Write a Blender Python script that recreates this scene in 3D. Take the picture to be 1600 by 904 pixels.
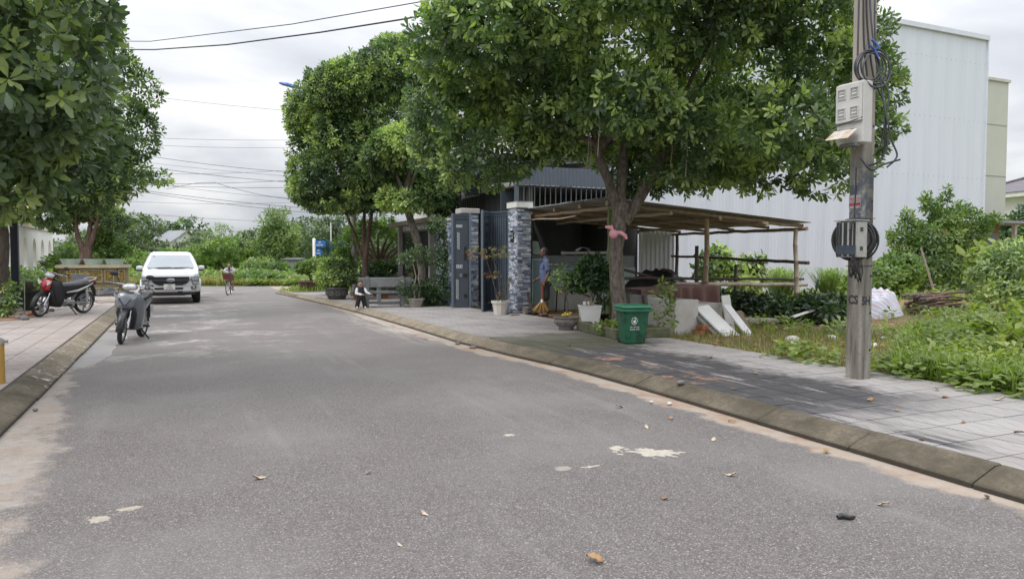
import bpy, bmesh, math, random
import numpy as np
from mathutils import Vector, Matrix, noise

for _o in list(bpy.data.objects):
    bpy.data.objects.remove(_o)
scene = bpy.context.scene
COL = scene.collection
PI = math.pi
rad = math.radians
random.seed(7)

# ------------------------------------------------------------------ camera
cam_data = bpy.data.cameras.new('camera')
cam = bpy.data.objects.new('camera', cam_data)
COL.objects.link(cam)
cam_data.sensor_width = 36.0
cam_data.lens = 25.875
cam_data.clip_start = 0.05
cam_data.clip_end = 3000.0
cam.location = (0, 0, 1.5)
cam.rotation_euler = (rad(90) - math.atan(50 / 1150), 0, 0)
scene.camera = cam

# ------------------------------------------------------------------ sky (bright overcast) and sun
SUN_EL, SUN_AZ = 55.0, -128.0         # azimuth clockwise from +Y: the sun stands high on the left, a little behind us
world = bpy.data.worlds.new('World')
scene.world = world
world.use_nodes = True
wt = world.node_tree
wt.nodes.clear()
def wn(kind, **kw):
    n = wt.nodes.new(kind)
    for k, v in kw.items():
        setattr(n, k, v)
    return n
w_out = wn('ShaderNodeOutputWorld')
w_bg = wn('ShaderNodeBackground')
w_bg.inputs['Strength'].default_value = 0.1
w_sky = wn('ShaderNodeTexSky', sky_type='NISHITA')
w_sky.sun_disc = False
w_sky.sun_elevation = rad(SUN_EL)
w_sky.sun_rotation = rad(SUN_AZ)
w_tc = wn('ShaderNodeTexCoord')
w_sep = wn('ShaderNodeSeparateXYZ')
wt.links.new(w_tc.outputs['Generated'], w_sep.inputs[0])
# clouds are laid out on a flat layer overhead: direction / (height + small)
w_den = wn('ShaderNodeMath', operation='MAXIMUM'); w_den.inputs[1].default_value = 0.0
wt.links.new(w_sep.outputs['Z'], w_den.inputs[0])
w_add = wn('ShaderNodeMath', operation='ADD'); w_add.inputs[1].default_value = 0.16
wt.links.new(w_den.outputs[0], w_add.inputs[0])
w_comb = wn('ShaderNodeCombineXYZ')
for i in range(3):
    wt.links.new(w_add.outputs[0], w_comb.inputs[i])
w_div = wn('ShaderNodeVectorMath', operation='DIVIDE')
wt.links.new(w_tc.outputs['Generated'], w_div.inputs[0])
wt.links.new(w_comb.outputs[0], w_div.inputs[1])
w_n1 = wn('ShaderNodeTexNoise'); w_n1.inputs['Scale'].default_value = 0.95; w_n1.inputs['Detail'].default_value = 6; w_n1.inputs['Roughness'].default_value = 0.5
w_n1.inputs['Distortion'].default_value = 0.35
wt.links.new(w_div.outputs[0], w_n1.inputs['Vector'])
w_cr = wn('ShaderNodeValToRGB')
w_cr.color_ramp.elements[0].position = 0.34; w_cr.color_ramp.elements[0].color = (0.56, 0.59, 0.665, 1)
w_cr.color_ramp.elements[1].position = 0.66; w_cr.color_ramp.elements[1].color = (1.15, 1.15, 1.16, 1)
e = w_cr.color_ramp.elements.new(0.53); e.color = (0.86, 0.885, 0.935, 1)
wt.links.new(w_n1.outputs['Fac'], w_cr.inputs[0])
# an overcast sky is brighter overhead than at the horizon
w_el = wn('ShaderNodeMapRange'); w_el.inputs['From Min'].default_value = 0.0; w_el.inputs['From Max'].default_value = 1.0
w_el.inputs['To Min'].default_value = 5.2; w_el.inputs['To Max'].default_value = 22.5
w_pow = wn('ShaderNodeMath', operation='POWER'); w_pow.inputs[1].default_value = 1.6
wt.links.new(w_den.outputs[0], w_pow.inputs[0])
wt.links.new(w_pow.outputs[0], w_el.inputs['Value'])
w_mul = wn('ShaderNodeVectorMath', operation='SCALE')
wt.links.new(w_cr.outputs['Color'], w_mul.inputs[0])
wt.links.new(w_el.outputs[0], w_mul.inputs['Scale'])
w_mix = wn('ShaderNodeMix', data_type='RGBA')
w_mix.inputs['Factor'].default_value = 0.93
wt.links.new(w_sky.outputs[0], w_mix.inputs['A'])
wt.links.new(w_mul.outputs[0], w_mix.inputs['B'])
wt.links.new(w_mix.outputs['Result'], w_bg.inputs['Color'])
wt.links.new(w_bg.outputs[0], w_out.inputs[0])

sun_data = bpy.data.lights.new('sun', 'SUN')
sun_data.energy = 1.1
sun_data.angle = rad(24)
sun_data.color = (1.0, 0.95, 0.88)
sun = bpy.data.objects.new('sun', sun_data)
COL.objects.link(sun)
_az, _el = rad(SUN_AZ), rad(SUN_EL)
_to_sun = Vector((math.sin(_az) * math.cos(_el), math.cos(_az) * math.cos(_el), math.sin(_el)))
sun.rotation_euler = (-_to_sun).to_track_quat('-Z', 'Y').to_euler()

scene.view_settings.view_transform = 'Standard'
scene.view_settings.look = 'None'
scene.view_settings.exposure = 0.58
scene.view_settings.gamma = 1.0
scene.cycles.max_bounces = 8
scene.cycles.transparent_max_bounces = 8

# ------------------------------------------------------------------ the street's own frame
TH = rad(24.33)                       # the street runs 24 degrees left of the view
DX, DY = -math.sin(TH), math.cos(TH)
NX, NY = math.cos(TH), math.sin(TH)
def R(u, v, z=0.0):
    """u metres along the street, v metres to its right"""
    return Vector((u * DX + v * NX, u * DY + v * NY, z))
WALK = 0.12                           # height of the pavements

# ------------------------------------------------------------------ materials
def _nodes(name):
    m = bpy.data.materials.new(name)
    m.use_nodes = True
    nt = m.node_tree
    b = nt.nodes['Principled BSDF']
    return m, nt, b
def hexc(c):
    return tuple(c) + (1.0,) if len(c) == 3 else tuple(c)
def mat(name, col, rough=0.6, col2=None, scale=8.0, bump=0.0, bscale=None, metal=0.0, detail=6.0, spec=0.5, coat=0.0, stretch=None, lo=0.35, hi=0.7, world_space=False, trans=0.0):
    """colour mottled between col and col2 by noise in object space, with optional bump"""
    m, nt, b = _nodes(name)
    b.inputs['Roughness'].default_value = rough
    b.inputs['Metallic'].default_value = metal
    b.inputs['Specular IOR Level'].default_value = spec
    b.inputs['Coat Weight'].default_value = coat
    b.inputs['Transmission Weight'].default_value = trans
    if world_space:
        src = nt.nodes.new('ShaderNodeNewGeometry').outputs['Position']
    else:
        src = nt.nodes.new('ShaderNodeTexCoord').outputs['Object']
    if stretch:
        mp = nt.nodes.new('ShaderNodeMapping'); mp.inputs['Scale'].default_value = stretch
        nt.links.new(src, mp.inputs['Vector']); src = mp.outputs['Vector']
    if col2 is None:
        col2 = tuple(c * 0.82 for c in col[:3])
    n = nt.nodes.new('ShaderNodeTexNoise')
    n.inputs['Scale'].default_value = scale; n.inputs['Detail'].default_value = detail; n.inputs['Roughness'].default_value = 0.62
    nt.links.new(src, n.inputs['Vector'])
    r = nt.nodes.new('ShaderNodeValToRGB')
    r.color_ramp.elements[0].position = lo; r.color_ramp.elements[0].color = hexc(col)
    r.color_ramp.elements[1].position = hi; r.color_ramp.elements[1].color = hexc(col2)
    nt.links.new(n.outputs['Fac'], r.inputs[0])
    nt.links.new(r.outputs['Color'], b.inputs['Base Color'])
    if bump:
        n2 = nt.nodes.new('ShaderNodeTexNoise')
        n2.inputs['Scale'].default_value = bscale or scale * 4; n2.inputs['Detail'].default_value = 5
        nt.links.new(src, n2.inputs['Vector'])
        bp = nt.nodes.new('ShaderNodeBump'); bp.inputs['Strength'].default_value = bump; bp.inputs['Distance'].default_value = 0.02
        nt.links.new(n2.outputs['Fac'], bp.inputs['Height'])
        nt.links.new(bp.outputs['Normal'], b.inputs['Normal'])
    return m

def leaf_mat(name, dark, mid, young, rough=0.42, transl=0.32):
    """leaves: new growth and light both put into colour by age (attribute 'age'), light passes through them"""
    m, nt, b = _nodes(name)
    a = nt.nodes.new('ShaderNodeAttribute'); a.attribute_name = 'age'
    r = nt.nodes.new('ShaderNodeValToRGB')
    r.color_ramp.elements[0].position = 0.0; r.color_ramp.elements[0].color = hexc(dark)
    r.color_ramp.elements[1].position = 1.0; r.color_ramp.elements[1].color = hexc(young)  # this end of the ramp also serves for sunlit leaves
    e = r.color_ramp.elements.new(0.55); e.color = hexc(mid)
    nt.links.new(a.outputs['Fac'], r.inputs[0])
    nt.links.new(r.outputs['Color'], b.inputs['Base Color'])
    b.inputs['Roughness'].default_value = rough
    b.inputs['Specular IOR Level'].default_value = 0.6
    t = nt.nodes.new('ShaderNodeBsdfTranslucent')
    g = nt.nodes.new('ShaderNodeMix'); g.data_type = 'RGBA'; g.blend_type = 'MULTIPLY'; g.inputs['Factor'].default_value = 1.0
    nt.links.new(r.outputs['Color'], g.inputs['A']); g.inputs['B'].default_value = (1.6, 1.95, 0.75, 1)
    nt.links.new(g.outputs['Result'], t.inputs['Color'])
    mx = nt.nodes.new('ShaderNodeMixShader'); mx.inputs[0].default_value = transl
    nt.links.new(b.outputs[0], mx.inputs[1]); nt.links.new(t.outputs[0], mx.inputs[2])
    nt.links.new(mx.outputs[0], nt.nodes['Material Output'].inputs['Surface'])
    return m

# ------------------------------------------------------------------ objects
def tag(o, label=None, cat=None, group=None, kind=None):
    if label: o['label'] = label
    if cat: o['category'] = cat
    if group: o['group'] = group
    if kind: o['kind'] = kind
    return o
def thing(name, label, cat, loc=(0, 0, 0), rot=0.0, group=None):
    o = bpy.data.objects.new(name, None)
    o.empty_display_size = 0.1
    COL.objects.link(o)
    o.location = loc
    o.rotation_euler = rot if isinstance(rot, (tuple, list)) else (0, 0, rot)
    return tag(o, label, cat, group)
def dup(root, loc, rot=None, label=None, scl=None):
    """copy a thing with its parts and their sub-parts"""
    r = root.copy(); COL.objects.link(r); r.location = loc
    if rot is not None: r.rotation_euler = rot if isinstance(rot, (tuple, list)) else (0, 0, rot)
    if scl is not None: r.scale = (scl, scl, scl) if not isinstance(scl, (tuple, list)) else scl
    if label: r['label'] = label
    for ch in list(root.children):
        c = ch.copy(); COL.objects.link(c); c.parent = r
        for g in list(ch.children):
            d = g.copy(); COL.objects.link(d); d.parent = c
    return r
def link_mesh(name, me, parent=None, loc=None, rot=None):
    o = bpy.data.objects.new(name, me)
    COL.objects.link(o)
    if parent is not None: o.parent = parent
    if loc is not None: o.location = loc
    if rot is not None: o.rotation_euler = rot
    return o

class MB:
    """collects shapes, then links them as one mesh object"""
    def __init__(s):
        s.v, s.f, s.s = [], [], []
    def add(s, vs, fs, smooth=False, M=None):
        b = len(s.v)
        s.v += [tuple(M @ Vector(p)) for p in vs] if M is not None else [tuple(p) for p in vs]
        for f in fs:
            s.f.append(tuple(b + i for i in f)); s.s.append(smooth)
        return s
    def box(s, c, size, rz=0.0, M=None, taper=1.0, ch=0.0):
        x, y, z = size[0] / 2, size[1] / 2, size[2] / 2
        if ch > 0:
            ch = min(ch, x * .9, y * .9, z * .9)
            rings = []
            for zz, ins in ((-z, ch), (-z + ch, 0), (z - ch, 0), (z, ch)):
                t = 1.0 if zz < 0 else taper
                X, Y = x * t - ins, y * t - ins
                k = ch * .6
                rings.append([(-X + k, -Y, zz), (X - k, -Y, zz), (X, -Y + k, zz), (X, Y - k, zz), (X - k, Y, zz), (-X + k, Y, zz), (-X, Y - k, zz), (-X, -Y + k, zz)])
            T = Matrix.Translation(c) @ Matrix.Rotation(rz, 4, 'Z')
            return s.loft(rings, M=(M @ T) if M is not None else T)
        t = taper
        vs = [(-x, -y, -z), (x, -y, -z), (x, y, -z), (-x, y, -z), (-x * t, -y * t, z), (x * t, -y * t, z), (x * t, y * t, z), (-x * t, y * t, z)]
        T = Matrix.Translation(c) @ Matrix.Rotation(rz, 4, 'Z')
        if M is not None: T = M @ T
        return s.add(vs, [(0, 3, 2, 1), (4, 5, 6, 7), (0, 1, 5, 4), (1, 2, 6, 5), (2, 3, 7, 6), (3, 0, 4, 7)], False, T)
    def loft(s, rings, closed=True, caps=True, smooth=False, M=None):
        n = len(rings[0]); vs = [p for r in rings for p in r]; fs = []
        for i in range(len(rings) - 1):
            for j in range(n if closed else n - 1):
                k = (j + 1) % n
                fs.append((i * n + j, i * n + k, (i + 1) * n + k, (i + 1) * n + j))
        s.add(vs, fs, smooth, M)
        if caps and closed:
            s.add(rings[0], [tuple(range(n - 1, -1, -1))], False, M)
            s.add(rings[-1], [tuple(range(n))], False, M)
        return s
    def tube(s, pts, r, n=8, caps=True, smooth=True, M=None, flat=1.0):
        pts = [Vector(p) for p in pts]
        rs = r if isinstance(r, (list, tuple)) else [r] * len(pts)
        rings, up = [], None
        for i, p in enumerate(pts):
            t = (pts[min(i + 1, len(pts) - 1)] - pts[max(i - 1, 0)])
            t = t.normalized() if t.length > 1e-9 else Vector((0, 0, 1))
            if up is None:
                up = Vector((0, 0, 1)) if abs(t.z) < 0.9 else Vector((1, 0, 0))
            a = (up - t * up.dot(t))
            a = a.normalized() if a.length > 1e-6 else t.orthogonal().normalized()
            bvec = t.cross(a); up = a
            rings.append([p + (a * math.cos(2 * PI * k / n) + bvec * flat * math.sin(2 * PI * k / n)) * rs[i] for k in range(n)])
        return s.loft(rings, True, caps, smooth, M)
    def lathe(s, prof, n=20, smooth=True, M=None, caps=True):
        return s.loft([[(r * math.cos(2 * PI * k / n), r * math.sin(2 * PI * k / n), z) for k in range(n)] for r, z in prof], True, caps, smooth, M)
    def ball(s, c, r, n=12, m=8, M=None):
        rx, ry, rz_ = (r, r, r) if not isinstance(r, (tuple, list)) else r
        rings = []
        for i in range(m + 1):
            a = -PI / 2 + PI * i / m
            k = max(math.cos(a), 1e-3)
            rings.append([(c[0] + rx * k * math.cos(2 * PI * j / n), c[1] + ry * k * math.sin(2 * PI * j / n), c[2] + rz_ * math.sin(a)) for j in range(n)])
        return s.loft(rings, True, True, True, M)
    def prism(s, poly, h0, h1, axis='z', M=None, smooth=False):
        """a 2-D outline pushed from h0 to h1 along an axis"""
        def P(p, h):
            return {'z': (p[0], p[1], h), 'y': (p[0], h, p[1]), 'x': (h, p[0], p[1])}[axis]
        a = [P(p, h0) for p in poly]; b = [P(p, h1) for p in poly]
        return s.loft([a, b], True, True, smooth, M)
    def quad(s, a, b, c, d, M=None):
        return s.add([a, b, c, d], [(0, 1, 2, 3)], False, M)
    def mesh(s, name, m=None):
        me = bpy.data.meshes.new(name)
        me.from_pydata(s.v, [], s.f)
        me.polygons.foreach_set('use_smooth', s.s)
        if m is not None: me.materials.append(m)
        me.update()
        return me
    def build(s, name, m, parent=None, loc=None, rot=None, bevel=0.0, recalc=True):
        me = s.mesh(name, m)
        if recalc:
            bm = bmesh.new(); bm.from_mesh(me)
            bmesh.ops.recalc_face_normals(bm, faces=bm.faces)
            bm.to_mesh(me); bm.free()
        o = link_mesh(name, me, parent, loc, rot)
        if bevel:
            md = o.modifiers.new('bevel', 'BEVEL'); md.width = bevel; md.segments = 2; md.limit_method = 'ANGLE'
        return o

def arr_mesh(name, verts, faces_n, loops, m, age=None, smooth=False):
    """mesh from numpy arrays; faces all have faces_n corners"""
    me = bpy.data.meshes.new(name)
    nv = len(verts); nf = len(loops) // faces_n
    me.vertices.add(nv); me.vertices.foreach_set('co', np.asarray(verts, dtype=np.float32).ravel())
    me.loops.add(nf * faces_n); me.loops.foreach_set('vertex_index', np.asarray(loops, dtype=np.int32))
    me.polygons.add(nf)
    me.polygons.foreach_set('loop_start', np.arange(nf, dtype=np.int32) * faces_n)
    me.polygons.foreach_set('loop_total', np.full(nf, faces_n, dtype=np.int32))
    if smooth:
        me.polygons.foreach_set('use_smooth', np.ones(nf, dtype=bool))
    if age is not None:
        at = me.attributes.new('age', 'FLOAT', 'POINT')
        at.data.foreach_set('value', np.asarray(age, dtype=np.float32))
    me.update(calc_edges=True); me.validate()
    me.materials.append(m)
    return me

rng = np.random.default_rng(11)
def _norm(a):
    return a / np.maximum(np.linalg.norm(a, axis=-1, keepdims=True), 1e-9)
def leaf_arrays(base, direc, up, length, width, fold=0.12, droop=0.12, age=None, tris=5):
    """one folded, pointed leaf (six points, five triangles) per base"""
    n = len(base)
    d = _norm(direc)
    side = _norm(np.cross(d, up)); nrm = np.cross(side, d)
    L = length[:, None]; W = width[:, None]
    p0 = base
    p1 = base + d * L * .64 + side * W * .5 + nrm * (W * fold - L * droop * .35)
    p2 = base + d * L * .96 + side * W * .2 - nrm * L * droop * .9
    p3 = base + d * L * .96 - side * W * .2 - nrm * L * droop * .9
    p4 = base + d * L * .64 - side * W * .5 + nrm * (W * fold - L * droop * .35)
    p5 = base + d * L * .55 - nrm * L * droop * .22
    if tris < 5:      # plainer leaves for crowns that stand far off
        tip = base + d * L - nrm * L * droop
        pts_, T = ([p0, p1, tip, p4], [0, 1, 2, 0, 2, 3]) if tris == 2 else ([p0, p1, p2, p3, p4], [0, 1, 4, 1, 2, 3, 1, 3, 4])
        q_ = len(pts_)
        return np.stack(pts_, 1).reshape(-1, 3), (np.arange(n)[:, None] * q_ + np.array(T)[None, :]).ravel(), np.repeat(age if age is not None else rng.random(n), q_)
    V = np.stack([p0, p1, p2, p3, p4, p5], 1).reshape(-1, 3)
    T = np.array([0, 1, 5, 1, 2, 5, 2, 3, 5, 3, 4, 5, 4, 0, 5])
    loops = (np.arange(n)[:, None] * 6 + T[None, :]).ravel()
    A = np.repeat(age if age is not None else rng.random(n), 6)
    return V, loops, A
def rosettes(centres, axes, per, length, width, spread=(15, 75), age_light_c=None, jitter=.25, droop=.14, tris=5):
    """whorls of leaves round shoot tips"""
    n = len(centres)
    ax = _norm(axes)
    t = _norm(np.cross(ax, np.array([0.31, 0.12, 0.94])) + 1e-6)
    b = np.cross(ax, t)
    k = np.arange(per)
    ph = rng.random((n, 1)) * 6.283 + k[None, :] * 2.399 + rng.normal(0, .15, (n, per))
    el = np.radians(spread[0] + (spread[1] - spread[0]) * ((k[None, :] + rng.random((n, per))) / per))
    dirs = (np.cos(ph)[..., None] * t[:, None] + np.sin(ph)[..., None] * b[:, None]) * np.sin(el)[..., None] + ax[:, None] * np.cos(el)[..., None]
    dirs = dirs + np.array([0, 0, -.18]) * np.sin(el)[..., None]
    base = np.repeat(centres[:, None], per, 1) + dirs * 0.012 - ax[:, None] * (k[None, :, None] * length * .05)
    Ls = length * (1 + rng.normal(0, jitter * .6, (n, per))).clip(.5, 1.6)
    if age_light_c is None: age_light_c = rng.random(n)
    ag = (age_light_c[:, None] + rng.normal(0, .10, (n, per)) + .12 * (1 - k[None, :] / per) - .06).clip(0, 1)
    up = np.repeat(ax[:, None], per, 1) + rng.normal(0, .2, (n, per, 3))
    return leaf_arrays(base.reshape(-1, 3), dirs.reshape(-1, 3), up.reshape(-1, 3), Ls.ravel(), (Ls * width / length).ravel(), droop=droop, age=ag.ravel(), tris=tris)
def join_arrays(parts):
    V, Lp, A, off = [], [], [], 0
    for v, l, a in parts:
        V.append(v); Lp.append(l + off); A.append(a); off += len(v)
    return np.concatenate(V), np.concatenate(Lp), np.concatenate(A)
def crown_points(blobs, n, shell=.42, seed=1):
    """points on the outer part of a set of clumps (x, y, z, rx, ry, rz), with outward axes; a clump's buried side is thinned"""
    g = np.random.default_rng(seed)
    B = np.array(blobs, float)
    area = (B[:, 3] * B[:, 4] * B[:, 5]) ** (2 / 3)
    which = g.choice(len(B), n, p=area / area.sum())
    d = _norm(g.normal(size=(n, 3)))
    rr = 1 - shell * g.random(n) ** 1.6
    P = B[which, :3] + d * B[which, 3:6] * rr[:, None]
    ax = _norm(d / B[which, 3:6] + np.array([0, 0, .25]))
    # drop points deep inside other clumps
    keep = np.ones(n, bool)
    for q in B:
        e = ((P - q[:3]) / q[3:6]); dist = (e ** 2).sum(1)
        keep &= ~((dist < .40) & (g.random(n) < .8))
    return P[keep], ax[keep], rr[keep]
def clumps(c, r, n, size, seed, squash=.8, low=-.9):
    """smaller clumps spread over a big ellipsoid"""
    g = np.random.default_rng(seed)
    out = []
    i = 0
    while len(out) < n:
        i += 1
        z = 1 - 2 * ((i * .618034) % 1.0); z = z * .98
        if z < low: continue
        a = i * 2.39996
        k = math.sqrt(max(0, 1 - z * z))
        f = .72 + .26 * g.random()
        s_ = size * (.75 + .55 * g.random())
        out.append((c[0] + r[0] * f * k * math.cos(a), c[1] + r[1] * f * k * math.sin(a), c[2] + r[2] * f * z, s_, s_, s_ * squash))
    return out
def skin_body(name, chains, m, parent=None, voxel=.012, smooth_it=4):
    """one continuous surface grown over tapered limbs: (points, radii) chains and (centre, radii) balls"""
    b = MB()
    for ch in chains:
        if ch[0] == 'ball': b.ball(ch[1], ch[2], 14, 10)
        else:
            b.tube(ch[1], ch[2], 10, flat=ch[3] if len(ch) > 3 else 1.0)
            for p, r_ in zip(ch[1], ch[2]):
                if len(ch) <= 3: b.ball(p, r_ * .98, 10, 8)
    o = b.build(name, m, None)
    md = o.modifiers.new('grow', 'REMESH'); md.mode = 'VOXEL'; md.voxel_size = voxel
    ms = o.modifiers.new('soft', 'SMOOTH'); ms.iterations = smooth_it; ms.factor = .5
    dg = bpy.context.evaluated_depsgraph_get()
    me = bpy.data.meshes.new_from_object(o.evaluated_get(dg))
    o.modifiers.clear()
    o.data = me
    me.name = name
    me.polygons.foreach_set('use_smooth', [True] * len(me.polygons))
    if not me.materials: me.materials.append(m)
    o.parent = parent
    return o
def sag(a, b, drop, n=14):
    a, b = Vector(a), Vector(b)
    return [a.lerp(b, i / n) - Vector((0, 0, drop * 4 * (i / n) * (1 - i / n))) for i in range(n + 1)]
def text(name, body, size, m, parent, M, extrude=.0015, align='CENTER', bold=0.0, sx=1.0):
    """flat lettering as its own mesh"""
    cu = bpy.data.curves.new(name, 'FONT')
    cu.body = body; cu.size = size; cu.align_x = align; cu.align_y = 'CENTER'; cu.extrude = extrude; cu.offset = bold
    cu.resolution_u = 3
    tmp = bpy.data.objects.new(name + '_curve', cu); COL.objects.link(tmp)
    dg = bpy.context.evaluated_depsgraph_get()
    me = bpy.data.meshes.new_from_object(tmp.evaluated_get(dg))
    bpy.data.objects.remove(tmp); bpy.data.curves.remove(cu)
    me.transform(M @ Matrix.Diagonal((sx, 1, 1, 1)))
    me.materials.clear(); me.materials.append(m); me.name = name
    o = link_mesh(name, me, parent)
    return o
def upright(x, y, z, face=0.0):
    """matrix that stands flat lettering up at x, y, z; face 0 looks towards -y, then turned about z"""
    return Matrix.Translation((x, y, z)) @ Matrix.Rotation(face, 4, 'Z') @ Matrix.Rotation(PI / 2, 4, 'X')
# ================================================================== THE SETTING: ground, street, pavements
class NT:
    """small helper for arithmetic between shader sockets"""
    def __init__(s, nt): s.nt = nt
    def m(s, op, a, b=None, c=None, clamp=False):
        n = s.nt.nodes.new('ShaderNodeMath'); n.operation = op; n.use_clamp = clamp
        for i, x in enumerate((a, b, c)):
            if x is None: continue
            if isinstance(x, (int, float)): n.inputs[i].default_value = x
            else: s.nt.links.new(x, n.inputs[i])
        return n.outputs[0]
    def noise(s, vec, scale, detail=5, rough=.6, dist=0.0):
        n = s.nt.nodes.new('ShaderNodeTexNoise'); n.inputs['Scale'].default_value = scale
        n.inputs['Detail'].default_value = detail; n.inputs['Roughness'].default_value = rough; n.inputs['Distortion'].default_value = dist
        s.nt.links.new(vec, n.inputs['Vector']); return n.outputs['Fac']
    def smooth(s, x, lo, hi, a=0.0, b=1.0):
        n = s.nt.nodes.new('ShaderNodeMapRange'); n.interpolation_type = 'SMOOTHSTEP'
        n.inputs['From Min'].default_value = lo; n.inputs['From Max'].default_value = hi
        n.inputs['To Min'].default_value = a; n.inputs['To Max'].default_value = b
        s.nt.links.new(x, n.inputs['Value']); return n.outputs[0]
    def mix(s, f, a, b):
        n = s.nt.nodes.new('ShaderNodeMix'); n.data_type = 'RGBA'
        for k, x in (('Factor', f), ('A', a), ('B', b)):
            if isinstance(x, (int, float)): n.inputs[k].default_value = x
            elif isinstance(x, tuple): n.inputs[k].default_value = hexc(x)
            else: s.nt.links.new(x, n.inputs[k])
        return n.outputs['Result']
    def ramp(s, x, stops):
        r = s.nt.nodes.new('ShaderNodeValToRGB'); el = r.color_ramp.elements
        el[0].position, el[0].color = stops[0][0], hexc(stops[0][1])
        el[1].position, el[1].color = stops[-1][0], hexc(stops[-1][1])
        for p, c in stops[1:-1]:
            k = el.new(p); k.color = hexc(c)
        s.nt.links.new(x, r.inputs[0]); return r.outputs['Color']
    def street(s):
        """position in the street's frame: (v, u, z)"""
        g = s.nt.nodes.new('ShaderNodeNewGeometry')
        r = s.nt.nodes.new('ShaderNodeVectorRotate'); r.rotation_type = 'Z_AXIS'; r.inputs['Angle'].default_value = -TH
        s.nt.links.new(g.outputs['Position'], r.inputs['Vector'])
        sp = s.nt.nodes.new('ShaderNodeSeparateXYZ'); s.nt.links.new(r.outputs[0], sp.inputs[0])
        return r.outputs[0], sp.outputs['X'], sp.outputs['Y'], sp.outputs['Z']
    def bump(s, h, strength, dist, b):
        n = s.nt.nodes.new('ShaderNodeBump'); n.inputs['Strength'].default_value = strength; n.inputs['Distance'].default_value = dist
        s.nt.links.new(h, n.inputs['Height']); s.nt.links.new(n.outputs[0], b.inputs['Normal'])
    def out(s, col, b): s.nt.links.new(col, b.inputs['Base Color'])

KV = [(-9, 4.62), (2.7, 4.66), (7, 4.76), (8.6, 4.74), (10, 4.58), (12, 4.43), (15, 4.45), (19.7, 4.38), (24.4, 4.16), (28, 3.95), (32.1, 3.65)]
def kv(u):
    for (a, b), (c, d) in zip(KV, KV[1:]):
        if u <= c: return b + (d - b) * (u - a) / (c - a)
    return KV[-1][1]
LV = -1.38                              # foot of the left kerb

# ---- asphalt
m_asph, nt, b = _nodes('asphalt')
q = NT(nt); P, v, u, z = q.street()
vo = nt.nodes.new('ShaderNodeTexVoronoi'); vo.inputs['Scale'].default_value = 135; nt.links.new(P, vo.inputs['Vector'])
sv = nt.nodes.new('ShaderNodeSeparateColor'); nt.links.new(vo.outputs['Color'], sv.inputs[0])
grain = q.noise(P, 40, 5, .8)
big = q.noise(P, .45, 5, .6)
mid = q.noise(P, 2.2, 5, .65)
col = q.ramp(sv.outputs[0], [(.0, (.095, .085, .080)), (.35, (.142, .127, .119)), (.75, (.202, .182, .171)), (.94, (.28, .257, .243)), (1.0, (.46, .43, .41))])
col = q.mix(q.smooth(vo.outputs['Distance'], .45, .75, 0, .5), col, (.065, .06, .058))
col = q.mix(q.smooth(grain, .38, .64, .32, 0), col, (.085, .078, .076))
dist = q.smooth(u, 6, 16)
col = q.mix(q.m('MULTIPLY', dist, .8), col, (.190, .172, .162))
col = q.mix(q.smooth(big, .42, .66, 0, .5), col, (.215, .20, .192))
col = q.mix(q.smooth(mid, .58, .78, 0, .30), col, (.24, .222, .212))
# wheel-worn streaks that run with the street
st = q.noise(P, 1.0, 4, .6)
mp = nt.nodes.new('ShaderNodeMapping'); mp.inputs['Scale'].default_value = (3.2, .22, 1); nt.links.new(P, mp.inputs['Vector'])
streak = q.noise(mp.outputs[0], 1.0, 5, .65)
col = q.mix(q.smooth(streak, .53, .72, 0, .26), col, (.265, .25, .24))
# sand washed against the left kerb, widest near the camera
wob = q.m('MULTIPLY', q.m('SUBTRACT', q.noise(P, 1.1, 6, .68), .5), 1.5)
dl = q.m('ADD', q.m('SUBTRACT', v, LV), wob)
wide = q.smooth(u, 3.0, 12.0, .82, .26)
sand = q.smooth(q.m('DIVIDE', dl, wide), .5, .86, 1.0, 0.0)
sand = q.m('MULTIPLY', sand, q.smooth(q.noise(P, 14, 5, .7), .28, .56, .55, 1.0))
scol = q.ramp(q.noise(P, 3.2, 6, .7), [(.34, (.36, .285, .22)), (.5, (.39, .335, .285)), (.66, (.41, .38, .345))])
col = q.mix(q.m('MULTIPLY', sand, .66), col, scol)
# a narrow dusty gutter along the right kerb
kr = q.smooth(u, 8.8, 11.5, 4.72, 4.40)
dr = q.m('ADD', q.m('SUBTRACT', kr, v), q.m('MULTIPLY', q.m('SUBTRACT', q.noise(P, 2.0, 5, .65), .5), .55))
gut = q.smooth(dr, .18, .30, 1.0, 0.0)
gcol = q.ramp(q.noise(P, 2.2, 5, .7), [(.34, (.33, .19, .125)), (.47, (.36, .29, .225)), (.66, (.42, .365, .31))])
col = q.mix(q.m('MULTIPLY', gut, .85), col, gcol)
# dried cement smears where the right kerb is broken, further up the street
sm = q.m('MULTIPLY', q.smooth(u, 11.5, 13.5), q.smooth(u, 17, 21, 1, 0))
sm = q.m('MULTIPLY', sm, q.smooth(v, 3.3, 4.3))
sm = q.m('MULTIPLY', sm, q.smooth(q.noise(mp.outputs[0], 2.6, 6, .7), .42, .6))
col = q.mix(q.m('MULTIPLY', sm, .8), col, (.50, .45, .40))
# pale dusty patches in the middle of the street
pd = q.m('MULTIPLY', q.m('MULTIPLY', q.smooth(q.noise(P, .75, 6, .7), .50, .60), q.smooth(q.noise(P, 5, 5, .7), .40, .56, .25, 1)), q.smooth(u, 10, 15))
pd = q.m('MULTIPLY', pd, q.smooth(v, -.2, 3.0, 1.0, .2))
col = q.mix(q.m('MULTIPLY', pd, .85), col, (.43, .395, .365))
q.out(col, b); b.inputs['Roughness'].default_value = .82; b.inputs['Specular IOR Level'].default_value = .35
q.bump(q.m('SUBTRACT', grain, vo.outputs['Distance']), .5, .004, b)

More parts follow.
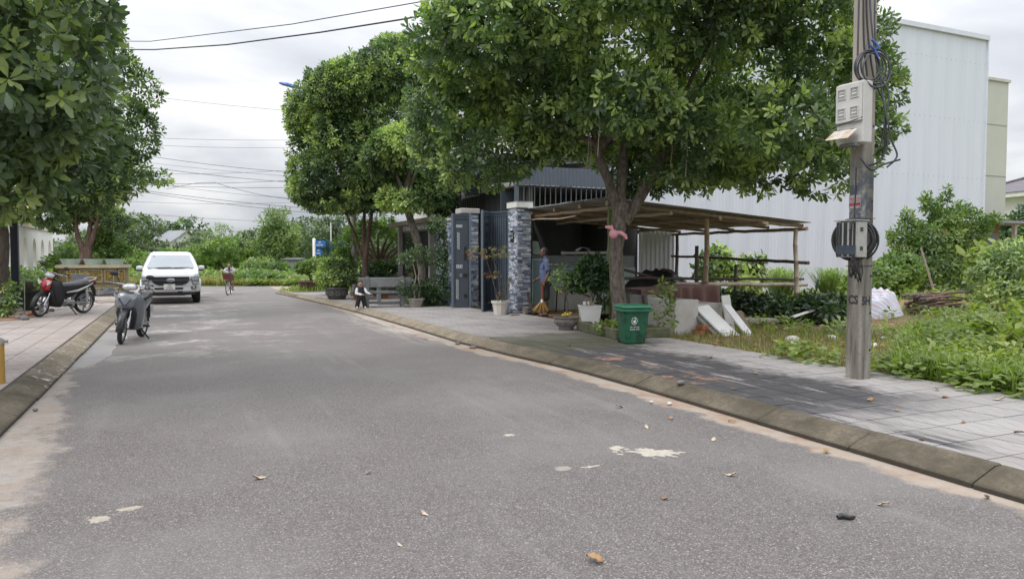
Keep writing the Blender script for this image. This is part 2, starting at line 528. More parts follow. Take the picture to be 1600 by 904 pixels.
def flat(name, pts, z, m, kind='structure', thick=None):
    """a flat outline given in the street's frame as (v, u)"""
    bm_ = MB(); n = len(pts)
    if thick is None:
        bm_.add([(p[0], p[1], z) for p in pts], [tuple(range(n))])
    else:
        bm_.prism(pts, z - thick, z)
    o = bm_.build(name, m, None, rot=(0, 0, TH)) if thick else link_mesh(name, bm_.mesh(name, m), None, rot=(0, 0, TH))
    return tag(o, kind=kind)
def vu(x, y):
    return (x * NX + y * NY, x * DX + y * DY)
left_edge = [(LV - .03, -9), (LV - .03, 30.5)]
road_pts = [(kv(-9) + .03, -9)] + [(v_ + .03, u_) for u_, v_ in KV[1:]] + [vu(-9.4, 33.9), vu(14, 34.5), vu(14, 38.5), vu(-90, 38.0), vu(-90, 35.0), vu(-18.5, 34.6), (LV - .03, 33.6), (LV - .03, -9)]
flat('street', road_pts, 0.0, m_asph)

# ---- the land, out to the horizon
m_land, nt, b = _nodes('meadow')
q = NT(nt); P, v, u, z = q.street()
n1 = q.noise(P, .09, 6, .65); n2 = q.noise(P, 1.6, 6, .7)
col = q.ramp(n2, [(.3, (.075, .105, .028)), (.5, (.125, .16, .042)), (.7, (.22, .215, .085))])
col = q.mix(q.smooth(n1, .5, .62, 0, .5), col, (.27, .235, .13))
q.out(col, b); b.inputs['Roughness'].default_value = .95
q.bump(n2, 1.0, .08, b)
bm_ = MB(); bm_.quad((-1500, -400, -.06), (1500, -400, -.06), (1500, 2200, -.06), (-1500, 2200, -.06))
tag(bm_.build('ground', m_land), kind='structure')

# ---- pavement slabs and kerbs
m_kerb, nt, b = _nodes('kerb_concrete')
q = NT(nt); P, v, u, z = q.street()
n1 = q.noise(P, 2.4, 6, .7); n2 = q.noise(P, 30, 5, .7)
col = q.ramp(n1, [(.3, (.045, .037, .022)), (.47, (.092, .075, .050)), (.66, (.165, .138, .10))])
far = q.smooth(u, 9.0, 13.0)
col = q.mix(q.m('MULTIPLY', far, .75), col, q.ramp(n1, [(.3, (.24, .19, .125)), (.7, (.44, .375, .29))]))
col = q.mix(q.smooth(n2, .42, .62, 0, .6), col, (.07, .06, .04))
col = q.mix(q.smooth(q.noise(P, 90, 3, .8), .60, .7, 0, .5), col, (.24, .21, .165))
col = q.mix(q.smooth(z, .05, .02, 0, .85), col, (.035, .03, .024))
spl = q.m('MULTIPLY', q.smooth(q.noise(P, 6, 6, .8, .6), .56, .66), q.m('MULTIPLY', q.smooth(v, -1.2, -1.4), q.m('MULTIPLY', q.smooth(u, 8.8, 10.2), q.smooth(u, 13, 15, 1, 0))))
col = q.mix(spl, col, (.62, .58, .53))
q.out(col, b); b.inputs['Roughness'].default_value = .92
q.bump(q.m('ADD', n2, q.m('MULTIPLY', n1, 2)), .7, .012, b)

m_mortar = mat('mortar', (.045, .042, .037), .95, (.09, .08, .07), 9, world_space=True)

def tile_material(name, pale, warm, stained):
    m, nt, b = _nodes(name)
    q = NT(nt); P, v, u, z = q.street()
    oi = nt.nodes.new('ShaderNodeObjectInfo')
    n1 = q.noise(P, .9, 6, .65); n2 = q.noise(P, 24, 5, .7); n3 = q.noise(P, 5.0, 6, .7)
    col = q.mix(q.smooth(n1, .36, .66), pale, warm)
    cell = q.m('MULTIPLY', q.m('ADD', q.m('FLOOR', q.m('DIVIDE', u, .4)), q.m('MULTIPLY', q.m('FLOOR', q.m('DIVIDE', q.m('SUBTRACT', v, 7.66), .4)), 7.31)), 12.9898)
    rnd = q.m('FRACT', q.m('MULTIPLY', q.m('SINE', cell), 43758.5))
    col = q.mix(q.m('MULTIPLY', rnd, .22), col, tuple(c * .6 for c in warm))
    # each tile is cast with a curling groove
    gx = q.m('ADD', v, q.m('MULTIPLY', q.m('SINE', q.m('MULTIPLY', u, 15.708)), .045))
    gr = q.m('ABSOLUTE', q.m('SINE', q.m('MULTIPLY', gx, 23.56)))
    groove = q.smooth(gr, .06, .2, 1, 0)
    col = q.mix(q.m('MULTIPLY', groove, .42), col, (.14, .13, .12))
    col = q.mix(q.smooth(n2, .5, .75, 0, .28), col, (.22, .20, .185))
    col = q.mix(q.smooth(n3, .56, .74, 0, .45), col, tuple(c * .68 for c in warm))
    if stained:
        w = q.m('MULTIPLY', q.m('SUBTRACT', q.noise(P, .8, 6, .7), .5), 2.6)
        w2 = q.m('MULTIPLY', q.m('SUBTRACT', q.noise(P, 3.2, 5, .7), .5), 1.1)
        uu = q.m('ADD', u, w); vv = q.m('ADD', q.m('ADD', v, q.m('MULTIPLY', w, .55)), w2)
        soot = q.m('MULTIPLY', q.m('MULTIPLY', q.smooth(uu, 3.9, 5.2), q.smooth(uu, 10.4, 11.3, 1, 0)), q.smooth(vv, 6.3, 7.0, 1, 0))
        mp = nt.nodes.new('ShaderNodeMapping'); mp.inputs['Scale'].default_value = (4.5, .7, 1); nt.links.new(P, mp.inputs['Vector'])
        soot = q.m('MULTIPLY', soot, q.smooth(q.noise(mp.outputs[0], 1.2, 6, .72), .34, .46, .12, 1))
        soot2 = q.m('MULTIPLY', q.m('MULTIPLY', q.smooth(u, 3.2, 3.6), q.smooth(u, 6.0, 6.6, 1, 0)), q.m('MULTIPLY', q.smooth(v, 4.85, 5.0), q.smooth(v, 5.1, 5.6, 1, 0)))
        soot2 = q.m('MULTIPLY', soot2, q.smooth(q.noise(mp.outputs[0], 2.3, 6, .72), .42, .56))
        col = q.mix(q.m('MULTIPLY', q.m('MAXIMUM', soot, soot2), .92), col, q.ramp(n3, [(.3, (.014, .014, .017)), (.7, (.045, .044, .048))]))
        moss = q.m('MULTIPLY', q.m('MULTIPLY', q.smooth(u, 9.3, 9.9), q.smooth(uu, 11.5, 12.3, 1, 0)), q.smooth(vv, 6.7, 7.5, 1, 0))
        moss = q.m('MULTIPLY', moss, q.smooth(n3, .28, .42))
        col = q.mix(q.m('MULTIPLY', moss, .8), col, (.075, .075, .045))
        clay = q.m('MULTIPLY', q.m('MULTIPLY', q.smooth(u, 6.2, 6.7), q.smooth(u, 8.4, 9.2, 1, 0)), q.m('MULTIPLY', q.smooth(v, 4.9, 5.05), q.smooth(v, 5.3, 5.75, 1, 0)))
        clay = q.m('MULTIPLY', clay, q.smooth(q.noise(P, 2.6, 6, .7), .52, .60))
        col = q.mix(q.m('MULTIPLY', clay, .85), col, (.36, .19, .115))
    q.out(col, b); b.inputs['Roughness'].default_value = .85
    q.bump(q.m('SUBTRACT', n2, q.m('MULTIPLY', groove, .9)), .5, .008, b)
    return m
m_tile_r = tile_material('grey_tile', (.345, .325, .316), (.285, .26, .246), True)
m_tile_l = tile_material('pinkish_tile', (.41, .365, .34), (.36, .30, .27), False)

def seen(p):
    """roughly inside the picture"""
    d = p - cam.location
    f = Vector((0, math.cos(.0435), -math.sin(.0435))); u_ = Vector((0, math.sin(.0435), math.cos(.0435)))
    k = d.dot(f)
    if k < .3: return False
    return abs(d.x / k) < .74 and abs(d.dot(u_) / k) < .44
tile_me = {}
def tile_mesh(m):
    if m.name not in tile_me:
        t = MB(); s_, h = .1955, .03
        t.box((0, 0, 0), (2 * s_, 2 * s_, h), taper=.988)
        tile_me[m.name] = t.mesh('paving_tile', m)
    return tile_me[m.name]
def pave(root, m, cells):
    """cells: (v centre, u centre, width factor); the 300 that show largest are tiles of their own"""
    rows = []
    for v_, u_, w in cells:
        p = R(u_, v_, WALK)
        d = (p - cam.location).length
        rows.append((0 if seen(p) else 1, d, p, w))
    rows.sort(key=lambda r: (r[0], r[1]))
    rest = MB(); me = tile_mesh(m)
    for i, (hid, d, p, w) in enumerate(rows):
        h = WALK - .015 + random.uniform(-.0015, .0015)
        tilt = (random.uniform(-.004, .004), random.uniform(-.004, .004), TH)
        if i < 300 and not hid:
            o = link_mesh('paving_tile', me, root, (p.x, p.y, h), tilt)
            o.scale = (w, 1, 1)
        else:
            M = Matrix.Translation((p.x, p.y, h)) @ Matrix.Rotation(TH, 4, 'Z')
            rest.box((0, 0, 0), (.394 * w, .394, .03), M=M, taper=.988)
    if rest.v:
        tag(rest.build('tile_field', m, root), kind='stuff')

# right pavement
pr = [(kv(u_) + .27, u_) for u_ in [-6, 0, 2.7, 5, 7, 8.6, 10, 11, 12, 15, 19.7, 24.4, 28, 31]] + [(6.9, 31), (7.66, 16.6), (7.66, -6)]
pave_r = flat('pavement', pr, WALK - .009, m_mortar, thick=.2)
pave_r.rotation_euler = (0, 0, 0)
for vtx in pave_r.data.vertices:
    x, y = vtx.co.x, vtx.co.y
    vtx.co.x, vtx.co.y = x * NX + y * DX, x * NY + y * DY
cells = []
for j in range(-14, 75):
    u_ = .4 * j + .2
    edge = kv(u_) + .31
    lim = 7.66 if u_ < 16.6 else 7.25
    for k in range(0, 10):
        v1 = 7.66 - .4 * k; v0 = max(v1 - .4, edge)
        if v1 > lim + .01 or v1 - v0 < .08: continue
        cells.append(((v0 + v1) / 2, u_, (v1 - v0) / .4))
pave(pave_r, m_tile_r, cells)
# left pavement
pl = [(LV - .31, -6), (LV - .31, 30.5), (-4.75, 30.5), (-4.75, -6)]
pave_l = flat('pavement', pl, WALK - .009, m_mortar, thick=.2)
pave_l.rotation_euler = (0, 0, 0)
for vtx in pave_l.data.vertices:
    x, y = vtx.co.x, vtx.co.y
    vtx.co.x, vtx.co.y = x * NX + y * DX, x * NY + y * DY
cells = []
for j in range(-2, 76):
    u_ = .4 * j + .2
    for k in range(7):
        v1 = LV - .34 - .4 * k
        if k >= 5 and 19.0 < u_ < 22.0 and v1 < -3.1: continue
        cells.append((v1 - .2, u_, 1.0))
pave(pave_l, m_tile_l, cells)

def kerb(name, foot, sgn, u0, u1):
    root = thing(name, None, None); root['kind'] = 'structure'
    u_ = u0
    while u_ < u1:
        L = 1.0 + random.uniform(-.03, .03)
        a, c = u_, u_ + L - .007
        dz = random.uniform(-.004, .004); dv = random.uniform(-.007, .007)
        prof = [(0, -.12), (0, .032), (.025, .046), (.235, WALK + .004), (.305, WALK + .004), (.305, -.12)]
        rings = []
        for uu in (a, a + .012, c - .012, c):
            ins = .006 if uu in (a, c) else 0
            rings.append([tuple(R(uu, foot(uu) + sgn * (x + dv + ins * (x < .1)), zz + dz * (zz > 0) - ins * (zz > 0.01))) for x, zz in prof])
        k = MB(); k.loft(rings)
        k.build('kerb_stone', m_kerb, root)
        u_ += L
    return root
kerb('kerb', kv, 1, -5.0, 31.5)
kerb('kerb', lambda u_: LV, -1, -2.0, 30.0)

# the vacant plot on the right, a little uneven
m_soil, nt, b = _nodes('plot_soil')
q = NT(nt); P, v, u, z = q.street()
n1 = q.noise(P, .55, 6, .68); n2 = q.noise(P, 5, 6, .7); n3 = q.noise(P, 28, 4, .7)
col = q.ramp(n2, [(.32, (.10, .065, .038)), (.5, (.19, .125, .075)), (.68, (.29, .215, .14))])
red = q.m('MULTIPLY', q.smooth(u, 9, 12.5), q.smooth(n1, .40, .56))
col = q.mix(q.m('MULTIPLY', red, .7), col, (.31, .165, .085))
col = q.mix(q.smooth(n1, .5, .38, 0, .75), col, q.ramp(n3, [(.3, (.055, .085, .02)), (.7, (.15, .19, .05))]))
col = q.mix(q.smooth(n3, .58, .75, 0, .5), col, (.34, .29, .19))
q.out(col, b); b.inputs['Roughness'].default_value = .97
q.bump(q.m('ADD', n2, q.m('MULTIPLY', n3, .5)), 1.0, .05, b)
def plot_z(u_, v_):
    k = min(1.0, max(0.0, (v_ - 7.7) / 1.2))
    h = .05 + k * (.10 * noise.noise((u_ * .35, v_ * .35, 2.1)) + .03 * noise.noise((u_ * 1.6, v_ * 1.6, 5)))
    h += .42 * math.exp(-(((u_ - 12.5) / 2.6) ** 2 + ((v_ - 18.5) / 3.0) ** 2))      # the red heap
    return h
bm_ = MB(); nu, nv = 64, 60
vs, fs = [], []
for i in range(nu + 1):
    for j in range(nv + 1):
        u_ = -8 + 33 * i / nu; v_ = 7.68 + 30 * (j / nv) ** 1.35
        p = R(u_, v_, plot_z(u_, v_)); vs.append(tuple(p))
for i in range(nu):
    for j in range(nv):
        a = i * (nv + 1) + j; fs.append((a, a + nv + 1, a + nv + 2, a + 1))
bm_.add(vs, fs, True)
tag(bm_.build('vacant_plot', m_soil), kind='structure')
# raised verge at the far street corner
m_verge = mat('verge_soil', (.13, .13, .05), .95, (.26, .21, .13), 3.0, .6, world_space=True)
flat('verge', [(3.95, 28.5), (3.75, 32.0), vu(-9.2, 33.6), vu(2, 34.2), vu(3, 27), (6.9, 27.5), (4.4, 27.5)], .10, m_verge, thick=.2)
# earth round the left street tree
flat('tree_pit', [(-4.74, 19.0), (-4.74, 22.4), (-3.25, 22.0), (-3.0, 20.6), (-3.25, 19.1)], .132, mat('red_earth', (.23, .13, .075), .95, (.35, .22, .14), 7, .6, world_space=True), thick=.05)
# ================================================================== TREES AND PLANTS
m_bark_g = mat('grey_bark', (.075, .057, .046), .92, (.23, .20, .17), 13, 1.0, 30, stretch=(1.6, 1.6, .6))
m_bark_d = mat('dark_bark', (.075, .06, .05), .93, (.16, .13, .11), 8, 1.0, 20, stretch=(1.6, 1.6, .6))
m_bark_r = mat('reddish_bark', (.125, .075, .055), .9, (.23, .165, .13), 7, .9, 18, stretch=(1.6, 1.6, .5))
m_bark_p = mat('pale_bark', (.28, .24, .19), .9, (.42, .37, .30), 8, .6, 20, stretch=(1.6, 1.6, .5))
m_leaf_street = leaf_mat('street_tree_leaf', (.046, .076, .042), (.122, .188, .078), (.41, .49, .17), .30, .33)
m_leaf_deep = leaf_mat('deep_green_leaf', (.026, .056, .025), (.05, .102, .038), (.13, .21, .055), .38, .28)
m_leaf_near = leaf_mat('broad_leaf', (.048, .074, .047), (.098, .148, .080), (.27, .335, .115), .38, .32)
m_leaf_bright = leaf_mat('bright_leaf', (.07, .12, .035), (.12, .195, .05), (.22, .29, .075), .5, .35)
m_leaf_weed = leaf_mat('weed_leaf', (.095, .14, .038), (.18, .24, .058), (.33, .36, .12), .5, .36)
m_leaf_far = leaf_mat('far_leaf', (.055, .085, .045), (.088, .132, .062), (.15, .195, .085), .6, .25)  # colour lightened in place of haze over the far trees
m_leaf_pale = leaf_mat('pale_far_leaf', (.11, .17, .065), (.17, .245, .085), (.26, .32, .12), .6, .3)
m_leaf_dark = leaf_mat('dark_shrub_leaf', (.022, .044, .020), (.042, .078, .032), (.09, .14, .05), .35, .2)
m_blade = leaf_mat('grass_blade', (.13, .19, .035), (.22, .30, .07), (.40, .40, .15), .6, .35)
m_blade_dry = leaf_mat('dry_grass_blade', (.12, .13, .035), (.22, .21, .07), (.42, .36, .18), .7, .3)
m_blade_lemon = leaf_mat('lemongrass_blade', (.19, .25, .12), (.30, .37, .19), (.44, .48, .29), .5, .35)
m_dry = mat('dry_leaf', (.36, .22, .10), .8, (.24, .13, .06), 20)
m_dry_pale = mat('pale_dry_leaf', (.55, .46, .36), .8, (.40, .31, .22), 20)

def bent(a, b, bulge, n=6, seed=0):
    """a slightly wandering path from a to b"""
    a, b = Vector(a), Vector(b)
    g = random.Random(seed)
    off = Vector((g.uniform(-1, 1), g.uniform(-1, 1), g.uniform(.1, .8))).normalized() * bulge
    return [a.lerp(b, i / n) + off * math.sin(PI * i / n) + Vector((g.uniform(-1, 1), g.uniform(-1, 1), 0)) * bulge * .18 * (0 < i < n) for i in range(n + 1)]
def bark_tube(mb, pts, rs, n=12, rough=.10, seed=0):
    """a trunk with an uneven, lumpy outline"""
    pts = [Vector(p) for p in pts]
    # resample
    P, Rr = [], []
    for i in range(len(pts) - 1):
        k = max(2, int((pts[i + 1] - pts[i]).length / .12))
        for j in range(k):
            P.append(pts[i].lerp(pts[i + 1], j / k)); Rr.append(rs[i] + (rs[i + 1] - rs[i]) * j / k)
    P.append(pts[-1]); Rr.append(rs[-1])
    b0 = len(mb.v)
    mb.tube(P, Rr, n, True, True)
    for idx in range(b0, len(mb.v)):
        k = (idx - b0) // n
        if k >= len(P): continue
        p = Vector(mb.v[idx]); c = P[k]
        f = 1 + rough * noise.noise((p.x * 5 + seed, p.y * 5, p.z * 2.2)) + rough * .8 * noise.noise((p.x * 14, p.y * 14 + seed, p.z * 5))
        mb.v[idx] = tuple(c + (p - c) * f)

def crown_mesh(name, blobs, n, per, length, width, m, seed, shell=.45, age_light_mu=.38, spread=(18, 78), droop=.14, tris=5):
    P, ax, rr = crown_points(blobs, n, shell, seed)
    g = np.random.default_rng(seed + 5)
    B = np.array(blobs)
    # sunlit outer tips and dark gaps put into the tone, with young shoots
    fld = np.array([noise.noise((p[0] * .9 + seed, p[1] * .9, p[2] * .9)) for p in P])
    age = (age_light_mu + .04 + fld * .62 + g.normal(0, .2, len(P)) + (rr - .8) * .9).clip(0, 1)
    V, Lp, A = rosettes(P, ax + g.normal(0, .35, P.shape), per, length, width, spread, age, droop=droop, tris=tris)
    return arr_mesh(name, V, 3, Lp, m, A)
def tree(name, label, cat, base, trunks, limbs, blobs, n, per, length, width, leaf, bark, seed, group=None, shell=.45, age_light_mu=.38, spread=(18, 78), droop=.14, tris=5):
    """trunks: list of (points, radii) relative to base; limbs: (points, radii); blobs: clumps relative to base"""
    t = thing(name, label, cat, base, 0, group)
    for i, (p, r) in enumerate(trunks):
        mb = MB(); bark_tube(mb, p, r, 14, .13, seed + i)
        mb.build('trunk', bark, t)
    for i, (p, r) in enumerate(limbs):
        mb = MB(); bark_tube(mb, p, r, 9, .12, seed + 20 + i)
        mb.build('limb', bark, t)
    me = crown_mesh('crown', blobs, n, per, length, width, leaf, seed, shell, age_light_mu, spread, droop, tris)
    tag(link_mesh('crown', me, t), kind='stuff')
    return t
def auto_limbs(start, blobs, k, r0, seed):
    g = random.Random(seed); out = []
    for q in g.sample(blobs, min(k, len(blobs))):
        s = Vector(start[g.randrange(len(start))])
        e = Vector(q[:3])
        pth = bent(s, e, (e - s).length * .12, 6, g.random() * 99)
        out.append((pth, [r0 * (1 - .75 * i / 6) for i in range(7)]))
    return out

# ---- the big street tree in the kerbed bed
T1 = R(11.25, 7.24, .12)
blobs = clumps((.65, -.1, 4.95), (3.55, 2.8, 2.2), 80, .95, 3, .78, -.82) + clumps((.6, 0, 4.7), (2.3, 1.8, 1.3), 18, 1.0, 4, .8)
blobs += [(-2.55, .4, 3.25, 1.0, .9, .62), (-3.15, .6, 3.5, .8, .8, .75), (-1.3, .3, 3.6, .8, .8, .5), (1.2, -.3, 3.0, .9, .9, .5), (2.6, -.2, 2.95, .9, .8, .5), (3.6, 0, 3.05, .9, .8, .6),
          (-.1, -1.6, 3.85, .9, .8, .5), (2.2, -1.7, 3.5, 1.0, .8, .55), (4.2, .2, 3.8, .7, .7, .8), (4.35, .3, 4.7, .65, .7, .8), (-3.3, .5, 4.4, .65, .7, .8), (.8, 1.5, 3.1, .8, .8, .5),
          (3.5, 0, 5.5, .9, .8, .9), (4.15, .2, 5.3, .7, .7, .8), (3.3, .2, 6.4, .9, .8, .8), (4.0, 0, 6.4, .7, .7, .8), (2.9, -.8, 5.7, .9, .8, .9), (3.4, -.6, 4.4, .9, .8, .8), (2.7, .4, 6.9, .9, .8, .7), (-2.9, .3, 5.1, .8, .8, .8), (-2.4, .2, 5.8, .8, .8, .7), (-3.1, .4, 3.9, .8, .8, .6), (-2.1, .2, 3.35, .85, .8, .5), (-1.2, -.6, 3.85, .8, .8, .45), (3.0, -1.2, 3.2, .8, .7, .5),
          (4.4, .2, 3.7, .65, .6, .5), (4.55, .2, 4.4, .6, .6, .6), (1.3, 1.2, 3.7, 1.0, .8, .7), (2.4, 1.2, 3.8, 1.0, .8, .8), (3.3, 1.0, 3.9, .9, .8, .8), (.2, 1.4, 4.1, .9, .8, .7), (1.8, 1.5, 4.8, 1.1, .8, .9), (.15, -1.1, 3.75, .75, .6, .42), (.9, -1.1, 3.65, .75, .6, .42), (-.5, -.9, 3.85, .7, .6, .4), (.4, -.5, 3.75, .7, .5, .4), (1.5, -.9, 3.45, .7, .6, .42), (2.9, 1.3, 5.0, 1.0, .8, .9), (-.9, 1.3, 4.3, .9, .8, .7)]
fork = [(0, 0, 2.25), (-.1, -.02, 2.5), (.1, .05, 2.4)]
lm = [(bent((0, 0, 2.1), (-.55, -.1, 3.9), .12, 6, 1), [.10, .095, .09, .085, .075, .06, .05]),
      (bent((.02, 0, 2.0), (.95, .1, 3.7), .16, 6, 2), [.12, .11, .10, .095, .085, .07, .05]),
      (bent((0, .02, 2.2), (.3, .4, 4.2), .1, 6, 3), [.10, .095, .09, .08, .07, .06, .05]),
      (bent((-.5, -.1, 3.4), (-2.4, .3, 4.1), .2, 6, 4), [.065, .06, .055, .05, .04, .03, .02]),
      (bent((.8, .1, 3.3), (3.2, 0, 4.0), .25, 6, 5), [.07, .065, .055, .05, .04, .03, .02])] + auto_limbs([(-.4, 0, 3.3), (.7, .1, 3.4), (.25, .3, 3.9)], blobs[:60], 16, .05, 9)
big_tree = tree('street_tree', 'large leafy street tree hung with a pink bag, rising behind the green bin', 'tree', T1,
     [([(.02, 0, -.1), (0, 0, .15), (-.06, 0, .8), (-.10, 0, 1.5), (-.04, 0, 2.0), (.0, 0, 2.35)], [.20, .155, .134, .130, .14, .15])], lm, blobs, 36000, 8, .142, .053, m_leaf_street, m_bark_g, 31, 'street trees', shell=.55, age_light_mu=.40, tris=3)
# a few hanging threads of root below the crown
mb = MB()
for i in range(9):
    x, y = random.uniform(-1.2, 1.8), random.uniform(-1.4, .6); z1 = random.uniform(3.3, 3.9)
    mb.tube([(x, y, z1), (x + .02, y, z1 - .35), (x - .01, y, z1 - random.uniform(.5, .95))], .006, 5)
tag(mb.build('hanging_root', m_bark_p, big_tree), kind='stuff')

# ---- round tree further up the street
T2 = Vector((-5.0, 25.0, .12))
blobs = clumps((.35, 0, 5.95), (2.2, 2.2, 2.5), 70, .78, 5, .85, -.95) + clumps((.3, 0, 5.8), (1.4, 1.3, 1.5), 14, .8, 6, .85)
blobs += [(-1.9, 0, 3.75, .7, .7, .6), (-1.0, 0, 3.4, .8, .7, .5), (.2, 0, 3.5, .8, .7, .5), (-1.8, 0, 4.9, .75, .6, .8), (-1.75, -.4, 4.2, .75, .7, .65), (-1.55, -.9, 3.6, .7, .7, .55), (-1.5, 0, 3.4, .75, .7, .5), (-.6, -.5, 3.2, .75, .6, .4), (2.0, -.3, 4.6, .7, .6, .7), (1.8, -.4, 5.4, .8, .7, .8), (1.6, 0, 6.1, .95, .8, .9), (2.2, .2, 5.6, .85, .8, .8), (2.4, 0, 6.6, .75, .7, .7), (2.1, .2, 7.3, .7, .7, .6), (.2, -1.4, 5.0, .9, .7, .8), (-.6, -1.6, 5.2, .9, .7, .8), (1.0, -1.4, 5.6, .9, .7, .8), (0, -1.2, 4.2, .8, .7, .6), (.3, -.9, 3.3, .8, .7, .45), (1.2, -.5, 3.5, .7, .6, .5), (1.1, 0, 3.9, .8, .7, .7), (-1.4, -.9, 3.7, .8, .7, .6), (-.4, -1.2, 3.5, .9, .7, .6), (.6, -1.1, 3.6, .9, .7, .6), (-.9, -1.3, 4.3, .9, .7, .7), (.5, -1.5, 4.3, .9, .7, .7), (1.5, -.8, 4.3, .8, .7, .7), (-1.6, .5, 3.6, .7, .7, .5), (0, .8, 3.5, .9, .8, .5)]
lm = [(bent((-.05, 0, 1.25), (-.75, .1, 3.2), .1, 6, 11), [.06, .055, .05, .045, .04, .035, .03]), (bent((.02, 0, 1.3), (.35, -.1, 3.4), .1, 6, 12), [.085, .08, .075, .07, .06, .05, .04]),
      (bent((0, .03, 1.35), (.0, .3, 3.5), .08, 6, 13), [.08, .075, .07, .06, .055, .05, .04])] + auto_limbs([(-.6, .1, 2.9), (.25, 0, 3.0), (0, .2, 3.3)], blobs, 12, .04, 14)
tree('street_tree', 'tall round-crowned tree beyond the stone bench, its trunk splitting low into stems', 'tree', T2,
     [([(0, 0, -.1), (0, 0, .1), (.0, 0, .7), (.0, 0, 1.4)], [.14, .11, .098, .10])], lm, blobs, 27000, 7, .15, .058, m_leaf_street, m_bark_r, 47, 'street trees', age_light_mu=.38, tris=2)

# ---- leaning tree by the dark fence
T3 = Vector((-2.62, 21.9, .12))
blobs = clumps((-.15, .1, 4.3), (1.25, 1.1, 1.35), 22, .55, 6, .8, -.9) + [(-.9, 0, 3.1, .5, .5, .35), (.5, 0, 3.2, .5, .5, .35), (-.4, -.4, 3.0, .45, .4, .3)]
lm = [(bent((-.58, 0, 3.0), (-.1, .1, 4.6), .12, 6, 21), [.085, .08, .07, .06, .05, .04, .03]), (bent((-.55, 0, 2.95), (-1.0, 0, 4.2), .1, 6, 22), [.07, .06, .055, .05, .04, .03, .02])] + auto_limbs([(-.5, 0, 3.2)], blobs, 6, .035, 23)
tree('street_tree', 'leaning street tree with bare grey trunk in front of the dark fence', 'tree', T3,
     [([(.05, 0, -.1), (.0, 0, .1), (-.06, 0, 1.0), (-.2, 0, 1.9), (-.42, 0, 2.6), (-.58, 0, 3.1)], [.16, .135, .12, .115, .11, .10])], lm, blobs, 6000, 7, .15, .056, m_leaf_street, m_bark_g, 53, 'street trees', age_light_mu=.42, tris=3)

# ---- left side: the near tree, whose crown hangs into the picture
T4 = Vector((-7.35, 7.1, .12))
blobs = clumps((.75, .55, 4.2), (2.45, 2.4, 2.0), 60, .84, 8, .75, -.95) + clumps((.75, .5, 4.1), (1.5, 1.5, 1.2), 14, .8, 7, .8)
blobs += [(2.7, .2, 4.6, .75, .7, .6), (2.95, .3, 3.9, .45, .5, .5), (2.2, .7, 2.75, .7, .6, .5), (1.2, .4, 2.55, .8, .7, .5), (.4, .6, 2.5, .8, .7, .5), (2.9, .2, 5.3, .7, .7, .5), (2.7, .3, 3.2, .7, .7, .6), (2.6, .1, 4.2, .7, .7, .6), (2.4, .5, 2.95, .6, .6, .5), (2.3, -.3, 5.0, .8, .7, .7), (2.2, .2, 5.9, .8, .7, .6)]
lm = [(bent((0, 0, 2.2), (1.6, .5, 4.2), .2, 6, 31), [.12, .11, .10, .085, .07, .055, .04]), (bent((0, 0, 2.2), (-.8, .8, 4.3), .2, 6, 32), [.12, .11, .10, .085, .07, .055, .04])] + auto_limbs([(.6, .2, 3.2), (1.2, .4, 3.8)], blobs, 14, .045, 33)
near_tree = tree('street_tree', 'nearest broad-leaved tree overhanging the left pavement, long leaves against the sky', 'tree', T4,
     [([(0, 0, -.1), (0, 0, .15), (.05, 0, 1.0), (.0, 0, 1.8), (.0, 0, 2.4)], [.24, .19, .17, .17, .16])], lm, blobs, 14000, 8, .16, .058, m_leaf_near, m_bark_d, 61, 'street trees', shell=.5, age_light_mu=.34, droop=.22)
# leaves that hang in front, each its own piece
lv, ll, la = leaf_arrays(np.zeros((1, 3)), np.array([[0, 1.0, 0]]), np.array([[0, 0, 1.0]]), np.array([.19]), np.array([.072]), droop=.2, age=np.array([.55]))
leaf_me = [arr_mesh('leaf', lv, 3, ll, m_leaf_near, np.full(6, a)) for a in (.2, .42, .65)]
g = random.Random(5)
for i in range(34):
    # shoots along the outer right side of this crown
    c = Vector((2.1 + g.uniform(-.9, .95), -.5 + g.uniform(-.6, .7), 3.5 + g.uniform(-1.25, 1.9)))
    yaw0 = g.uniform(0, 6.28)
    for k in range(7):
        o = link_mesh('leaf', leaf_me[g.choice((0, 1, 1, 2) if c.z > 4 else (0, 0, 1, 1))], near_tree, c, (g.uniform(-1.15, -.25), g.uniform(-.4, .4), yaw0 + k * .9 + g.uniform(-.2, .2)))
        s_ = g.uniform(.7, 1.1); o.scale = (s_, s_, s_)

# ---- second left tree, thick trunk at the picture's edge
T5 = R(20.9, -3.93, .13)
blobs = clumps((.8, -.1, 5.0), (2.45, 2.3, 2.2), 60, .78, 9, .8, -.95) + clumps((1.0, 0, 4.8), (1.5, 1.3, 1.2), 12, .8, 10, .85)
blobs += [(3.1, 0, 3.3, .6, .6, .45), (2.5, 0, 2.95, .6, .6, .45), (1.3, -.3, 2.5, .6, .6, .4), (.6, -.2, 2.6, .7, .6, .4), (3.4, .1, 4.3, .5, .5, .6), (3.5, 0, 5.2, .45, .5, .6), (3.85, 0, 3.25, .33, .25, .13), (2.7, 0, 5.9, .7, .6, .6), (2.4, 0, 6.7, .7, .6, .6), (3.0, -.3, 4.7, .7, .6, .6), (2.7, 0, 3.8, .7, .6, .5)]
lm = [(bent((-.05, 0, 2.4), (.8, 0, 4.6), .2, 6, 41), [.2, .18, .15, .12, .10, .08, .06]), (bent((-.05, 0, 2.4), (-.9, .2, 4.5), .2, 6, 42), [.17, .15, .13, .11, .09, .07, .05])] + auto_limbs([(.3, 0, 3.4), (.7, 0, 4.2)], blobs, 13, .045, 43)
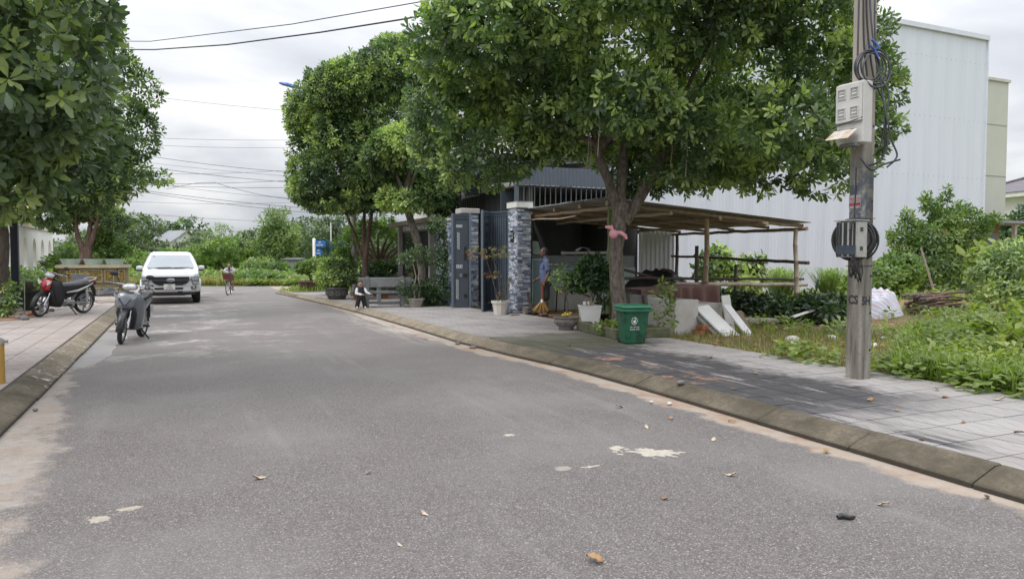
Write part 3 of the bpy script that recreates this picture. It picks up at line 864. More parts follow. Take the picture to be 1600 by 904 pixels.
tree('street_tree', 'street tree with a thick dark trunk in the red earth at the far left edge', 'tree', T5,
     [([(.0, 0, -.1), (-.02, 0, .12), (-.02, 0, .6), (.03, 0, 1.3), (.06, 0, 1.9), (-.05, 0, 2.6)], [.34, .26, .23, .225, .215, .20])], lm, blobs, 20000, 7, .15, .056, m_leaf_street, m_bark_d, 71, 'street trees', age_light_mu=.38, tris=2)
mb = None

# ---- the old tree standing in the gilded planter
T6 = R(32.2, -3.2, 1.24)
blobs = clumps((.1, 0, 2.35), (1.35, 1.25, .95), 26, .5, 12, .72, -.8) + [(1.2, 0, 1.55, .5, .5, .32), (-.9, 0, 1.5, .5, .5, .32)]
lm = [(bent((-.12, 0, .5), (-.38, 0, 1.9), .12, 6, 51), [.12, .11, .1, .085, .07, .05, .04]), (bent((.08, 0, .5), (.5, 0, 1.8), .08, 6, 52), [.12, .11, .1, .085, .07, .05, .04]), (bent((0, 0, .5), (.1, .2, 2.2), .1, 6, 53), [.13, .12, .11, .09, .07, .05, .04])] + auto_limbs([(-.4, 0, 1.5), (.5, 0, 1.4)], blobs, 8, .035, 54)
tree('bonsai_tree', 'old bonsai tree with thick fluted reddish trunk standing on the gilded planter', 'tree', T6,
     [([(-.13, 0, -.1), (-.12, 0, .3), (-.10, .05, .65)], [.19, .15, .13]), ([(.09, 0, -.1), (.08, -.02, .3), (.10, 0, .65)], [.19, .15, .13])], lm, blobs, 5000, 7, .15, .06, m_leaf_street, m_bark_r, 83, 'bonsai trees', age_light_mu=.42, tris=2)

# ---- many-stemmed tree in the grey planter by the dark fence
T7 = Vector((-5.0, 27.6, .95))
lm = []
g = random.Random(3)
ends = []
for i in range(9):
    a = -1.15 + 2.3 * i / 8
    e_ = Vector((math.sin(a) * 1.15, g.uniform(-.4, .4), .5 + math.cos(a) * .9 + g.uniform(-.1, .2)))
    lm.append((bent((math.sin(a) * .1, 0, .25), e_, .1, 6, i + 60), [.075, .07, .06, .05, .04, .03, .022])); ends.append(e_)
blobs = [(e_.x * 1.1, e_.y, e_.z + .15, .42, .38, .25) for e_ in ends] + [(0, 0, 1.8, .7, .5, .35), (-.8, 0, 1.5, .5, .4, .3), (.8, 0, 1.5, .5, .4, .3)]
tree('bonsai_tree', 'bonsai with many bare orange-brown stems fanning out of the grey planter', 'tree', T7,
     [([(0, 0, -.1), (0, 0, .15), (.02, 0, .45)], [.24, .19, .14])], lm, blobs, 700, 6, .12, .05, m_leaf_bright, m_bark_r, 91, 'bonsai trees', age_light_mu=.4)

# ------------------------------------------------------------------ smaller plants
def shrub(name, label, cat, base, blobs, n, per, length, width, leaf, seed, stems=5, bark=None, group=None, age_light_mu=.4, spread=(20, 80), shell=.6, stem_r=.02, droop=.14):
    t = thing(name, label, cat, base, 0, group)
    g = random.Random(seed)
    for i in range(stems):
        q = blobs[i % len(blobs)]
        p = bent((g.uniform(-.05, .05), g.uniform(-.05, .05), -.05), (q[0] + g.uniform(-.3, .3) * q[3], q[1], q[2] + .3 * q[5]), .06, 5, seed + i)
        k = MB(); k.tube(p, [stem_r * (1 - .13 * j) for j in range(6)], 6); k.build('stem', bark or m_bark_p, t)
    tag(link_mesh('foliage', crown_mesh('foliage', blobs, n, per, length, width, leaf, seed, shell, age_light_mu, spread, droop), t), kind='stuff')
    return t

def blades(n, box_fn, h, w, lean, m, name, seed, z_fn=None, curve=.5, h_fn=None):
    """grass blades: box_fn(rng, n) gives x, y; four-point tapering blades"""
    g = np.random.default_rng(seed)
    x, y = box_fn(g, n)
    z = np.array([z_fn(a, b) for a, b in zip(x, y)]) if z_fn else np.zeros(n)
    H = h * (.45 + .75 * g.random(n)) * (h_fn(x, y) if h_fn else 1.0); a = g.random(n) * 6.283
    ln = lean * g.random(n) * H
    d = np.stack([np.cos(a), np.sin(a), np.zeros(n)], 1); s_ = np.stack([-np.sin(a), np.cos(a), np.zeros(n)], 1)
    b0 = np.stack([x, y, z], 1); W = (w * (.6 + .8 * g.random(n)))[:, None]
    m1 = b0 + d * (ln * .35)[:, None] + np.array([0, 0, 1]) * (H * .6)[:, None]
    tp = b0 + d * ln[:, None] + np.array([0, 0, 1]) * (H * (1 - curve * lean * .4))[:, None]
    V = np.stack([b0 - s_ * W * .5, b0 + s_ * W * .5, m1 + s_ * W * .45, m1 - s_ * W * .45, tp], 1).reshape(-1, 3)
    T = np.array([0, 1, 2, 0, 2, 3, 3, 2, 4])
    Lp = (np.arange(n)[:, None] * 5 + T).ravel()
    return V, Lp, np.repeat((.45 + g.normal(0, .22, n)).clip(0, 1), 5)
def street_box(u0, u1, v0, v1, power=1.0):
    def f(g, n):
        u_ = u0 + (u1 - u0) * g.random(n); v_ = v0 + (v1 - v0) * g.random(n) ** power
        return u_ * DX + v_ * NX, u_ * DY + v_ * NY
    return f
def plot_zw(x, y):
    v_, u_ = vu(x, y); return plot_z(u_, v_) - .01

# weeds along the right edge of the picture
parts = []
def weed_box(g, n):
    v_ = 7.74 + 4.9 * g.random(n) ** 1.15
    top = 6.1 + (v_ - 7.74) * .72
    u_ = 2.3 + (top - 2.3) * g.random(n) ** .9
    return u_ * DX + v_ * NX, u_ * DY + v_ * NY
V, Lp, A = blades(15000, weed_box, .52, .014, .9, m_blade, 'weeds', 201, plot_zw, .5, lambda x, y: .85 + np.clip((np.array([vu(a, b)[1] - .6 * (vu(a, b)[0] - 5) for a, b in zip(x, y)]) - 8.0) / 2.2, 0, 1.25))
tag(link_mesh('weeds', arr_mesh('weeds', V, 3, Lp, m_blade, A)), kind='stuff')
g_ = np.random.default_rng(77)
x, y = weed_box(g_, 2300)
keep = np.array([noise.noise((a * .7, b * .7, 1.5)) > -.22 for a, b in zip(x, y)]); x, y = x[keep], y[keep]
hh = g_.random(len(x)) * (.22 + .30 * np.clip((np.array([vu(a, b)[0] for a, b in zip(x, y)]) - 7.7) / 2.5, 0, 1)) + .08
C = np.stack([x, y, np.array([plot_zw(a, b) for a, b in zip(x, y)]) + hh], 1)
V, Lp, A = rosettes(C, np.stack([g_.normal(0, .3, len(x)), g_.normal(0, .3, len(x)), np.ones(len(x))], 1), 6, .10, .05, (45, 100), (.45 + .6 * np.array([noise.noise((a * .8, b * .8, 4)) for a, b in zip(x, y)]) + g_.normal(0, .15, len(x))).clip(0, 1), droop=.22)
# thin stems under the whorls
SV = np.stack([C * [1, 1, 0] + np.array([0, 0, 1]) * (C[:, 2:3] - hh[:, None]) - [.003, 0, 0], C * [1, 1, 0] + np.array([0, 0, 1]) * (C[:, 2:3] - hh[:, None]) + [.003, 0, 0], C], 1).reshape(-1, 3)
SL = np.arange(len(C) * 3)
V, Lp, A = join_arrays([(V, Lp, A), (SV, SL, np.full(len(C) * 3, .4))])
tag(link_mesh('weeds', arr_mesh('weeds', V, 3, Lp, m_leaf_weed, A)), kind='stuff')
# creeping broad leaves along the pavement's edge
def creep_box(g, n):
    u_ = 3.0 + 5.0 * g.random(n); v_ = 7.45 + .75 * g.random(n) ** 1.3 + .08 * np.sin(u_ * 5)
    return u_ * DX + v_ * NX, u_ * DY + v_ * NY
x, y = creep_box(g_, 620)
n_ = len(x); a = g_.random(n_) * 6.283
base = np.stack([x, y, .13 + .20 * g_.random(n_) ** 1.2], 1)
V, Lp, A = leaf_arrays(base, np.stack([np.cos(a), np.sin(a), g_.normal(0, .3, n_)], 1), np.stack([g_.normal(0, .3, n_), g_.normal(0, .3, n_), np.ones(n_)], 1), .10 + .05 * g_.random(n_), .085 + .03 * g_.random(n_), age=(.5 + g_.normal(0, .2, n_)).clip(0, 1))
tag(link_mesh('creeping_leaves', arr_mesh('creeping_leaves', V, 3, Lp, m_leaf_weed, A)), kind='stuff')
# dry short grass between pavement and slabs
V, Lp, A = blades(9000, street_box(6.0, 13.0, 7.66, 11.5, 1.5), .16, .008, 1.1, m_blade_dry, 'dry_grass', 203, plot_zw)
tag(link_mesh('dry_grass', arr_mesh('dry_grass', V, 3, Lp, m_blade_dry, A)), kind='stuff')
V, Lp, A = blades(9000, street_box(6.0, 22, 9, 30, 1.2), .24, .012, 1.0, m_blade, 'dry_grass', 204, plot_zw)
tag(link_mesh('plot_grass', arr_mesh('plot_grass', V, 3, Lp, m_blade, A)), kind='stuff')
# low ground cover round the heap
x, y = street_box(7, 22, 10.5, 27, 1.0)(g_, 2200)
C = np.stack([x, y, np.array([plot_zw(a, b) for a, b in zip(x, y)]) + .05 + .22 * g_.random(len(x))], 1)
fld = np.array([noise.noise((a * .45, b * .45, 3.3)) for a, b in zip(x, y)])
C = C[fld > .02]
V, Lp, A = rosettes(C, np.stack([g_.normal(0, .3, len(C)), g_.normal(0, .3, len(C)), np.ones(len(C))], 1), 6, .13, .07, (45, 100), droop=.2)
tag(link_mesh('ground_cover', arr_mesh('ground_cover', V, 3, Lp, m_leaf_weed, A)), kind='stuff')

# taller single weeds at the right edge
for i, (u_, v_, h_, lb) in enumerate([(4.6, 10.2, .75, 'pale broad-leaved weed rising above the grass nearest the right edge'), (5.4, 11.0, .95, 'tall broad-leaved weed with lime leaves standing over the others'), (6.9, 11.6, .8, 'leafy weed stalk in front of the red earth heap'),
                                      (8.3, 12.6, .62, 'low broad-leaved weed beside the branches heap'),
                                      (4.1, 8.9, .7, 'bushy weed at the right edge just behind the creeping leaves'), (4.9, 9.3, .8, 'leafy weed second from the right edge, taller than the grass'), (5.7, 9.6, .62, 'leafy weed in the middle of the weeds right of the pole'), (6.4, 9.9, .5, 'small leafy weed right of the striped sheet, in the grass')]):
    p = R(u_, v_, plot_z(u_, v_))
    bl = [(.0, 0, h_ * .55, .30, .30, .3 * h_), (.08, .03, h_ * .9, .26, .26, .14), (-.15, .1, h_ * .4, .22, .22, .2)]
    shrub('tall_weed', lb, 'weed', p, bl, 75, 6, .15, .085, m_leaf_weed, 300 + i, 4, m_bark_p, 'tall weeds', .6, (55, 100), .8, .008, .25)

# bushes of the plot
B1 = Vector((13.6, 24.4, .1))
bl = [(0, 0, 1.1, 1.25, 1.0, .95), (-1.15, -.3, .75, .85, .8, .7), (.5, 0, 2.1, .95, .8, .7), (.9, 0, 2.75, .6, .55, .4), (-.25, 0, 2.2, .55, .5, .45), (1.6, 0, 2.2, .55, .5, .35), (.3, 0, 3.2, .33, .3, .28), (1.2, 0, 1.2, .8, .7, .7), (1.35, 0, 3.2, .28, .25, .22), (2.1, 0, 2.6, .3, .3, .2), (-.6, 0, 2.75, .2, .2, .35), (.05, 0, 3.45, .14, .14, .35), (.75, 0, 3.6, .15, .15, .4), (-.95, 0, 2.2, .2, .2, .4), (1.75, 0, 2.95, .22, .2, .25), (2.45, 0, 2.85, .2, .2, .12)]
bl = [(x * .95, y, z * .95, a, b_, c) for x, y, z, a, b_, c in bl]
shrub('wild_bush', 'large airy wild bush with upright shoots against the white metal wall', 'bush', B1, bl, 2900, 6, .17, .058, m_leaf_bright, 401, 11, m_bark_p, 'bushes of the vacant plot', .5, (25, 90), .85, .02, .2)
shrub('wild_bush', 'low dense bright bush just right of the utility pole', 'bush', Vector((11.4, 22.8, .1)), [(0, 0, .65, 1.0, .8, .6), (.7, .2, .9, .7, .6, .6), (-.6, 0, .4, .6, .5, .4)], 950, 6, .17, .085, m_leaf_bright, 402, 5, m_bark_p, 'bushes of the vacant plot', .45, (25, 95), .7, .02, .2)
shrub('wild_bush', 'grey-green bush with drooping twigs at the right edge of the picture', 'bush', Vector((11.2, 16.6, .1)), [(0, 0, .8, .9, .8, .7), (.8, 0, 1.0, .9, .8, .75), (.2, .2, 1.35, .6, .6, .45), (1.5, .2, 1.3, .8, .7, .6)], 1500, 6, .14, .05, m_leaf_street, 403, 7, m_bark_p, 'bushes of the vacant plot', .62, (20, 95), .8, .02, .25)
shrub('wild_bush', 'bush with long pale leaves beside the grey hut', 'bush', Vector((13.3, 19.6, .1)), [(0, 0, 1.0, .9, .8, .7), (.7, 0, 1.5, .6, .6, .5), (-.5, 0, 1.3, .5, .5, .45)], 380, 6, .36, .12, m_leaf_weed, 404, 6, m_bark_p, 'bushes of the vacant plot', .5, (25, 100), .8, .02, .3)
shrub('papaya_sapling', 'young leafy sapling behind the bamboo rails, left of the others', 'sapling', Vector((6.15, 22.6, .05)), [(0, 0, 1.15, .55, .5, .45), (.2, 0, 1.5, .35, .3, .25)], 150, 7, .24, .09, m_leaf_street, 405, 3, m_bark_p, 'saplings behind the rails', .45, (30, 95), .8, .02, .25)
shrub('papaya_sapling', 'young leafy sapling between the bamboo posts with drooping leaves', 'sapling', Vector((7.15, 22.4, .05)), [(0, 0, .85, .6, .5, .5), (.15, 0, 1.3, .4, .35, .25)], 170, 7, .24, .09, m_leaf_street, 406, 3, m_bark_p, 'saplings behind the rails', .5, (30, 95), .8, .02, .25)
for i, (x, y, s_, lb) in enumerate([(5.75, 17.1, .8, 'dark long-leaved shrub under the middle bamboo post'), (6.1, 16.0, .75, 'dark long-leaved shrub in front of the lowest rail'), (6.75, 15.8, .85, 'dark round shrub at the foot of the end bamboo post'), (5.55, 18.6, .75, 'dark shrub behind the white boards'), (7.15, 16.9, .7, 'dark small-leaved shrub right of the end post')]):
    shrub('dark_shrub', lb, 'shrub', Vector((x, y, .08)), [(0, 0, .32 * s_, .58 * s_, .5 * s_, .30 * s_), (.25, 0, .42 * s_, .32 * s_, .3 * s_, .26 * s_), (-.3, 0, .5 * s_, .22 * s_, .2 * s_, .25 * s_)], 200, 8, .20, .055, m_leaf_dark, 420 + i, 4, m_bark_d, 'dark shrubs under the shelter', .4, (25, 95), .7, .015, .25)
for i, (x, y, lb) in enumerate([(8.85, 24.2, 'clump of lemongrass behind the end bamboo post'), (10.5, 24.2, 'clump of lemongrass beside the utility pole')]):
    t = thing('lemongrass', lb, 'grass clump', (x, y, .05), 0, 'lemongrass clumps')
    V, Lp, A = blades(620, lambda g, n: (g.normal(0, .11, n), g.normal(0, .11, n)), 1.6, .028, 1.3, m_blade_lemon, 'blades', 431 + i, None, .8)
    tag(link_mesh('blades', arr_mesh('blades', V, 3, Lp, m_blade_lemon, A), t), kind='stuff')

# creeper and hedge at the house's left wall
shrub('creeper', 'creeper climbing the stone wall left of the open grey gate', 'creeper', R(20.0, 6.85, .12), [(0, -.05, .35, .5, .35, .35), (.05, 0, 1.0, .28, .2, .6), (.1, .05, 1.8, .28, .18, .5), (-.1, .1, 2.3, .35, .2, .25), (-.45, -.1, .3, .4, .35, .3)], 900, 5, .085, .045, m_leaf_deep, 441, 4, m_bark_d, None, .45, (30, 100), .8, .012, .1)
shrub('low_shrub', 'low bright shrub at the foot of the grey column, left of the creeper', 'shrub', R(20.7, 6.5, .12), [(0, 0, .3, .35, .3, .3), (-.25, 0, .2, .25, .2, .2)], 220, 6, .10, .045, m_leaf_bright, 442, 3, m_bark_d, None, .3, (25, 95), .7, .01)
# undergrowth at the left tree's foot
shrub('low_shrub', 'small leafy shoots growing at the foot of the thick left trunk', 'shrub', R(20.0, -3.55, .13), [(0, 0, .3, .22, .2, .25), (.08, 0, .6, .16, .16, .18), (-.12, 0, .2, .16, .16, .14)], 80, 6, .11, .055, m_leaf_street, 443, 3, m_bark_d, None, .5, (30, 95), .8, .008)
shrub('flowering_bush', 'bush with small orange blossoms behind the gilded planter on its left', 'bush', R(34.6, -3.9, .2), [(0, 0, 1.0, .85, .7, .8), (.9, .2, .9, .7, .6, .6), (-.7, 0, .8, .6, .6, .6)], 950, 6, .17, .07, m_leaf_bright, 444, 5, m_bark_p, None, .35, (25, 95), .8, .02)
shrub('potted_shrub', 'pale-leaved shrub growing out of the pots on the right of the planter', 'shrub', R(32.4, -2.5, 1.4), [(0, 0, .55, .6, .5, .5), (.4, 0, .35, .5, .4, .32), (-.2, 0, .9, .4, .4, .3)], 430, 6, .16, .08, m_leaf_bright, 445, 4, m_bark_p, None, .5, (25, 95), .8, .02)
shrub('garden_bush', 'broad green bush before the white arched wall', 'bush', Vector((-15.2, 22.6, .1)), [(0, 0, .55, .7, .6, .5), (.45, .2, .6, .45, .5, .45), (-.6, 0, .6, .6, .6, .5)], 600, 6, .16, .08, m_leaf_bright, 446, 6, m_bark_p, None, .3, (25, 95), .8, .02)

# ------------------------------------------------------------------ the far tree line
def far_tree(px, y, top, half, seed, label, leaf=None, base=0.0, n=900, size=.55, age=.4, sq=1.0, length=None):
    x = px * y
    h = top
    r = half
    t = thing('tree', label, 'tree', (x, y, base), 0, 'trees along the far field')
    mb = MB(); mb.tube([(0, 0, -.2), (.1, 0, h * .3), (0, 0, h * .7)], [.028 * h + .03, .02 * h + .03, .04], 8); mb.build('trunk', m_bark_d, t)
    bl = clumps((0, 0, h * .56), (r * .72, r * .7, h * .36), 16, r * .42, seed, .85 * sq, -.95)
    L = length or max(.28, r * .12)
    tag(link_mesh('crown', crown_mesh('crown', bl, n, 5, L, L * .55, leaf or m_leaf_far, seed, .6, age, (25, 95)), t), kind='stuff')
    return t
def k(x): return (x - 800) / 1150
far = [(178, 70, 4.0, 2.2, 'dark bushy tree behind the gilded planter in the far row', m_leaf_deep), (205, 78, 6.0, 3.2, 'leafy far tree just right of the left foliage', m_leaf_far), (232, 84, 6.2, 3.2, 'far tree directly behind the white pickup roof on its left', m_leaf_far),
       (258, 92, 6.0, 2.6, 'thin far tree left of the grey-roofed house', m_leaf_deep), (290, 94, 6.3, 3.6, 'dark spreading far tree rising over the grey-roofed house', m_leaf_deep), (310, 78, 3.6, 2.6, 'lower far tree right of the grey-roofed house', m_leaf_far),
       (344, 170, 9.0, 5.0, 'hazy distant tree standing alone on the skyline', m_leaf_pale), (340, 72, 3.0, 2.8, 'bright green far tree above the cyclist on the left', m_leaf_bright), (368, 76, 3.2, 3.0, 'bright green far tree straight above the cyclist', m_leaf_bright), (398, 80, 4.3, 3.0, 'far tree left of the feathery bamboo', m_leaf_far),
       (468, 78, 5.6, 3.2, 'far tree right of the feathery bamboo', m_leaf_far), (500, 74, 5.2, 3.0, 'far tree behind the blue street sign', m_leaf_far), (530, 70, 5.6, 3.0, 'far tree seen past the lamp post', m_leaf_far), (590, 68, 4.8, 3.2, 'far tree seen under the round crown', m_leaf_bright), (150, 74, 4.4, 3.0, 'far tree behind the bonsai trunk', m_leaf_far), (615, 60, 3.6, 2.4, 'far tree seen by the dark fence end', m_leaf_far)]
for i, (px, y, h, r, lb, lf) in enumerate(far):
    far_tree(k(px), y, h, r, 500 + i, lb, lf, 0, 850 if y < 100 else 500, age=.35 + .1 * (i % 3))
# feathery bamboo
t = thing('bamboo_clump', 'tall feathery pale green bamboo clump by the tin shed', 'bamboo', (k(433) * 62, 62, 0), 0)
g = random.Random(8); bl = []
for i in range(22):
    a = g.uniform(0, 6.28); rr_ = g.uniform(.2, 1.9); hh_ = g.uniform(2.6, 5.9) * (1 - .12 * rr_)
    p = [(0 + .3 * math.cos(a), .3 * math.sin(a), -.1), (rr_ * .4 * math.cos(a), rr_ * .4 * math.sin(a), hh_ * .6), (rr_ * math.cos(a), rr_ * math.sin(a), hh_)]
    if i < 12:
        mb = MB(); mb.tube(p, [.045, .03, .012], 6); mb.build('culm', m_bark_p, t)
    for f in (.55, .75, .95): bl.append((rr_ * f * math.cos(a), rr_ * f * math.sin(a), hh_ * f, .62, .6, .55))
tag(link_mesh('foliage', crown_mesh('foliage', bl, 2400, 5, .42, .10, m_leaf_pale, 560, .9, .4, (20, 100), .3), t), kind='stuff')
# two areca palms
for px, h, lb in ((303, 4.6, 'slim palm right of the grey-roofed far house, nearer to it'), (318, 4.2, 'slim palm right of the grey-roofed far house, nearer the white post')):
    t = thing('palm_tree', lb, 'palm', (k(px) * 82, 82, 0), 0, 'slim palms')
    mb = MB(); mb.tube([(-.4, 0, 0), (-.15, 0, h * .5), (0, 0, h)], [.12, .09, .08], 7); mb.build('trunk', m_bark_p, t)
    n_ = 9; dirs = []; bases = []
    g2 = np.random.default_rng(int(px))
    for j in range(n_):
        a = j * 6.283 / n_; el = g2.uniform(-.1, .9)
        for s_ in np.linspace(.15, 1, 9):
            c = np.array([math.cos(a) * 1.2 * s_, math.sin(a) * 1.2 * s_, h + 1.0 * el * s_ - .9 * s_ * s_])
            for sd in (-1, 1):
                bases.append(c); dirs.append([math.cos(a) * .5 - sd * math.sin(a), math.sin(a) * .5 + sd * math.cos(a), -.35])
    V, Lp, A = leaf_arrays(np.array(bases), np.array(dirs), np.tile([0, 0, 1.0], (len(bases), 1)), np.full(len(bases), .5), np.full(len(bases), .10))
    tag(link_mesh('fronds', arr_mesh('fronds', V, 3, Lp, m_leaf_far, A), t), kind='stuff')
# a far wood beyond everything, one mass
g2 = np.random.default_rng(4)
bl = [(x, 150 + 30 * g2.random() + .0 * x, 1.4 + 1.1 * g2.random(), 6, 5, 3.2) for x in np.arange(-190, 200, 5.0)]
tag(link_mesh('distant_woods', crown_mesh('distant_woods', bl, 9000, 5, .95, .6, m_leaf_far, 577, .5, .4, (25, 95))), kind='stuff')
# weeds of the field beyond the side street
def field_box(g, n):
    y_ = 38.6 + 34 * g.random(n) ** 1.8; x_ = -.62 * y_ + (.62 * y_ - 4) * g.random(n)
    return x_, y_
V, Lp, A = blades(24000, field_box, .42, .05, .9, m_blade, 'field_grass', 601)
tag(link_mesh('field_grass', arr_mesh('field_grass', V, 3, Lp, m_blade_dry, A)), kind='stuff')
x, y = field_box(g_, 2400); C = np.stack([x, y, .1 + .5 * g_.random(len(x)) * np.clip((y - 39) / 6, .15, 1)], 1)
fld = np.array([noise.noise((a * .12, b * .12, 7.3)) for a, b in zip(x, y)]); C = C[fld > .05]
V, Lp, A = rosettes(C, np.tile([0, 0, 1.0], (len(C), 1)) + g_.normal(0, .3, C.shape), 6, .34, .16, (40, 100))
tag(link_mesh('field_weeds', arr_mesh('field_weeds', V, 3, Lp, m_leaf_pale, A)), kind='stuff')
for i, (px, y, w, h, lb) in enumerate([(372, 42, .75, .55, 'low bright hedge bush right beside the cyclist'), (395, 41.5, .95, .65, 'low bright hedge bush in the field edge, middle one'), (418, 41.0, .9, .6, 'low bright hedge bush nearest the field corner'), (405, 60, 1.3, 1.5, 'brownish field bush left of the tin shed'), (425, 56, 1.2, 1.2, 'field bush just before the tin shed'), (272, 66, 1.6, 2.3, 'yellowish field bush behind the pickup'), (195, 56, 2.0, 2.2, 'rounded field bush between the planter and the pickup'), (230, 60, 1.8, 1.7, 'low field bush just behind the pickup cab')]):
    shrub('field_bush', lb, 'bush', Vector((k(px) * y, y, 0)), [(0, 0, h * .55, w, w * .8, h * .5), (w * .5, 0, h * .5, w * .6, w * .6, h * .45), (-w * .5, 0, h * .45, w * .6, w * .6, h * .4)], 420, 6, .26 if y > 45 else .2, .13, m_leaf_bright if i != 3 else m_leaf_pale, 620 + i, 3, m_bark_p, 'field bushes', .4, (30, 95), .7, .02)
# verge grass at the corner
V, Lp, A = blades(3500, lambda g, n: (-9.6 + 5.5 * g.random(n), 30.2 + 4.0 * g.random(n)), .28, .02, .9, m_blade, 'verge_grass', 640, lambda a, b: .08)
tag(link_mesh('verge_grass', arr_mesh('verge_grass', V, 3, Lp, m_blade, A)), kind='stuff')
# tree behind the tiled roof at the right edge
far_tree(k(1592), 46, 4.6, 2.6, 660, 'dark tree before the tiled roof at the right edge', m_leaf_deep, 0, 1300)
far_tree(k(1640), 44, 4.4, 2.6, 661, 'dark tree beyond the right edge bush', m_leaf_deep, 0, 900)
# ================================================================== BUILDINGS, WALLS, GATES
m_white_metal = mat('white_steel_sheet', (.635, .675, .74), .45, (.56, .60, .665), 1.6, detail=6, spec=.35, stretch=(1.2, 1, .07), lo=.45, hi=.75)
m_metal_edge = mat('pale_flashing', (.66, .70, .76), .4, (.58, .62, .68), 2)
m_green_wall = mat('pale_green_render', (.52, .525, .47), .85, (.475, .48, .43), .6)
m_concrete = mat('concrete', (.36, .35, .325), .9, (.25, .24, .215), 5, .5, 40)
m_concrete_l = mat('pale_concrete', (.58, .555, .525), .9, (.46, .435, .40), 4, .4, 40)
m_concrete_d = mat('dark_concrete', (.20, .195, .185), .9, (.12, .115, .105), 6, .6, 40)
m_dark_metal = mat('dark_grey_metal', (.035, .038, .045), .5, (.055, .058, .065), 3)
m_grey_sheet = mat('blue_grey_sheet', (.095, .113, .142), .5, (.08, .095, .12), 2)
m_dark_sheet = mat('dark_grey_sheet', (.10, .105, .105), .55, (.075, .078, .078), 2)
m_black = mat('black_paint', (.012, .012, .014), .45, (.022, .022, .025), 5)
m_inside = mat('shop_interior', (.12, .12, .12), .9, (.085, .085, .085), 2)
m_gate = mat('slate_blue_gate_paint', (.062, .076, .096), .38, (.052, .064, .082), 3, spec=.5)
m_gate_l = mat('light_gate_trim', (.135, .17, .215), .38, (.11, .14, .18), 3)
m_silver = mat('silver_cutout', (.55, .57, .58), .45, (.36, .38, .40), 40)
m_white = mat('white_paint', (.76, .75, .73), .6, (.66, .65, .62), 3)
m_whitewash = mat('white_wall_paint', (.80, .79, .78), .7, (.70, .69, .67), 1.2)
m_teal = mat('teal_wall_paint', (.42, .56, .555), .6, (.34, .47, .47), 2.5)
m_teal_pale = mat('pale_teal_paint', (.66, .75, .745), .6, (.56, .64, .635), 2.5)
m_gold = mat('gilded_relief', (.58, .40, .09), .45, (.34, .22, .05), 18, .8, 30, metal=.3)
m_ochre = mat('ochre_plaster', (.25, .19, .08), .8, (.15, .115, .05), 7, .4)
m_ochre_l = mat('pale_ochre_cap', (.52, .46, .34), .8, (.38, .325, .23), 6, .3)
m_celadon = mat('celadon_glaze', (.42, .53, .47), .35, (.34, .43, .38), 5)
m_roof_tile = mat('dark_violet_roof_tile', (.16, .145, .165), .7, (.105, .095, .11), 4)
m_roof_grey = mat('grey_roof_sheet', (.27, .275, .29), .7, (.22, .225, .24), 1)
m_tin = mat('weathered_tin', (.30, .315, .325), .6, (.20, .21, .22), 2)
m_tan_slab = mat('tan_slab', (.35, .28, .235), .85, (.27, .21, .175), 4)
m_glass = mat('window_glass', (.05, .06, .07), .08, (.04, .05, .06), 1, spec=.8)

def rib_profile(w, pitch, h, top=.35):
    """trapezoid corrugation across w: list of (x, depth)"""
    pts = []; n = max(1, round(w / pitch)); p = w / n
    for i in range(n):
        x = i * p
        pts += [(x, 0), (x + p * (1 - top) * .78, 0), (x + p * (.5 + .5 * (1 - top) * .0 + .28), -h), (x + p * .96, -h)]
    pts.append((w, 0)); return pts
def ribbed(mb, w, z0, z1, pitch, h, thick=.004, M=None, sine=False):
    """a standing corrugated sheet in the x-z plane, ribs proud towards -y"""
    if sine:
        n = max(4, int(w / pitch * 8)); pr_ = [(w * i / n, -h * .5 * (1 + math.sin(2 * PI * (w * i / n) / pitch))) for i in range(n + 1)]
    else:
        pr_ = rib_profile(w, pitch, h)
    a = [(x, y, z0) for x, y in pr_]; b_ = [(x, y, z1) for x, y in pr_]
    k = len(a)
    mb.add(a + b_, [(i, i + 1, k + i + 1, k + i) for i in range(k - 1)], False, M)
    a2 = [(x, y + thick, z) for x, y, z in a]; b2 = [(x, y + thick, z) for x, y, z in b_]
    mb.add(a2 + b2, [(i + 1, i, k + i, k + i + 1) for i in range(k - 1)], False, M)
    return mb

# ---- tall house clad in white steel sheet; its long side faces us
t = thing('metal_clad_building', 'tall building clad in white ribbed steel sheet behind the vacant plot', 'building', R(24, 13.4, 0), TH)
W_, H_ = 23.3, 12.3
n = 22; w = W_ / n
me = ribbed(MB(), w, 0, H_, .176, .0095).mesh('wall_sheet', m_white_metal)
for i in range(n):
    link_mesh('wall_sheet', me, t, (i * w, -.004 * (i % 2), 0))
mb = MB(); mb.box((W_ / 2, 2.6, H_ / 2 - .05), (W_ - .1, 5.0, H_ - .1)); mb.build('wall', m_whitewash, t)
mb = MB(); mb.box((W_ / 2, -.05, H_ + .02), (W_ + .1, .16, .22)); mb.build('eave_flashing', m_metal_edge, t)
mb = MB(); mb.box((W_ + .02, -.02, H_ / 2), (.10, .10, H_ - .1)); mb.build('corner_flashing', m_metal_edge, t)
mb = MB(); mb.box((W_ / 2, 2.6, H_ + .06), (W_ + .06, 5.1, .08)); mb.build('roof', m_roof_grey, t)
mb = MB()
for z in (2.6, 5.4, 8.2, 11.0):
    for i in range(int(W_ / .353)):
        mb.box((i * .353 + .165, -.036, z), (.022, .012, .022))
tag(mb.build('sheet_screw', m_roof_grey, t), kind='stuff')
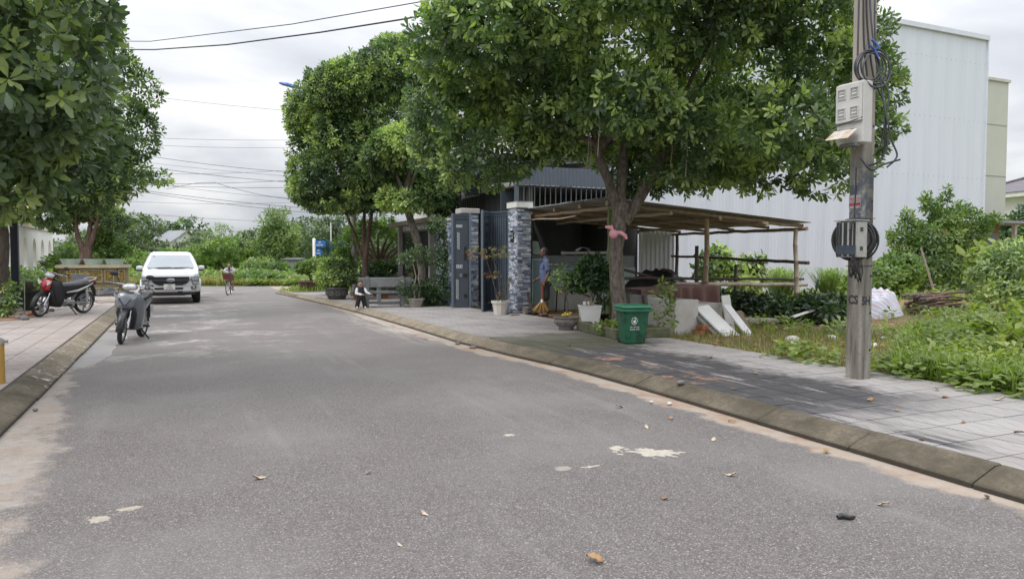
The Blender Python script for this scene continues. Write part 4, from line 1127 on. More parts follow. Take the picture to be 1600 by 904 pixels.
# ---- pale green house behind it
t = thing('green_rendered_building', 'tall narrow pale green building showing past the steel-clad one', 'building', R(31, 36.2, 0), TH)
mb = MB(); mb.box((6.75, 3, 6.45), (13.5, 6, 12.9)); mb.build('wall', m_green_wall, t)
mb = MB(); mb.box((6.75, 3, 12.98), (13.7, 6.2, .18)); mb.build('parapet', m_concrete_l, t)
for z in (3.4, 6.8, 10.1):
    mb = MB(); mb.box((6.75, -.012, z), (13.4, .02, .03)); mb.build('wall_joint', m_concrete, t)
mb = MB(); mb.box((1.0, -.35, 12.55), (.9, .6, .16)); mb.build('roof_gutter', m_dark_metal, t)
# ---- grey hut with a flat canopy at its foot
t = thing('grey_hut', 'small grey hut with flat canopy and white post at the foot of the tall buildings', 'hut', (20.6, 31.0, 0), TH)
mb = MB(); mb.box((-.2, 1, .65), (2.2, 2, 1.3)); mb.build('wall', m_grey_sheet, t)
mb = MB(); mb.box((-.75, 1, 2.1), (1.1, 2, 1.58)); mb.build('upper_wall', m_ochre, t)
mb = MB(); mb.box((-.2, .96, 1.335), (2.3, 2.1, .07)); mb.build('ledge', m_white, t)
mb = MB(); mb.box((.15, .7, 2.95), (3.0, 2.8, .1)); mb.build('canopy', m_roof_grey, t)
mb = MB(); mb.box((.72, -.05, 2.13), (.14, .14, 1.52)); mb.build('post', m_white, t)
mb = MB(); mb.box((-.7, -.01, 2.1), (.6, .03, .8)); mb.build('window', m_glass, t)
# ---- far house with a tiled hip roof
t = thing('tiled_roof_house', 'far white house with dark tiled hip roof at the right edge', 'house', (44.5, 60, 0), rad(10))
mb = MB(); mb.box((0, 0, 3.15), (9, 9, 6.3)); mb.build('wall', m_whitewash, t)
mb = MB(); mb.box((0, 0, 6.45), (10.6, 10.6, .36)); mb.build('eaves', m_white, t)
rb = MB()
for i in range(14):   # courses of tiles, each a little step
    f0, f1 = 1 - i / 14, 1 - (i + 1) / 14
    a, c = 5.3 * f0 + .05, 5.3 * f1 + .05
    z0, z1 = 6.66 + 1.95 * (1 - f0), 6.66 + 1.95 * (1 - f1)
    rb.loft([[(-a - .05, -a - .05, z0 - .02), (a + .05, -a - .05, z0 - .02), (a + .05, a + .05, z0 - .02), (-a - .05, a + .05, z0 - .02)], [(-c - .02, -c - .02, z1), (c + .02, -c - .02, z1), (c + .02, c + .02, z1), (-c - .02, c + .02, z1)]], True, True)
rb.build('roof', m_roof_tile, t)
for sx, sy in ((-1, -1), (1, -1), (-1, 1), (1, 1)):
    mb = MB(); mb.tube([(5.36 * sx, 5.36 * sy, 6.72), (.02 * sx, .02 * sy, 8.7)], .11, 6); mb.build('hip_ridge', m_roof_tile, t)
# ---- far grey-roofed house among the trees
t = thing('gabled_house', 'far house with grey sheet roof and white gable among the trees behind the pickup', 'house', (-41.6, 90, 0), rad(58))
mb = MB(); mb.box((0, 0, 1.6), (4.4, 6.0, 3.2)); mb.prism([(-2.2, 3.2), (2.2, 3.2), (0, 4.55)], -3.0, 3.0, 'y'); mb.build('wall', m_whitewash, t)
for s_ in (-1, 1):
    mb = MB(); mb.prism([(s_ * 2.7, 2.98), (s_ * 2.7, 3.08), (0, 4.76), (0, 4.66)], -3.4, 3.4, 'y'); mb.build('roof', m_roof_grey, t)
mb = MB(); mb.box((.6, -3.02, 1.9), (.8, .06, 1.0)); mb.build('window', m_glass, t)
# ---- tin shed in the field
t = thing('tin_shed', 'small weathered tin shed at the field edge by the bamboo', 'shed', (k(458) * 58, 58, 0), rad(-4))
for i in range(4):
    link_mesh('wall_sheet', ribbed(MB(), .33, 0, 1.34, .08, .015).mesh('wall_sheet', m_tin), t, (-.66 + .33 * i, -.5, 0))
mb = MB(); mb.box((0, .02, .65), (1.28, 1.0, 1.28)); mb.build('wall', m_tin, t)
mb = MB(); mb.prism([(-.62, 1.30), (.6, 1.42), (.6, 1.47), (-.62, 1.35)], -.78, .8, 'x'); mb.build('roof', m_dark_sheet, t)
mb = MB(); mb.box((-.73, -.52, .65), (.12, .06, 1.3)); mb.build('post', m_bark_d, t)

# ---- low house behind the gate: its side faces the plot
HU, HV = 17.9, 8.2
t = thing('street_house', 'low dark house with ribbed blue-grey roof edge behind the gate and the shelter', 'house', R(HU, HV, 0), TH)
w = .95
me = ribbed(MB(), w, 3.44, 3.94, .12, .02).mesh('fascia_sheet', m_grey_sheet)
for i in range(4): link_mesh('fascia_sheet', me, t, (i * w, -.06, 0))
mb = MB(); mb.box((.5, 3.25, 1.72), (.06, 6.4, 3.44)); mb.build('front_wall', m_dark_sheet, t)
me = ribbed(MB(), 1.0, 2.3, 3.44, .2, .025).mesh('front_sheet', m_dark_sheet)
for i in range(6):
    link_mesh('front_sheet', me, t, (.45, 6.35 - i * 1.0, 0), (0, 0, -PI / 2))
mb = MB(); mb.prism([(-.12, 3.86), (4.0, 4.35), (4.0, 4.41), (-.12, 3.92)], .0, 6.3, 'y'); mb.build('roof_underside', m_inside, t)
mb = MB()
for i in range(21):
    y0 = -.03 + i * .30
    mb.tube([(-.25, y0 + .15, 3.96), (4.0, y0 + .15, 4.47)], .09, 8)
mb.box((1.9, 3.1, 4.25), (3.9, 6.2, .05), M=None)
mb.build('roof', m_grey_sheet, t)
mb = MB(); mb.box((-.10, 3.1, 3.84), (.05, 6.3, .13)); mb.build('eave_beam', m_dark_metal, t)
for i in range(24):
    mb = MB(); mb.box((.08 + i * .16, .0, 2.97), (.022, .022, .96)); mb.build('window_bar', m_grey_sheet if i % 8 == 0 else m_dark_sheet, t)
mb = MB(); mb.box((1.9, .10, 1.33), (3.8, .12, .44)); mb.build('upper_sill_wall', mat('shaded_sill_grey', (.30, .335, .345), .7, (.24, .27, .28), 3), t)
mb = MB(); mb.box((1.9, .08, 1.0), (3.8, .16, .42)); mb.build('sill_wall', m_teal, t)  # shaded upper and lit lower wall put into separate colours
mb = MB(); mb.box((1.9, .06, .42), (3.8, .20, .74)); mb.build('lit_lower_wall', m_teal_pale, t)
mb = MB(); mb.box((1.9, 1.6, 3.42), (3.7, 3.2, .03)); mb.box((3.85, 1.6, 1.8), (.05, 3.2, 3.3)); mb.box((2.9, 3.2, 1.8), (1.9, .05, 3.3)); mb.build('inner_wall', m_inside, t)
mb = MB(); mb.box((.45, 1.0, 2.75), (.9, .04, 1.2)); mb.build('inner_panel', m_grey_sheet, t)
mb = MB(); mb.box((.03, .02, 1.9), (.09, .09, 3.1)); mb.build('corner_post', m_grey_sheet, t)
# steel sheet panel between house and shelter
t = thing('sheet_fence', 'panel of ribbed pale steel sheet under the back of the bamboo shelter', 'fence panel', R(17.85, 12.08, 0), TH)
me = ribbed(MB(), .62, .25, 2.35, .155, .03).mesh('fence_sheet', mat('pale_steel_sheet', (.56, .585, .60), .45, (.48, .50, .51), 1.5))
for i in range(2): link_mesh('fence_sheet', me, t, (.62 * i, 0, 0))
mb = MB(); mb.box((.62, .05, .9), (1.24, .05, .05)); mb.box((.62, .05, 2.2), (1.24, .05, .05)); mb.build('fence_rail', m_dark_metal, t)
# the white neighbour glimpsed through the leaves
t = thing('white_house', 'white house with balcony glimpsed through the big tree above the low roof', 'house', R(24.5, 8.6, 0), TH)
mb = MB(); mb.box((2.2, 2, 3.3), (4.4, 4, 6.6)); mb.build('wall', m_whitewash, t)
mb = MB(); mb.box((2.2, -.25, 5.2), (4.6, .6, .14)); mb.build('balcony', m_white, t)
for i in range(14):
    mb = MB(); mb.lathe([(.03, 0), (.05, .1), (.028, .25), (.05, .5), (.03, .62)], 8, M=Matrix.Translation((.15 + .31 * i, -.45, 5.28))); mb.build('baluster', m_tan_slab, t)
mb = MB(); mb.box((2.2, -.45, 5.93), (4.4, .09, .07)); mb.build('handrail', m_tan_slab, t)
mb = MB(); mb.box((1.1, -.01, 4.2), (.9, .05, 1.2)); mb.build('window', m_glass, t)

# ---- stone-strip cladding
m_strip = []
for i, c in enumerate([(.60, .64, .72), (.38, .425, .53), (.18, .21, .285), (.70, .72, .77), (.27, .31, .41)]):
    m_strip.append(mat('stone_strip', c, .8, tuple(x * .75 for x in c), 12, .5, 50))
m_strip_base = mat('strip_joint', (.11, .115, .125), .9)
def cladding(parent, w, z0, z1, M, strip=.05, seed=1, dark=0.0):
    """thin stacked stone strips, uneven lengths, some proud; one mesh per stone colour"""
    g = random.Random(seed); packs = [MB() for _ in m_strip]
    z = z0
    while z < z1 - .005:
        x = 0; h = strip * g.uniform(.85, 1.2); h = min(h, z1 - z)
        off = g.uniform(0, .12)
        while x < w - .004:
            L = min(g.uniform(.10, .24) if x > 0 else off + .05, w - x)
            d = g.choice((.010, .016, .024, .032))
            i = g.choices(range(5), (3, 3, 2 + 4 * dark, 2 * (1 - dark), 2))[0]
            packs[i].box((x + L / 2, -d / 2, z + h / 2), (L - .006, d, h - .006), M=M)
            x += L
        z += h
    for m_, p in zip(m_strip, packs):
        if p.v: tag(p.build('stone_strip', m_, parent), kind='stuff')
t = thing('gate_pillar', 'gate pillar faced with grey stone strips under a white cap, black number plate on it', 'gate pillar', R(16.55, 7.63, .1), TH)
mb = MB(); mb.box((.18, .25, 1.31), (.35, .49, 2.62)); mb.build('core', m_strip_base, t)
cladding(t, .36, .02, 2.6, Matrix.Translation((0, .004, 0)), seed=2)
cladding(t, .49, .02, 2.6, Matrix.Translation((.004, .495, 0)) @ Matrix.Rotation(-PI / 2, 4, 'Z'), seed=3)
mb = MB(); mb.box((.18, .25, 2.70), (.46, .60, .16), ch=.015); mb.prism([(-.06, -.06), (.42, -.06), (.42, .56), (-.06, .56)], 2.78, 2.782); mb.build('cap', m_white, t)
mb = MB(); mb.box((-.042, .24, 1.93), (.02, .17, .27)); pl_ = mb.build('number_plate', m_black, t)
mb = MB()
for y, z, h in ((.20, 1.99, .05), (.28, 1.99, .05), (.20, 1.90, .08), (.275, 1.88, .05)): mb.box((-.053, y, z), (.004, .03, h))
mb.build('plate_mark', m_white, pl_)
t = thing('gate_pillar', 'far gate pillar of stone strips, half hidden behind the open dark gate leaf', 'gate pillar', R(19.35, 7.22, .1), TH)
mb = MB(); mb.box((.24, .2, 1.31), (.48, .4, 2.62)); mb.build('core', m_strip_base, t)
cladding(t, .48, .02, 2.6, Matrix.Translation((0, .004, 0)), seed=4)
cladding(t, .40, .02, 2.6, Matrix.Translation((.004, .405, 0)) @ Matrix.Rotation(-PI / 2, 4, 'Z'), seed=5)
mb = MB(); mb.box((.24, .2, 2.70), (.56, .48, .14), ch=.012); mb.build('cap', m_concrete_l, t)
t = thing('stone_wall', 'short wall of stone strips under the creeper, between gate and dark fence', 'wall', R(19.78, 7.0, .1), TH)
mb = MB(); mb.box((.12, .58, 1.22), (.24, 1.15, 2.44)); mb.build('core', m_strip_base, t)
cladding(t, 1.14, .02, 2.42, Matrix.Translation((.004, 1.15, 0)) @ Matrix.Rotation(-PI / 2, 4, 'Z'), seed=6, dark=.5)
cladding(t, .22, .02, 2.42, Matrix.Translation((0, .004, 0)), seed=7, dark=.5)
mb = MB(); mb.box((.12, .58, 2.48), (.3, 1.2, .08)); mb.build('coping', m_concrete_l, t)

# ---- the folding steel gate: three leaves, each with stamped patterns
def gate_leaf(label, a, b_, h, zb, ribs, deco):
    a, b_ = Vector(a), Vector(b_); w = (b_ - a).length
    t = thing('gate_leaf', label, 'gate leaf', (a.x, a.y, zb), math.atan2(b_.y - a.y, b_.x - a.x), 'leaves of the folding gate')
    mb = MB(); mb.box((w / 2, 0, h / 2), (w - .10, .028, h - .10)); mb.build('panel', m_gate, t)
    for x in (.03, w - .03):
        mb = MB(); mb.box((x, 0, h / 2), (.06, .056, h), ch=.006); mb.build('stile', m_gate_l, t)
    for z in (.03, h - .03):
        mb = MB(); mb.box((w / 2, 0, z), (w - .122, .054, .06)); mb.build('rail', m_gate, t)
    for z, dz in ((h - .13, .02),):
        mb = MB(); mb.box((w / 2, -.022, z), (w - .17, .02, dz)); mb.box((.093, -.022, h / 2), (.016, .02, h - .26)); mb.box((w - .093, -.022, h / 2), (.016, .02, h - .26)); mb.build('moulding', m_gate, t)
    if ribs:
        for i in range(ribs):
            mb = MB(); mb.box((.1 + (w - .2) * (i + .5) / ribs, -.02, h / 2), (.022, .022, h - .28)); mb.build('rib', m_gate_l, t)
    for kind, x, z, sx, sz, m_ in deco:
        if kind == 'plate':     # cut-out plate: a solid silver plate with lattice bars laid on it
            mb = MB(); mb.box((x * w, -.018, z), (sx, .012, sz))
            pp = mb.build('cutout_plate', m_, t)
            k_ = MB(); n_ = max(3, int(max(sx, sz) / .045))
            for i in range(n_):
                f = -.5 + (i + .5) / n_
                if sz >= sx:
                    k_.box((x * w + (sx * .12 if i % 2 else -sx * .12), -.027, z + f * sz), (sx * .7, .008, .012), M=None)
                    k_.box((x * w + (sx * .24 if i % 2 else -sx * .24), -.027, z + f * sz + .014), (.01, .008, .026))
                else:
                    k_.box((x * w + f * sx, -.027, z + (sz * .1 if i % 2 else -sz * .1)), (.012, .008, sz * .6))
            k_.build('lattice', m_gate, pp)
        else:
            mb = MB(); mb.box((x * w, -.020, z), (sx, .014, sz)); mb.build('inset', m_, t)
    return t
def g2(x, y, z=0): return (x, y, z)
A_, B_ = R(19.02, 6.78), R(18.86, 7.30)
gate_leaf('dark slate gate leaf folded outwards, with silver cut-outs, left of the opening', A_, B_, 2.56, .13, 0,
          [('plate', .40, 2.22, .17, .075, m_silver), ('plate', .36, 1.82, .07, .46, m_silver), ('inset', .70, 1.48, .07, .36, m_black), ('plate', .40, 1.12, .17, .10, m_silver), ('plate', .48, .88, .06, .09, m_silver), ('inset', .70, .88, .11, .09, m_black), ('plate', .30, .50, .07, .54, m_silver), ('inset', .72, .32, .10, .10, m_black)])
A_, B_ = R(17.28, 6.98), R(17.78, 7.44)
gate_leaf('slate-blue gate leaf standing edge on, right of the opening, dark slots in it', A_, B_, 2.56, .13, 0,
          [('inset', .45, 2.22, .22, .05, m_black), ('inset', .40, 1.95, .09, .16, m_black), ('inset', .40, 1.72, .09, .12, m_black), ('inset', .40, 1.52, .09, .09, m_black), ('plate', .72, 1.62, .06, .06, m_silver), ('plate', .72, 1.43, .06, .05, m_silver), ('inset', .38, .62, .09, .2, m_black), ('inset', .38, .34, .09, .24, m_black), ('plate', .72, .2, .1, .04, m_silver)])
A_, B_ = R(17.80, 7.46), R(17.08, 7.66)
gate_leaf('ribbed blue gate leaf hinged to the white-capped pillar', A_, B_, 2.56, .13, 6, [])

# ---- dark fence with grey columns and a tan slab on top
t = thing('railed_fence', 'dark barred fence with grey columns and a tan slab on top, left of the creeper', 'fence', R(21.0, 7.0, .1), TH)
for y in (.35, 3.75):
    mb = MB(); mb.box((0, y, 1.22), (.2, .18, 2.44)); mb.build('column', m_concrete, t)
    mb = MB()
mb = MB(); mb.box((.2, 2.0, 2.52), (1.0, 4.6, .13)); mb.build('top_slab', m_tan_slab, t)
for z in (.35, 1.3, 2.25):
    mb = MB(); mb.box((.02, 2.05, z), (.04, 3.2, .05)); mb.build('rail', m_black, t)
for i in range(26):
    mb = MB(); mb.box((.02, .55 + i * .122, 1.25), (.022, .022, 2.2)); mb.build('bar', m_black, t)
mb = MB(); mb.box((.45, 2.05, 1.2), (.05, 3.3, 2.38)); mb.build('shade_sheet', m_black, t)  # black sheet added for the shade behind the bars
mb = MB(); mb.box((-.02, .2 + .02, .3), (.3, .28, .6)); mb.build('flower_box', m_concrete_l, t)
mb = MB()
for i in range(16): mb.box((-.0, .6 + i * .19, 2.36), (.03, .06, .16))
tag(mb.build('white_spike', m_white, t), kind='stuff')
# terrace railing above
t = thing('terrace_railing', 'black terrace railing with white bars above the tan slab', 'railing', R(20.6, 7.6, 2.69), TH)
for y in (0, 1.3, 2.9):
    mb = MB(); mb.box((0, y, .6), (.09, .09, 1.2)); mb.build('post', m_black, t)
for z in (.12, .78):
    mb = MB(); mb.box((0, 1.45, z), (.05, 2.9, .05)); mb.build('rail', m_black, t)
for i in range(22):
    mb = MB(); mb.box((.0, .1 + i * .128, .45), (.02, .02, .64)); mb.build('bar', m_white if i % 2 else m_black, t)
mb = MB(); mb.prism([(-.7, 1.22), (.9, 1.42), (.9, 1.48), (-.7, 1.28)], -.3, 3.3, 'y'); mb.build('awning', m_dark_sheet, t)

# ---- kerbed bed of the big tree
t = thing('tree_bed', 'low mossy concrete kerb round the big street tree', 'tree bed', R(11.3, 7.28, WALK), TH - .1)
m_moss = mat('mossy_concrete', (.07, .085, .035), .95, (.14, .135, .10), 9, .6, 40)
for c, s_ in (((0, -.77, .085), (1.04, .11, .17)), ((0, .77, .085), (1.04, .11, .17)), ((-.465, 0, .085), (.11, 1.43, .17)), ((.465, 0, .085), (.11, 1.43, .17))):
    mb = MB(); mb.box(c, s_, ch=.012); mb.build('kerb_bar', m_moss, t)
mb = MB(); mb.box((0, 0, .045), (.82, 1.43, .09)); mb.build('bed_soil', mat('bed_soil', (.07, .05, .035), .95, (.13, .10, .07), 9, .9, 30), t)
shrub('low_shrub', 'leggy yellow-green shoots in the tree bed right of the bin', 'shrub', R(10.75, 7.72, .2), [(.0, 0, .5, .22, .2, .18), (.1, 0, .75, .16, .16, .16), (.08, -.1, .2, .2, .16, .14)], 42, 6, .12, .045, m_leaf_weed, 450, 4, m_bark_p, None, .55, (30, 100), .8, .008)
shrub('low_shrub', 'small weeds in the tree bed left of the bin', 'weeds', R(10.9, 6.85, .2), [(0, 0, .1, .3, .22, .1), (.3, .1, .08, .2, .2, .1)], 90, 6, .09, .05, m_leaf_weed, 451, 2, m_bark_p, None, .5, (40, 100), .8, .005)

# ---- left side: white wall with arched openings
t = thing('arched_wall', 'white garden wall with arched gilded openings, behind the left trees', 'wall', R(31.0, -5.2, 0), TH)
def arch_bay(mb, y0, y1, ya, yb, zs, zr, zt):
    """one bay with an arched opening, drawn in the y-z plane"""
    n_ = 10; c = (ya + yb) / 2; r = (yb - ya) / 2
    pts = [(y0, zs), (ya, zs), (ya, zr)] + [(c - r * math.cos(PI * i / n_), zr + r * math.sin(PI * i / n_) * 1.25) for i in range(1, n_)] + [(yb, zr), (yb, zs), (y1, zs), (y1, zt), (y0, zt)]
    half = [(p, q_) for p, q_ in pts]
    bm = bmesh.new(); vs_ = [bm.verts.new((0, p, q_)) for p, q_ in half]; f = bm.faces.new(vs_)
    r_ = bmesh.ops.extrude_face_region(bm, geom=[f])
    for v_ in r_['geom']:
        if isinstance(v_, bmesh.types.BMVert): v_.co.x -= .25
    bmesh.ops.triangulate(bm, faces=bm.faces)
    bm.verts.index_update()
    mb.add([tuple(v_.co) for v_ in bm.verts], [tuple(v_.index for v_ in f_.verts) for f_ in bm.faces]); bm.free()
for i in range(5):
    y0 = -1.4 + i * 1.9
    mb = MB(); arch_bay(mb, y0, y0 + 1.9, y0 + .55, y0 + 1.35, .95, 1.75, 2.62); mb.build('wall_bay', m_whitewash, t)
    mb = MB(); mb.box((-.125, y0 + .95, .47), (.28, 1.9, .95)); mb.build('sill_wall', m_whitewash, t)
    mb = MB()
    for r in (.34, .22, .1): mb.tube([(-.16, y0 + .95 + r * math.cos(a * PI / 12), 1.65 + r * 1.3 * math.sin(a * PI / 12)) for a in range(25)], .022, 5)
    mb.box((-.16, y0 + .95, 1.5), (.02, .03, 1.1)); mb.box((-.16, y0 + .95, 1.5), (.021, .8, .03))
    mb.build('gilded_lattice', m_gold, t)
mb = MB(); mb.box((-.12, 3.35, 2.68), (.4, 9.6, .1)); mb.build('coping', m_white, t)
for y in (.4, 3.0):
    mb = MB(); mb.box((-.12, y, 2.82), (.5, .5, .18)); mb.box((-.12, y, 3.0), (.36, .36, .2)); mb.box((-.12, y, 3.16), (.5, .5, .08)); mb.lathe([(.16, 3.2), (.2, 3.3), (.1, 3.45), (.02, 3.6)], 10, M=Matrix.Translation((-.12, y, 0))); mb.build('gilded_finial', m_gold, t)
# ---- black gate post and half-open leaf at the left
t = thing('gate_post', 'black square gate post beside the thick left trunk', 'gate post', R(22.0, -3.75, .1), TH)
mb = MB(); mb.box((0, 0, 1.17), (.16, .18, 2.34)); mb.build('shaft', mat('navy_paint', (.012, .014, .028), .4, (.02, .022, .036), 5), t)
mb = MB(); mb.box((0, 0, 2.4), (.3, .32, .12), ch=.02); mb.lathe([(.1, 2.46), (.12, 2.5), (.04, 2.56)], 10); mb.build('cap', mat('grey_cap', (.2, .2, .21), .6), t)
mb = MB(); mb.box((0, 0, .06), (.24, .26, .12)); mb.build('base', m_concrete, t)
t = thing('gate_leaf', 'black gate leaf with white scroll ornament behind the left trunk', 'gate leaf', R(22.05, -3.9, .15), TH)
mb = MB(); mb.box((-.9, 0, 1.1), (1.6, .03, 2.1)); mb.build('panel', m_black, t)
for i in range(5):
    mb = MB(); mb.tube([(-.35 + .07 * i, -.03, .92 + .02 * i), (-.30 + .07 * i, -.03, 1.0), (-.36 + .07 * i, -.03, 1.1), (-.30 + .07 * i, -.03, 1.18)], .012, 5); mb.build('scroll', m_white, t)

# ---- gilded planter
t = thing('gilded_planter', 'large ochre planter with gilded relief panels behind the motorbikes', 'planter', R(31.3, -2.95, .05), TH)
L_, D_ = 2.35, 2.0
oct_ = lambda a, b_, c: [(-a + c, 0 - b_ + 0), (a - c, -b_), (a, -b_ + c), (a, b_ - c), (a - c, b_), (-a + c, b_), (-a, b_ - c), (-a, -b_ + c)]
T_ = Matrix.Translation((0, D_ / 2, 0))
mb = MB(); mb.prism(oct_(L_ / 2 - .05, D_ / 2 - .02, .3), 0, .36, M=T_); mb.build('base', m_ochre, t)
mb = MB(); mb.prism(oct_(L_ / 2 - .12, D_ / 2 - .09, .3), .36, .46, M=T_); mb.build('waist', m_ochre_l, t)
mb = MB(); mb.prism(oct_(L_ / 2 - .06, D_ / 2 - .03, .3), .46, 1.06, M=T_); mb.build('body', m_ochre, t)
mb = MB(); mb.prism(oct_(L_ / 2 + .03, D_ / 2 + .06, .3), 1.06, 1.17, M=T_); mb.build('rim', m_ochre_l, t)
g = random.Random(12)
def relief(x0, x1, z0, z1, y, M=None):
    k_ = MB()
    for a, c in (((x0 + x1) / 2, z0), ((x0 + x1) / 2, z1)): k_.tube([(x0, y, c), (x1, y, c)], .016, 5, M=M)
    for a in (x0, x1): k_.tube([(a, y, z0), (a, y, z1)], .016, 5, M=M)
    fr = k_.build('panel_frame', m_ochre_l, t)
    k_ = MB()
    for i in range(int((x1 - x0) * 46)):
        cx, cz = g.uniform(x0 + .05, x1 - .05), g.uniform(z0 + .05, z1 - .05); r = g.uniform(.025, .06)
        k_.tube([(cx + r * math.cos(a * .9), y - .012 + .004 * a * .3, cz + r * .8 * math.sin(a * .9)) for a in range(6)], .012, 5, M=M)
    k_.build('gilded_relief', m_gold, t)
for x0, x1 in ((-.80, -.52), (-.40, .32), (.42, .70)): relief(x0, x1, .54, .98, .02)
relief(-.9, .9, .06, .3, -.005)
Mr = Matrix.Translation((L_ / 2 - .21, .12, 0)) @ Matrix.Rotation(PI / 4, 4, 'Z')
relief(-.13, .13, .54, .98, -.012, Mr)
for i, (x, lb) in enumerate([(-.72, 'pale green basin at the left end of the gilded planter'), (0.02, 'pale green basin in the middle of the gilded planter, in front of the trunk'), (.72, 'pale green basin at the right end of the gilded planter')]):
    p = R(31.3 + .48, -2.95 + x, 1.22)
    t = thing('basin', lb, 'basin', p, TH, 'pale green basins on the gilded planter')
    mb = MB(); n_ = 8
    ring = lambda r, z: [(r * 1.15 * math.cos(PI / 8 + 2 * PI * j / n_), r * .9 * math.sin(PI / 8 + 2 * PI * j / n_), z) for j in range(n_)]
    mb.loft([ring(.24, 0), ring(.31, .19), ring(.325, .19), ring(.325, .22), ring(.28, .22), ring(.25, .14)], True, True); mb.build('bowl', m_celadon, t)
    mb = MB(); mb.loft([ring(.24, .13), ring(.255, .16)]); mb.build('soil', m_bark_d, t)
# ================================================================== BAMBOO SHELTER AND WHAT STANDS ROUND IT
m_bamboo = mat('bamboo', (.36, .265, .17), .6, (.23, .165, .105), 3, .2, 30, stretch=(6, 6, 6))
m_bamboo_p = mat('pale_bamboo', (.50, .42, .32), .6, (.38, .30, .215), 3, .2, 30)
m_bamboo_d = mat('dark_bamboo', (.12, .095, .075), .7, (.07, .055, .045), 3, .3, 30)
m_bamboo_g = mat('green_bamboo', (.16, .19, .06), .5, (.11, .135, .045), 3, .2, 30)
m_roof_sheet = mat('galvanised_sheet', (.42, .42, .43), .5, (.24, .235, .23), 1.2, metal=.25)
m_cloth = mat('brown_cloth', (.19, .105, .09), .9, (.14, .075, .065), 4, .3, 60)
m_tarp = mat('black_tarpaulin', (.018, .018, .021), .38, (.03, .03, .034), 5)
m_brick = mat('orange_brick', (.38, .15, .07), .9, (.28, .105, .05), 14, .4, 60)
m_steel = mat('steel', (.42, .42, .43), .35, (.32, .32, .33), 6, metal=.8)
m_plastic_w = mat('white_plastic', (.80, .79, .77), .45, (.70, .68, .65), 4)
m_pot_clay = mat('grey_clay_pot', (.20, .18, .165), .75, (.13, .115, .105), 9, .4, 40)
m_earth = mat('potting_soil', (.06, .042, .03), .95, (.11, .08, .06), 22, .6)
m_straw = mat('broom_straw', (.44, .27, .09), .8, (.30, .17, .055), 30)

def bamboo(mb, a, b_, r, seed=0, wob=.012):
    """a pole with raised rings at its joints, slightly crooked"""
    a, b_ = Vector(a), Vector(b_); L = (b_ - a).length; g = random.Random(seed)
    pts, rs = [], []
    n = max(2, int(L / .32)); d = (b_ - a).normalized(); s1 = d.orthogonal().normalized(); s2 = d.cross(s1)
    off = [(g.uniform(-wob, wob), g.uniform(-wob, wob)) for _ in range(n + 1)]
    for i in range(n + 1):
        c = a.lerp(b_, i / n) + s1 * off[i][0] + s2 * off[i][1]; f = r * (1 - .18 * i / n)
        for dd, k_ in ((-.016, 1.0), (-.006, 1.13), (.006, 1.13), (.016, 1.0)):
            if (i == 0 and dd < 0) or (i == n and dd > 0): continue
            pts.append(c + d * dd); rs.append(f * k_)
    mb.tube(pts, rs, 10)
def pole_part(name, a, b_, r, m, parent, seed):
    mb = MB(); bamboo(mb, a, b_, r, seed); return mb.build(name, m, parent)

SU = 12.9
t = thing('bamboo_shelter', 'open bamboo shelter with a sloping sheet roof beside the house', 'shelter', R(SU, 8.1, .06), TH)
# local x = into the plot, y = up the street
Ls, Ds = 5.15, 4.75
zf, zb = 2.56, 2.20
def rz_(x): return zf + (zb - zf) * x / Ls
nsh = 5; ws = (Ds + .2) / nsh
for i in range(nsh):
    mb = MB(); n = 40; rows = []
    for x in (-.22, Ls * .35, Ls * .7, Ls + .22):
        rows.append([(x, -.1 + ws * i + (ws + .05) * j / n, rz_(x) + .075 + .004 * (i % 2) + .015 * math.sin(2 * PI * (ws + .05) * j / n / .076)) for j in range(n + 1)])
    mb.loft(rows, False, False)
    low = [[(x, y, z - .003) for x, y, z in r] for r in rows]
    mb.loft([r[::-1] for r in low], False, False)
    mb.build('roof_sheet', m_roof_sheet, t, recalc=False)
for i, y in enumerate((.06, 1.2, 2.4, 3.6, Ds - .08)):
    pole_part('rafter', (-.12, y, rz_(-.12) - .02), (Ls + .1, y + .03 * (-1) ** i, rz_(Ls + .1) - .02), .042 if i else .052, m_bamboo, t, 10 + i)
for i, x in enumerate((.0, 1.3, 2.6, 3.9, Ls - .05)):
    pole_part('purlin', (x, -.2, rz_(x) - .098), (x, Ds + .15, rz_(x) - .098), .042, m_bamboo if i % 2 == 0 else m_bamboo_p, t, 20 + i)
for i, (x, y, z, r, m_) in enumerate([(0, .1, zf - .1, .062, m_bamboo_g), (2.42, .03, rz_(2.4) - .1, .062, m_bamboo), (Ls - .08, .05, rz_(Ls) - .1, .058, m_bamboo_p), (0.02, Ds - .1, zf - .1, .05, m_bamboo), (Ls - .05, Ds - .1, rz_(Ls) - .1, .055, m_bamboo_d)]):
    pole_part('post', (x + (.05 if i == 2 else -.03), y, -.12), (x - (.07 if i == 2 else 0), y, z), r, m_, t, 30 + i)
pole_part('post', (3.1, 1.2, -.1), (3.08, 1.2, 1.72), .052, m_bamboo_d, t, 36)
pole_part('post', (Ls + .0, 2.2, -.1), (Ls - .02, 2.2, 1.25), .05, m_bamboo_d, t, 37)
pole_part('rail', (Ls - .03, -.25, 1.32), (Ls - .08, Ds + .1, 1.48), .04, m_bamboo_d, t, 40)
pole_part('rail', (1.7, .14, .86), (Ls + .28, .10, .80), .05, m_bamboo_p, t, 41)
pole_part('rail', (.9, 1.25, .98), (Ls + .3, .2, .92), .034, m_bamboo_d, t, 42)
pole_part('rail', (1.0, 2.5, 1.35), (2.6, .5, .7), .034, m_bamboo_d, t, 43)
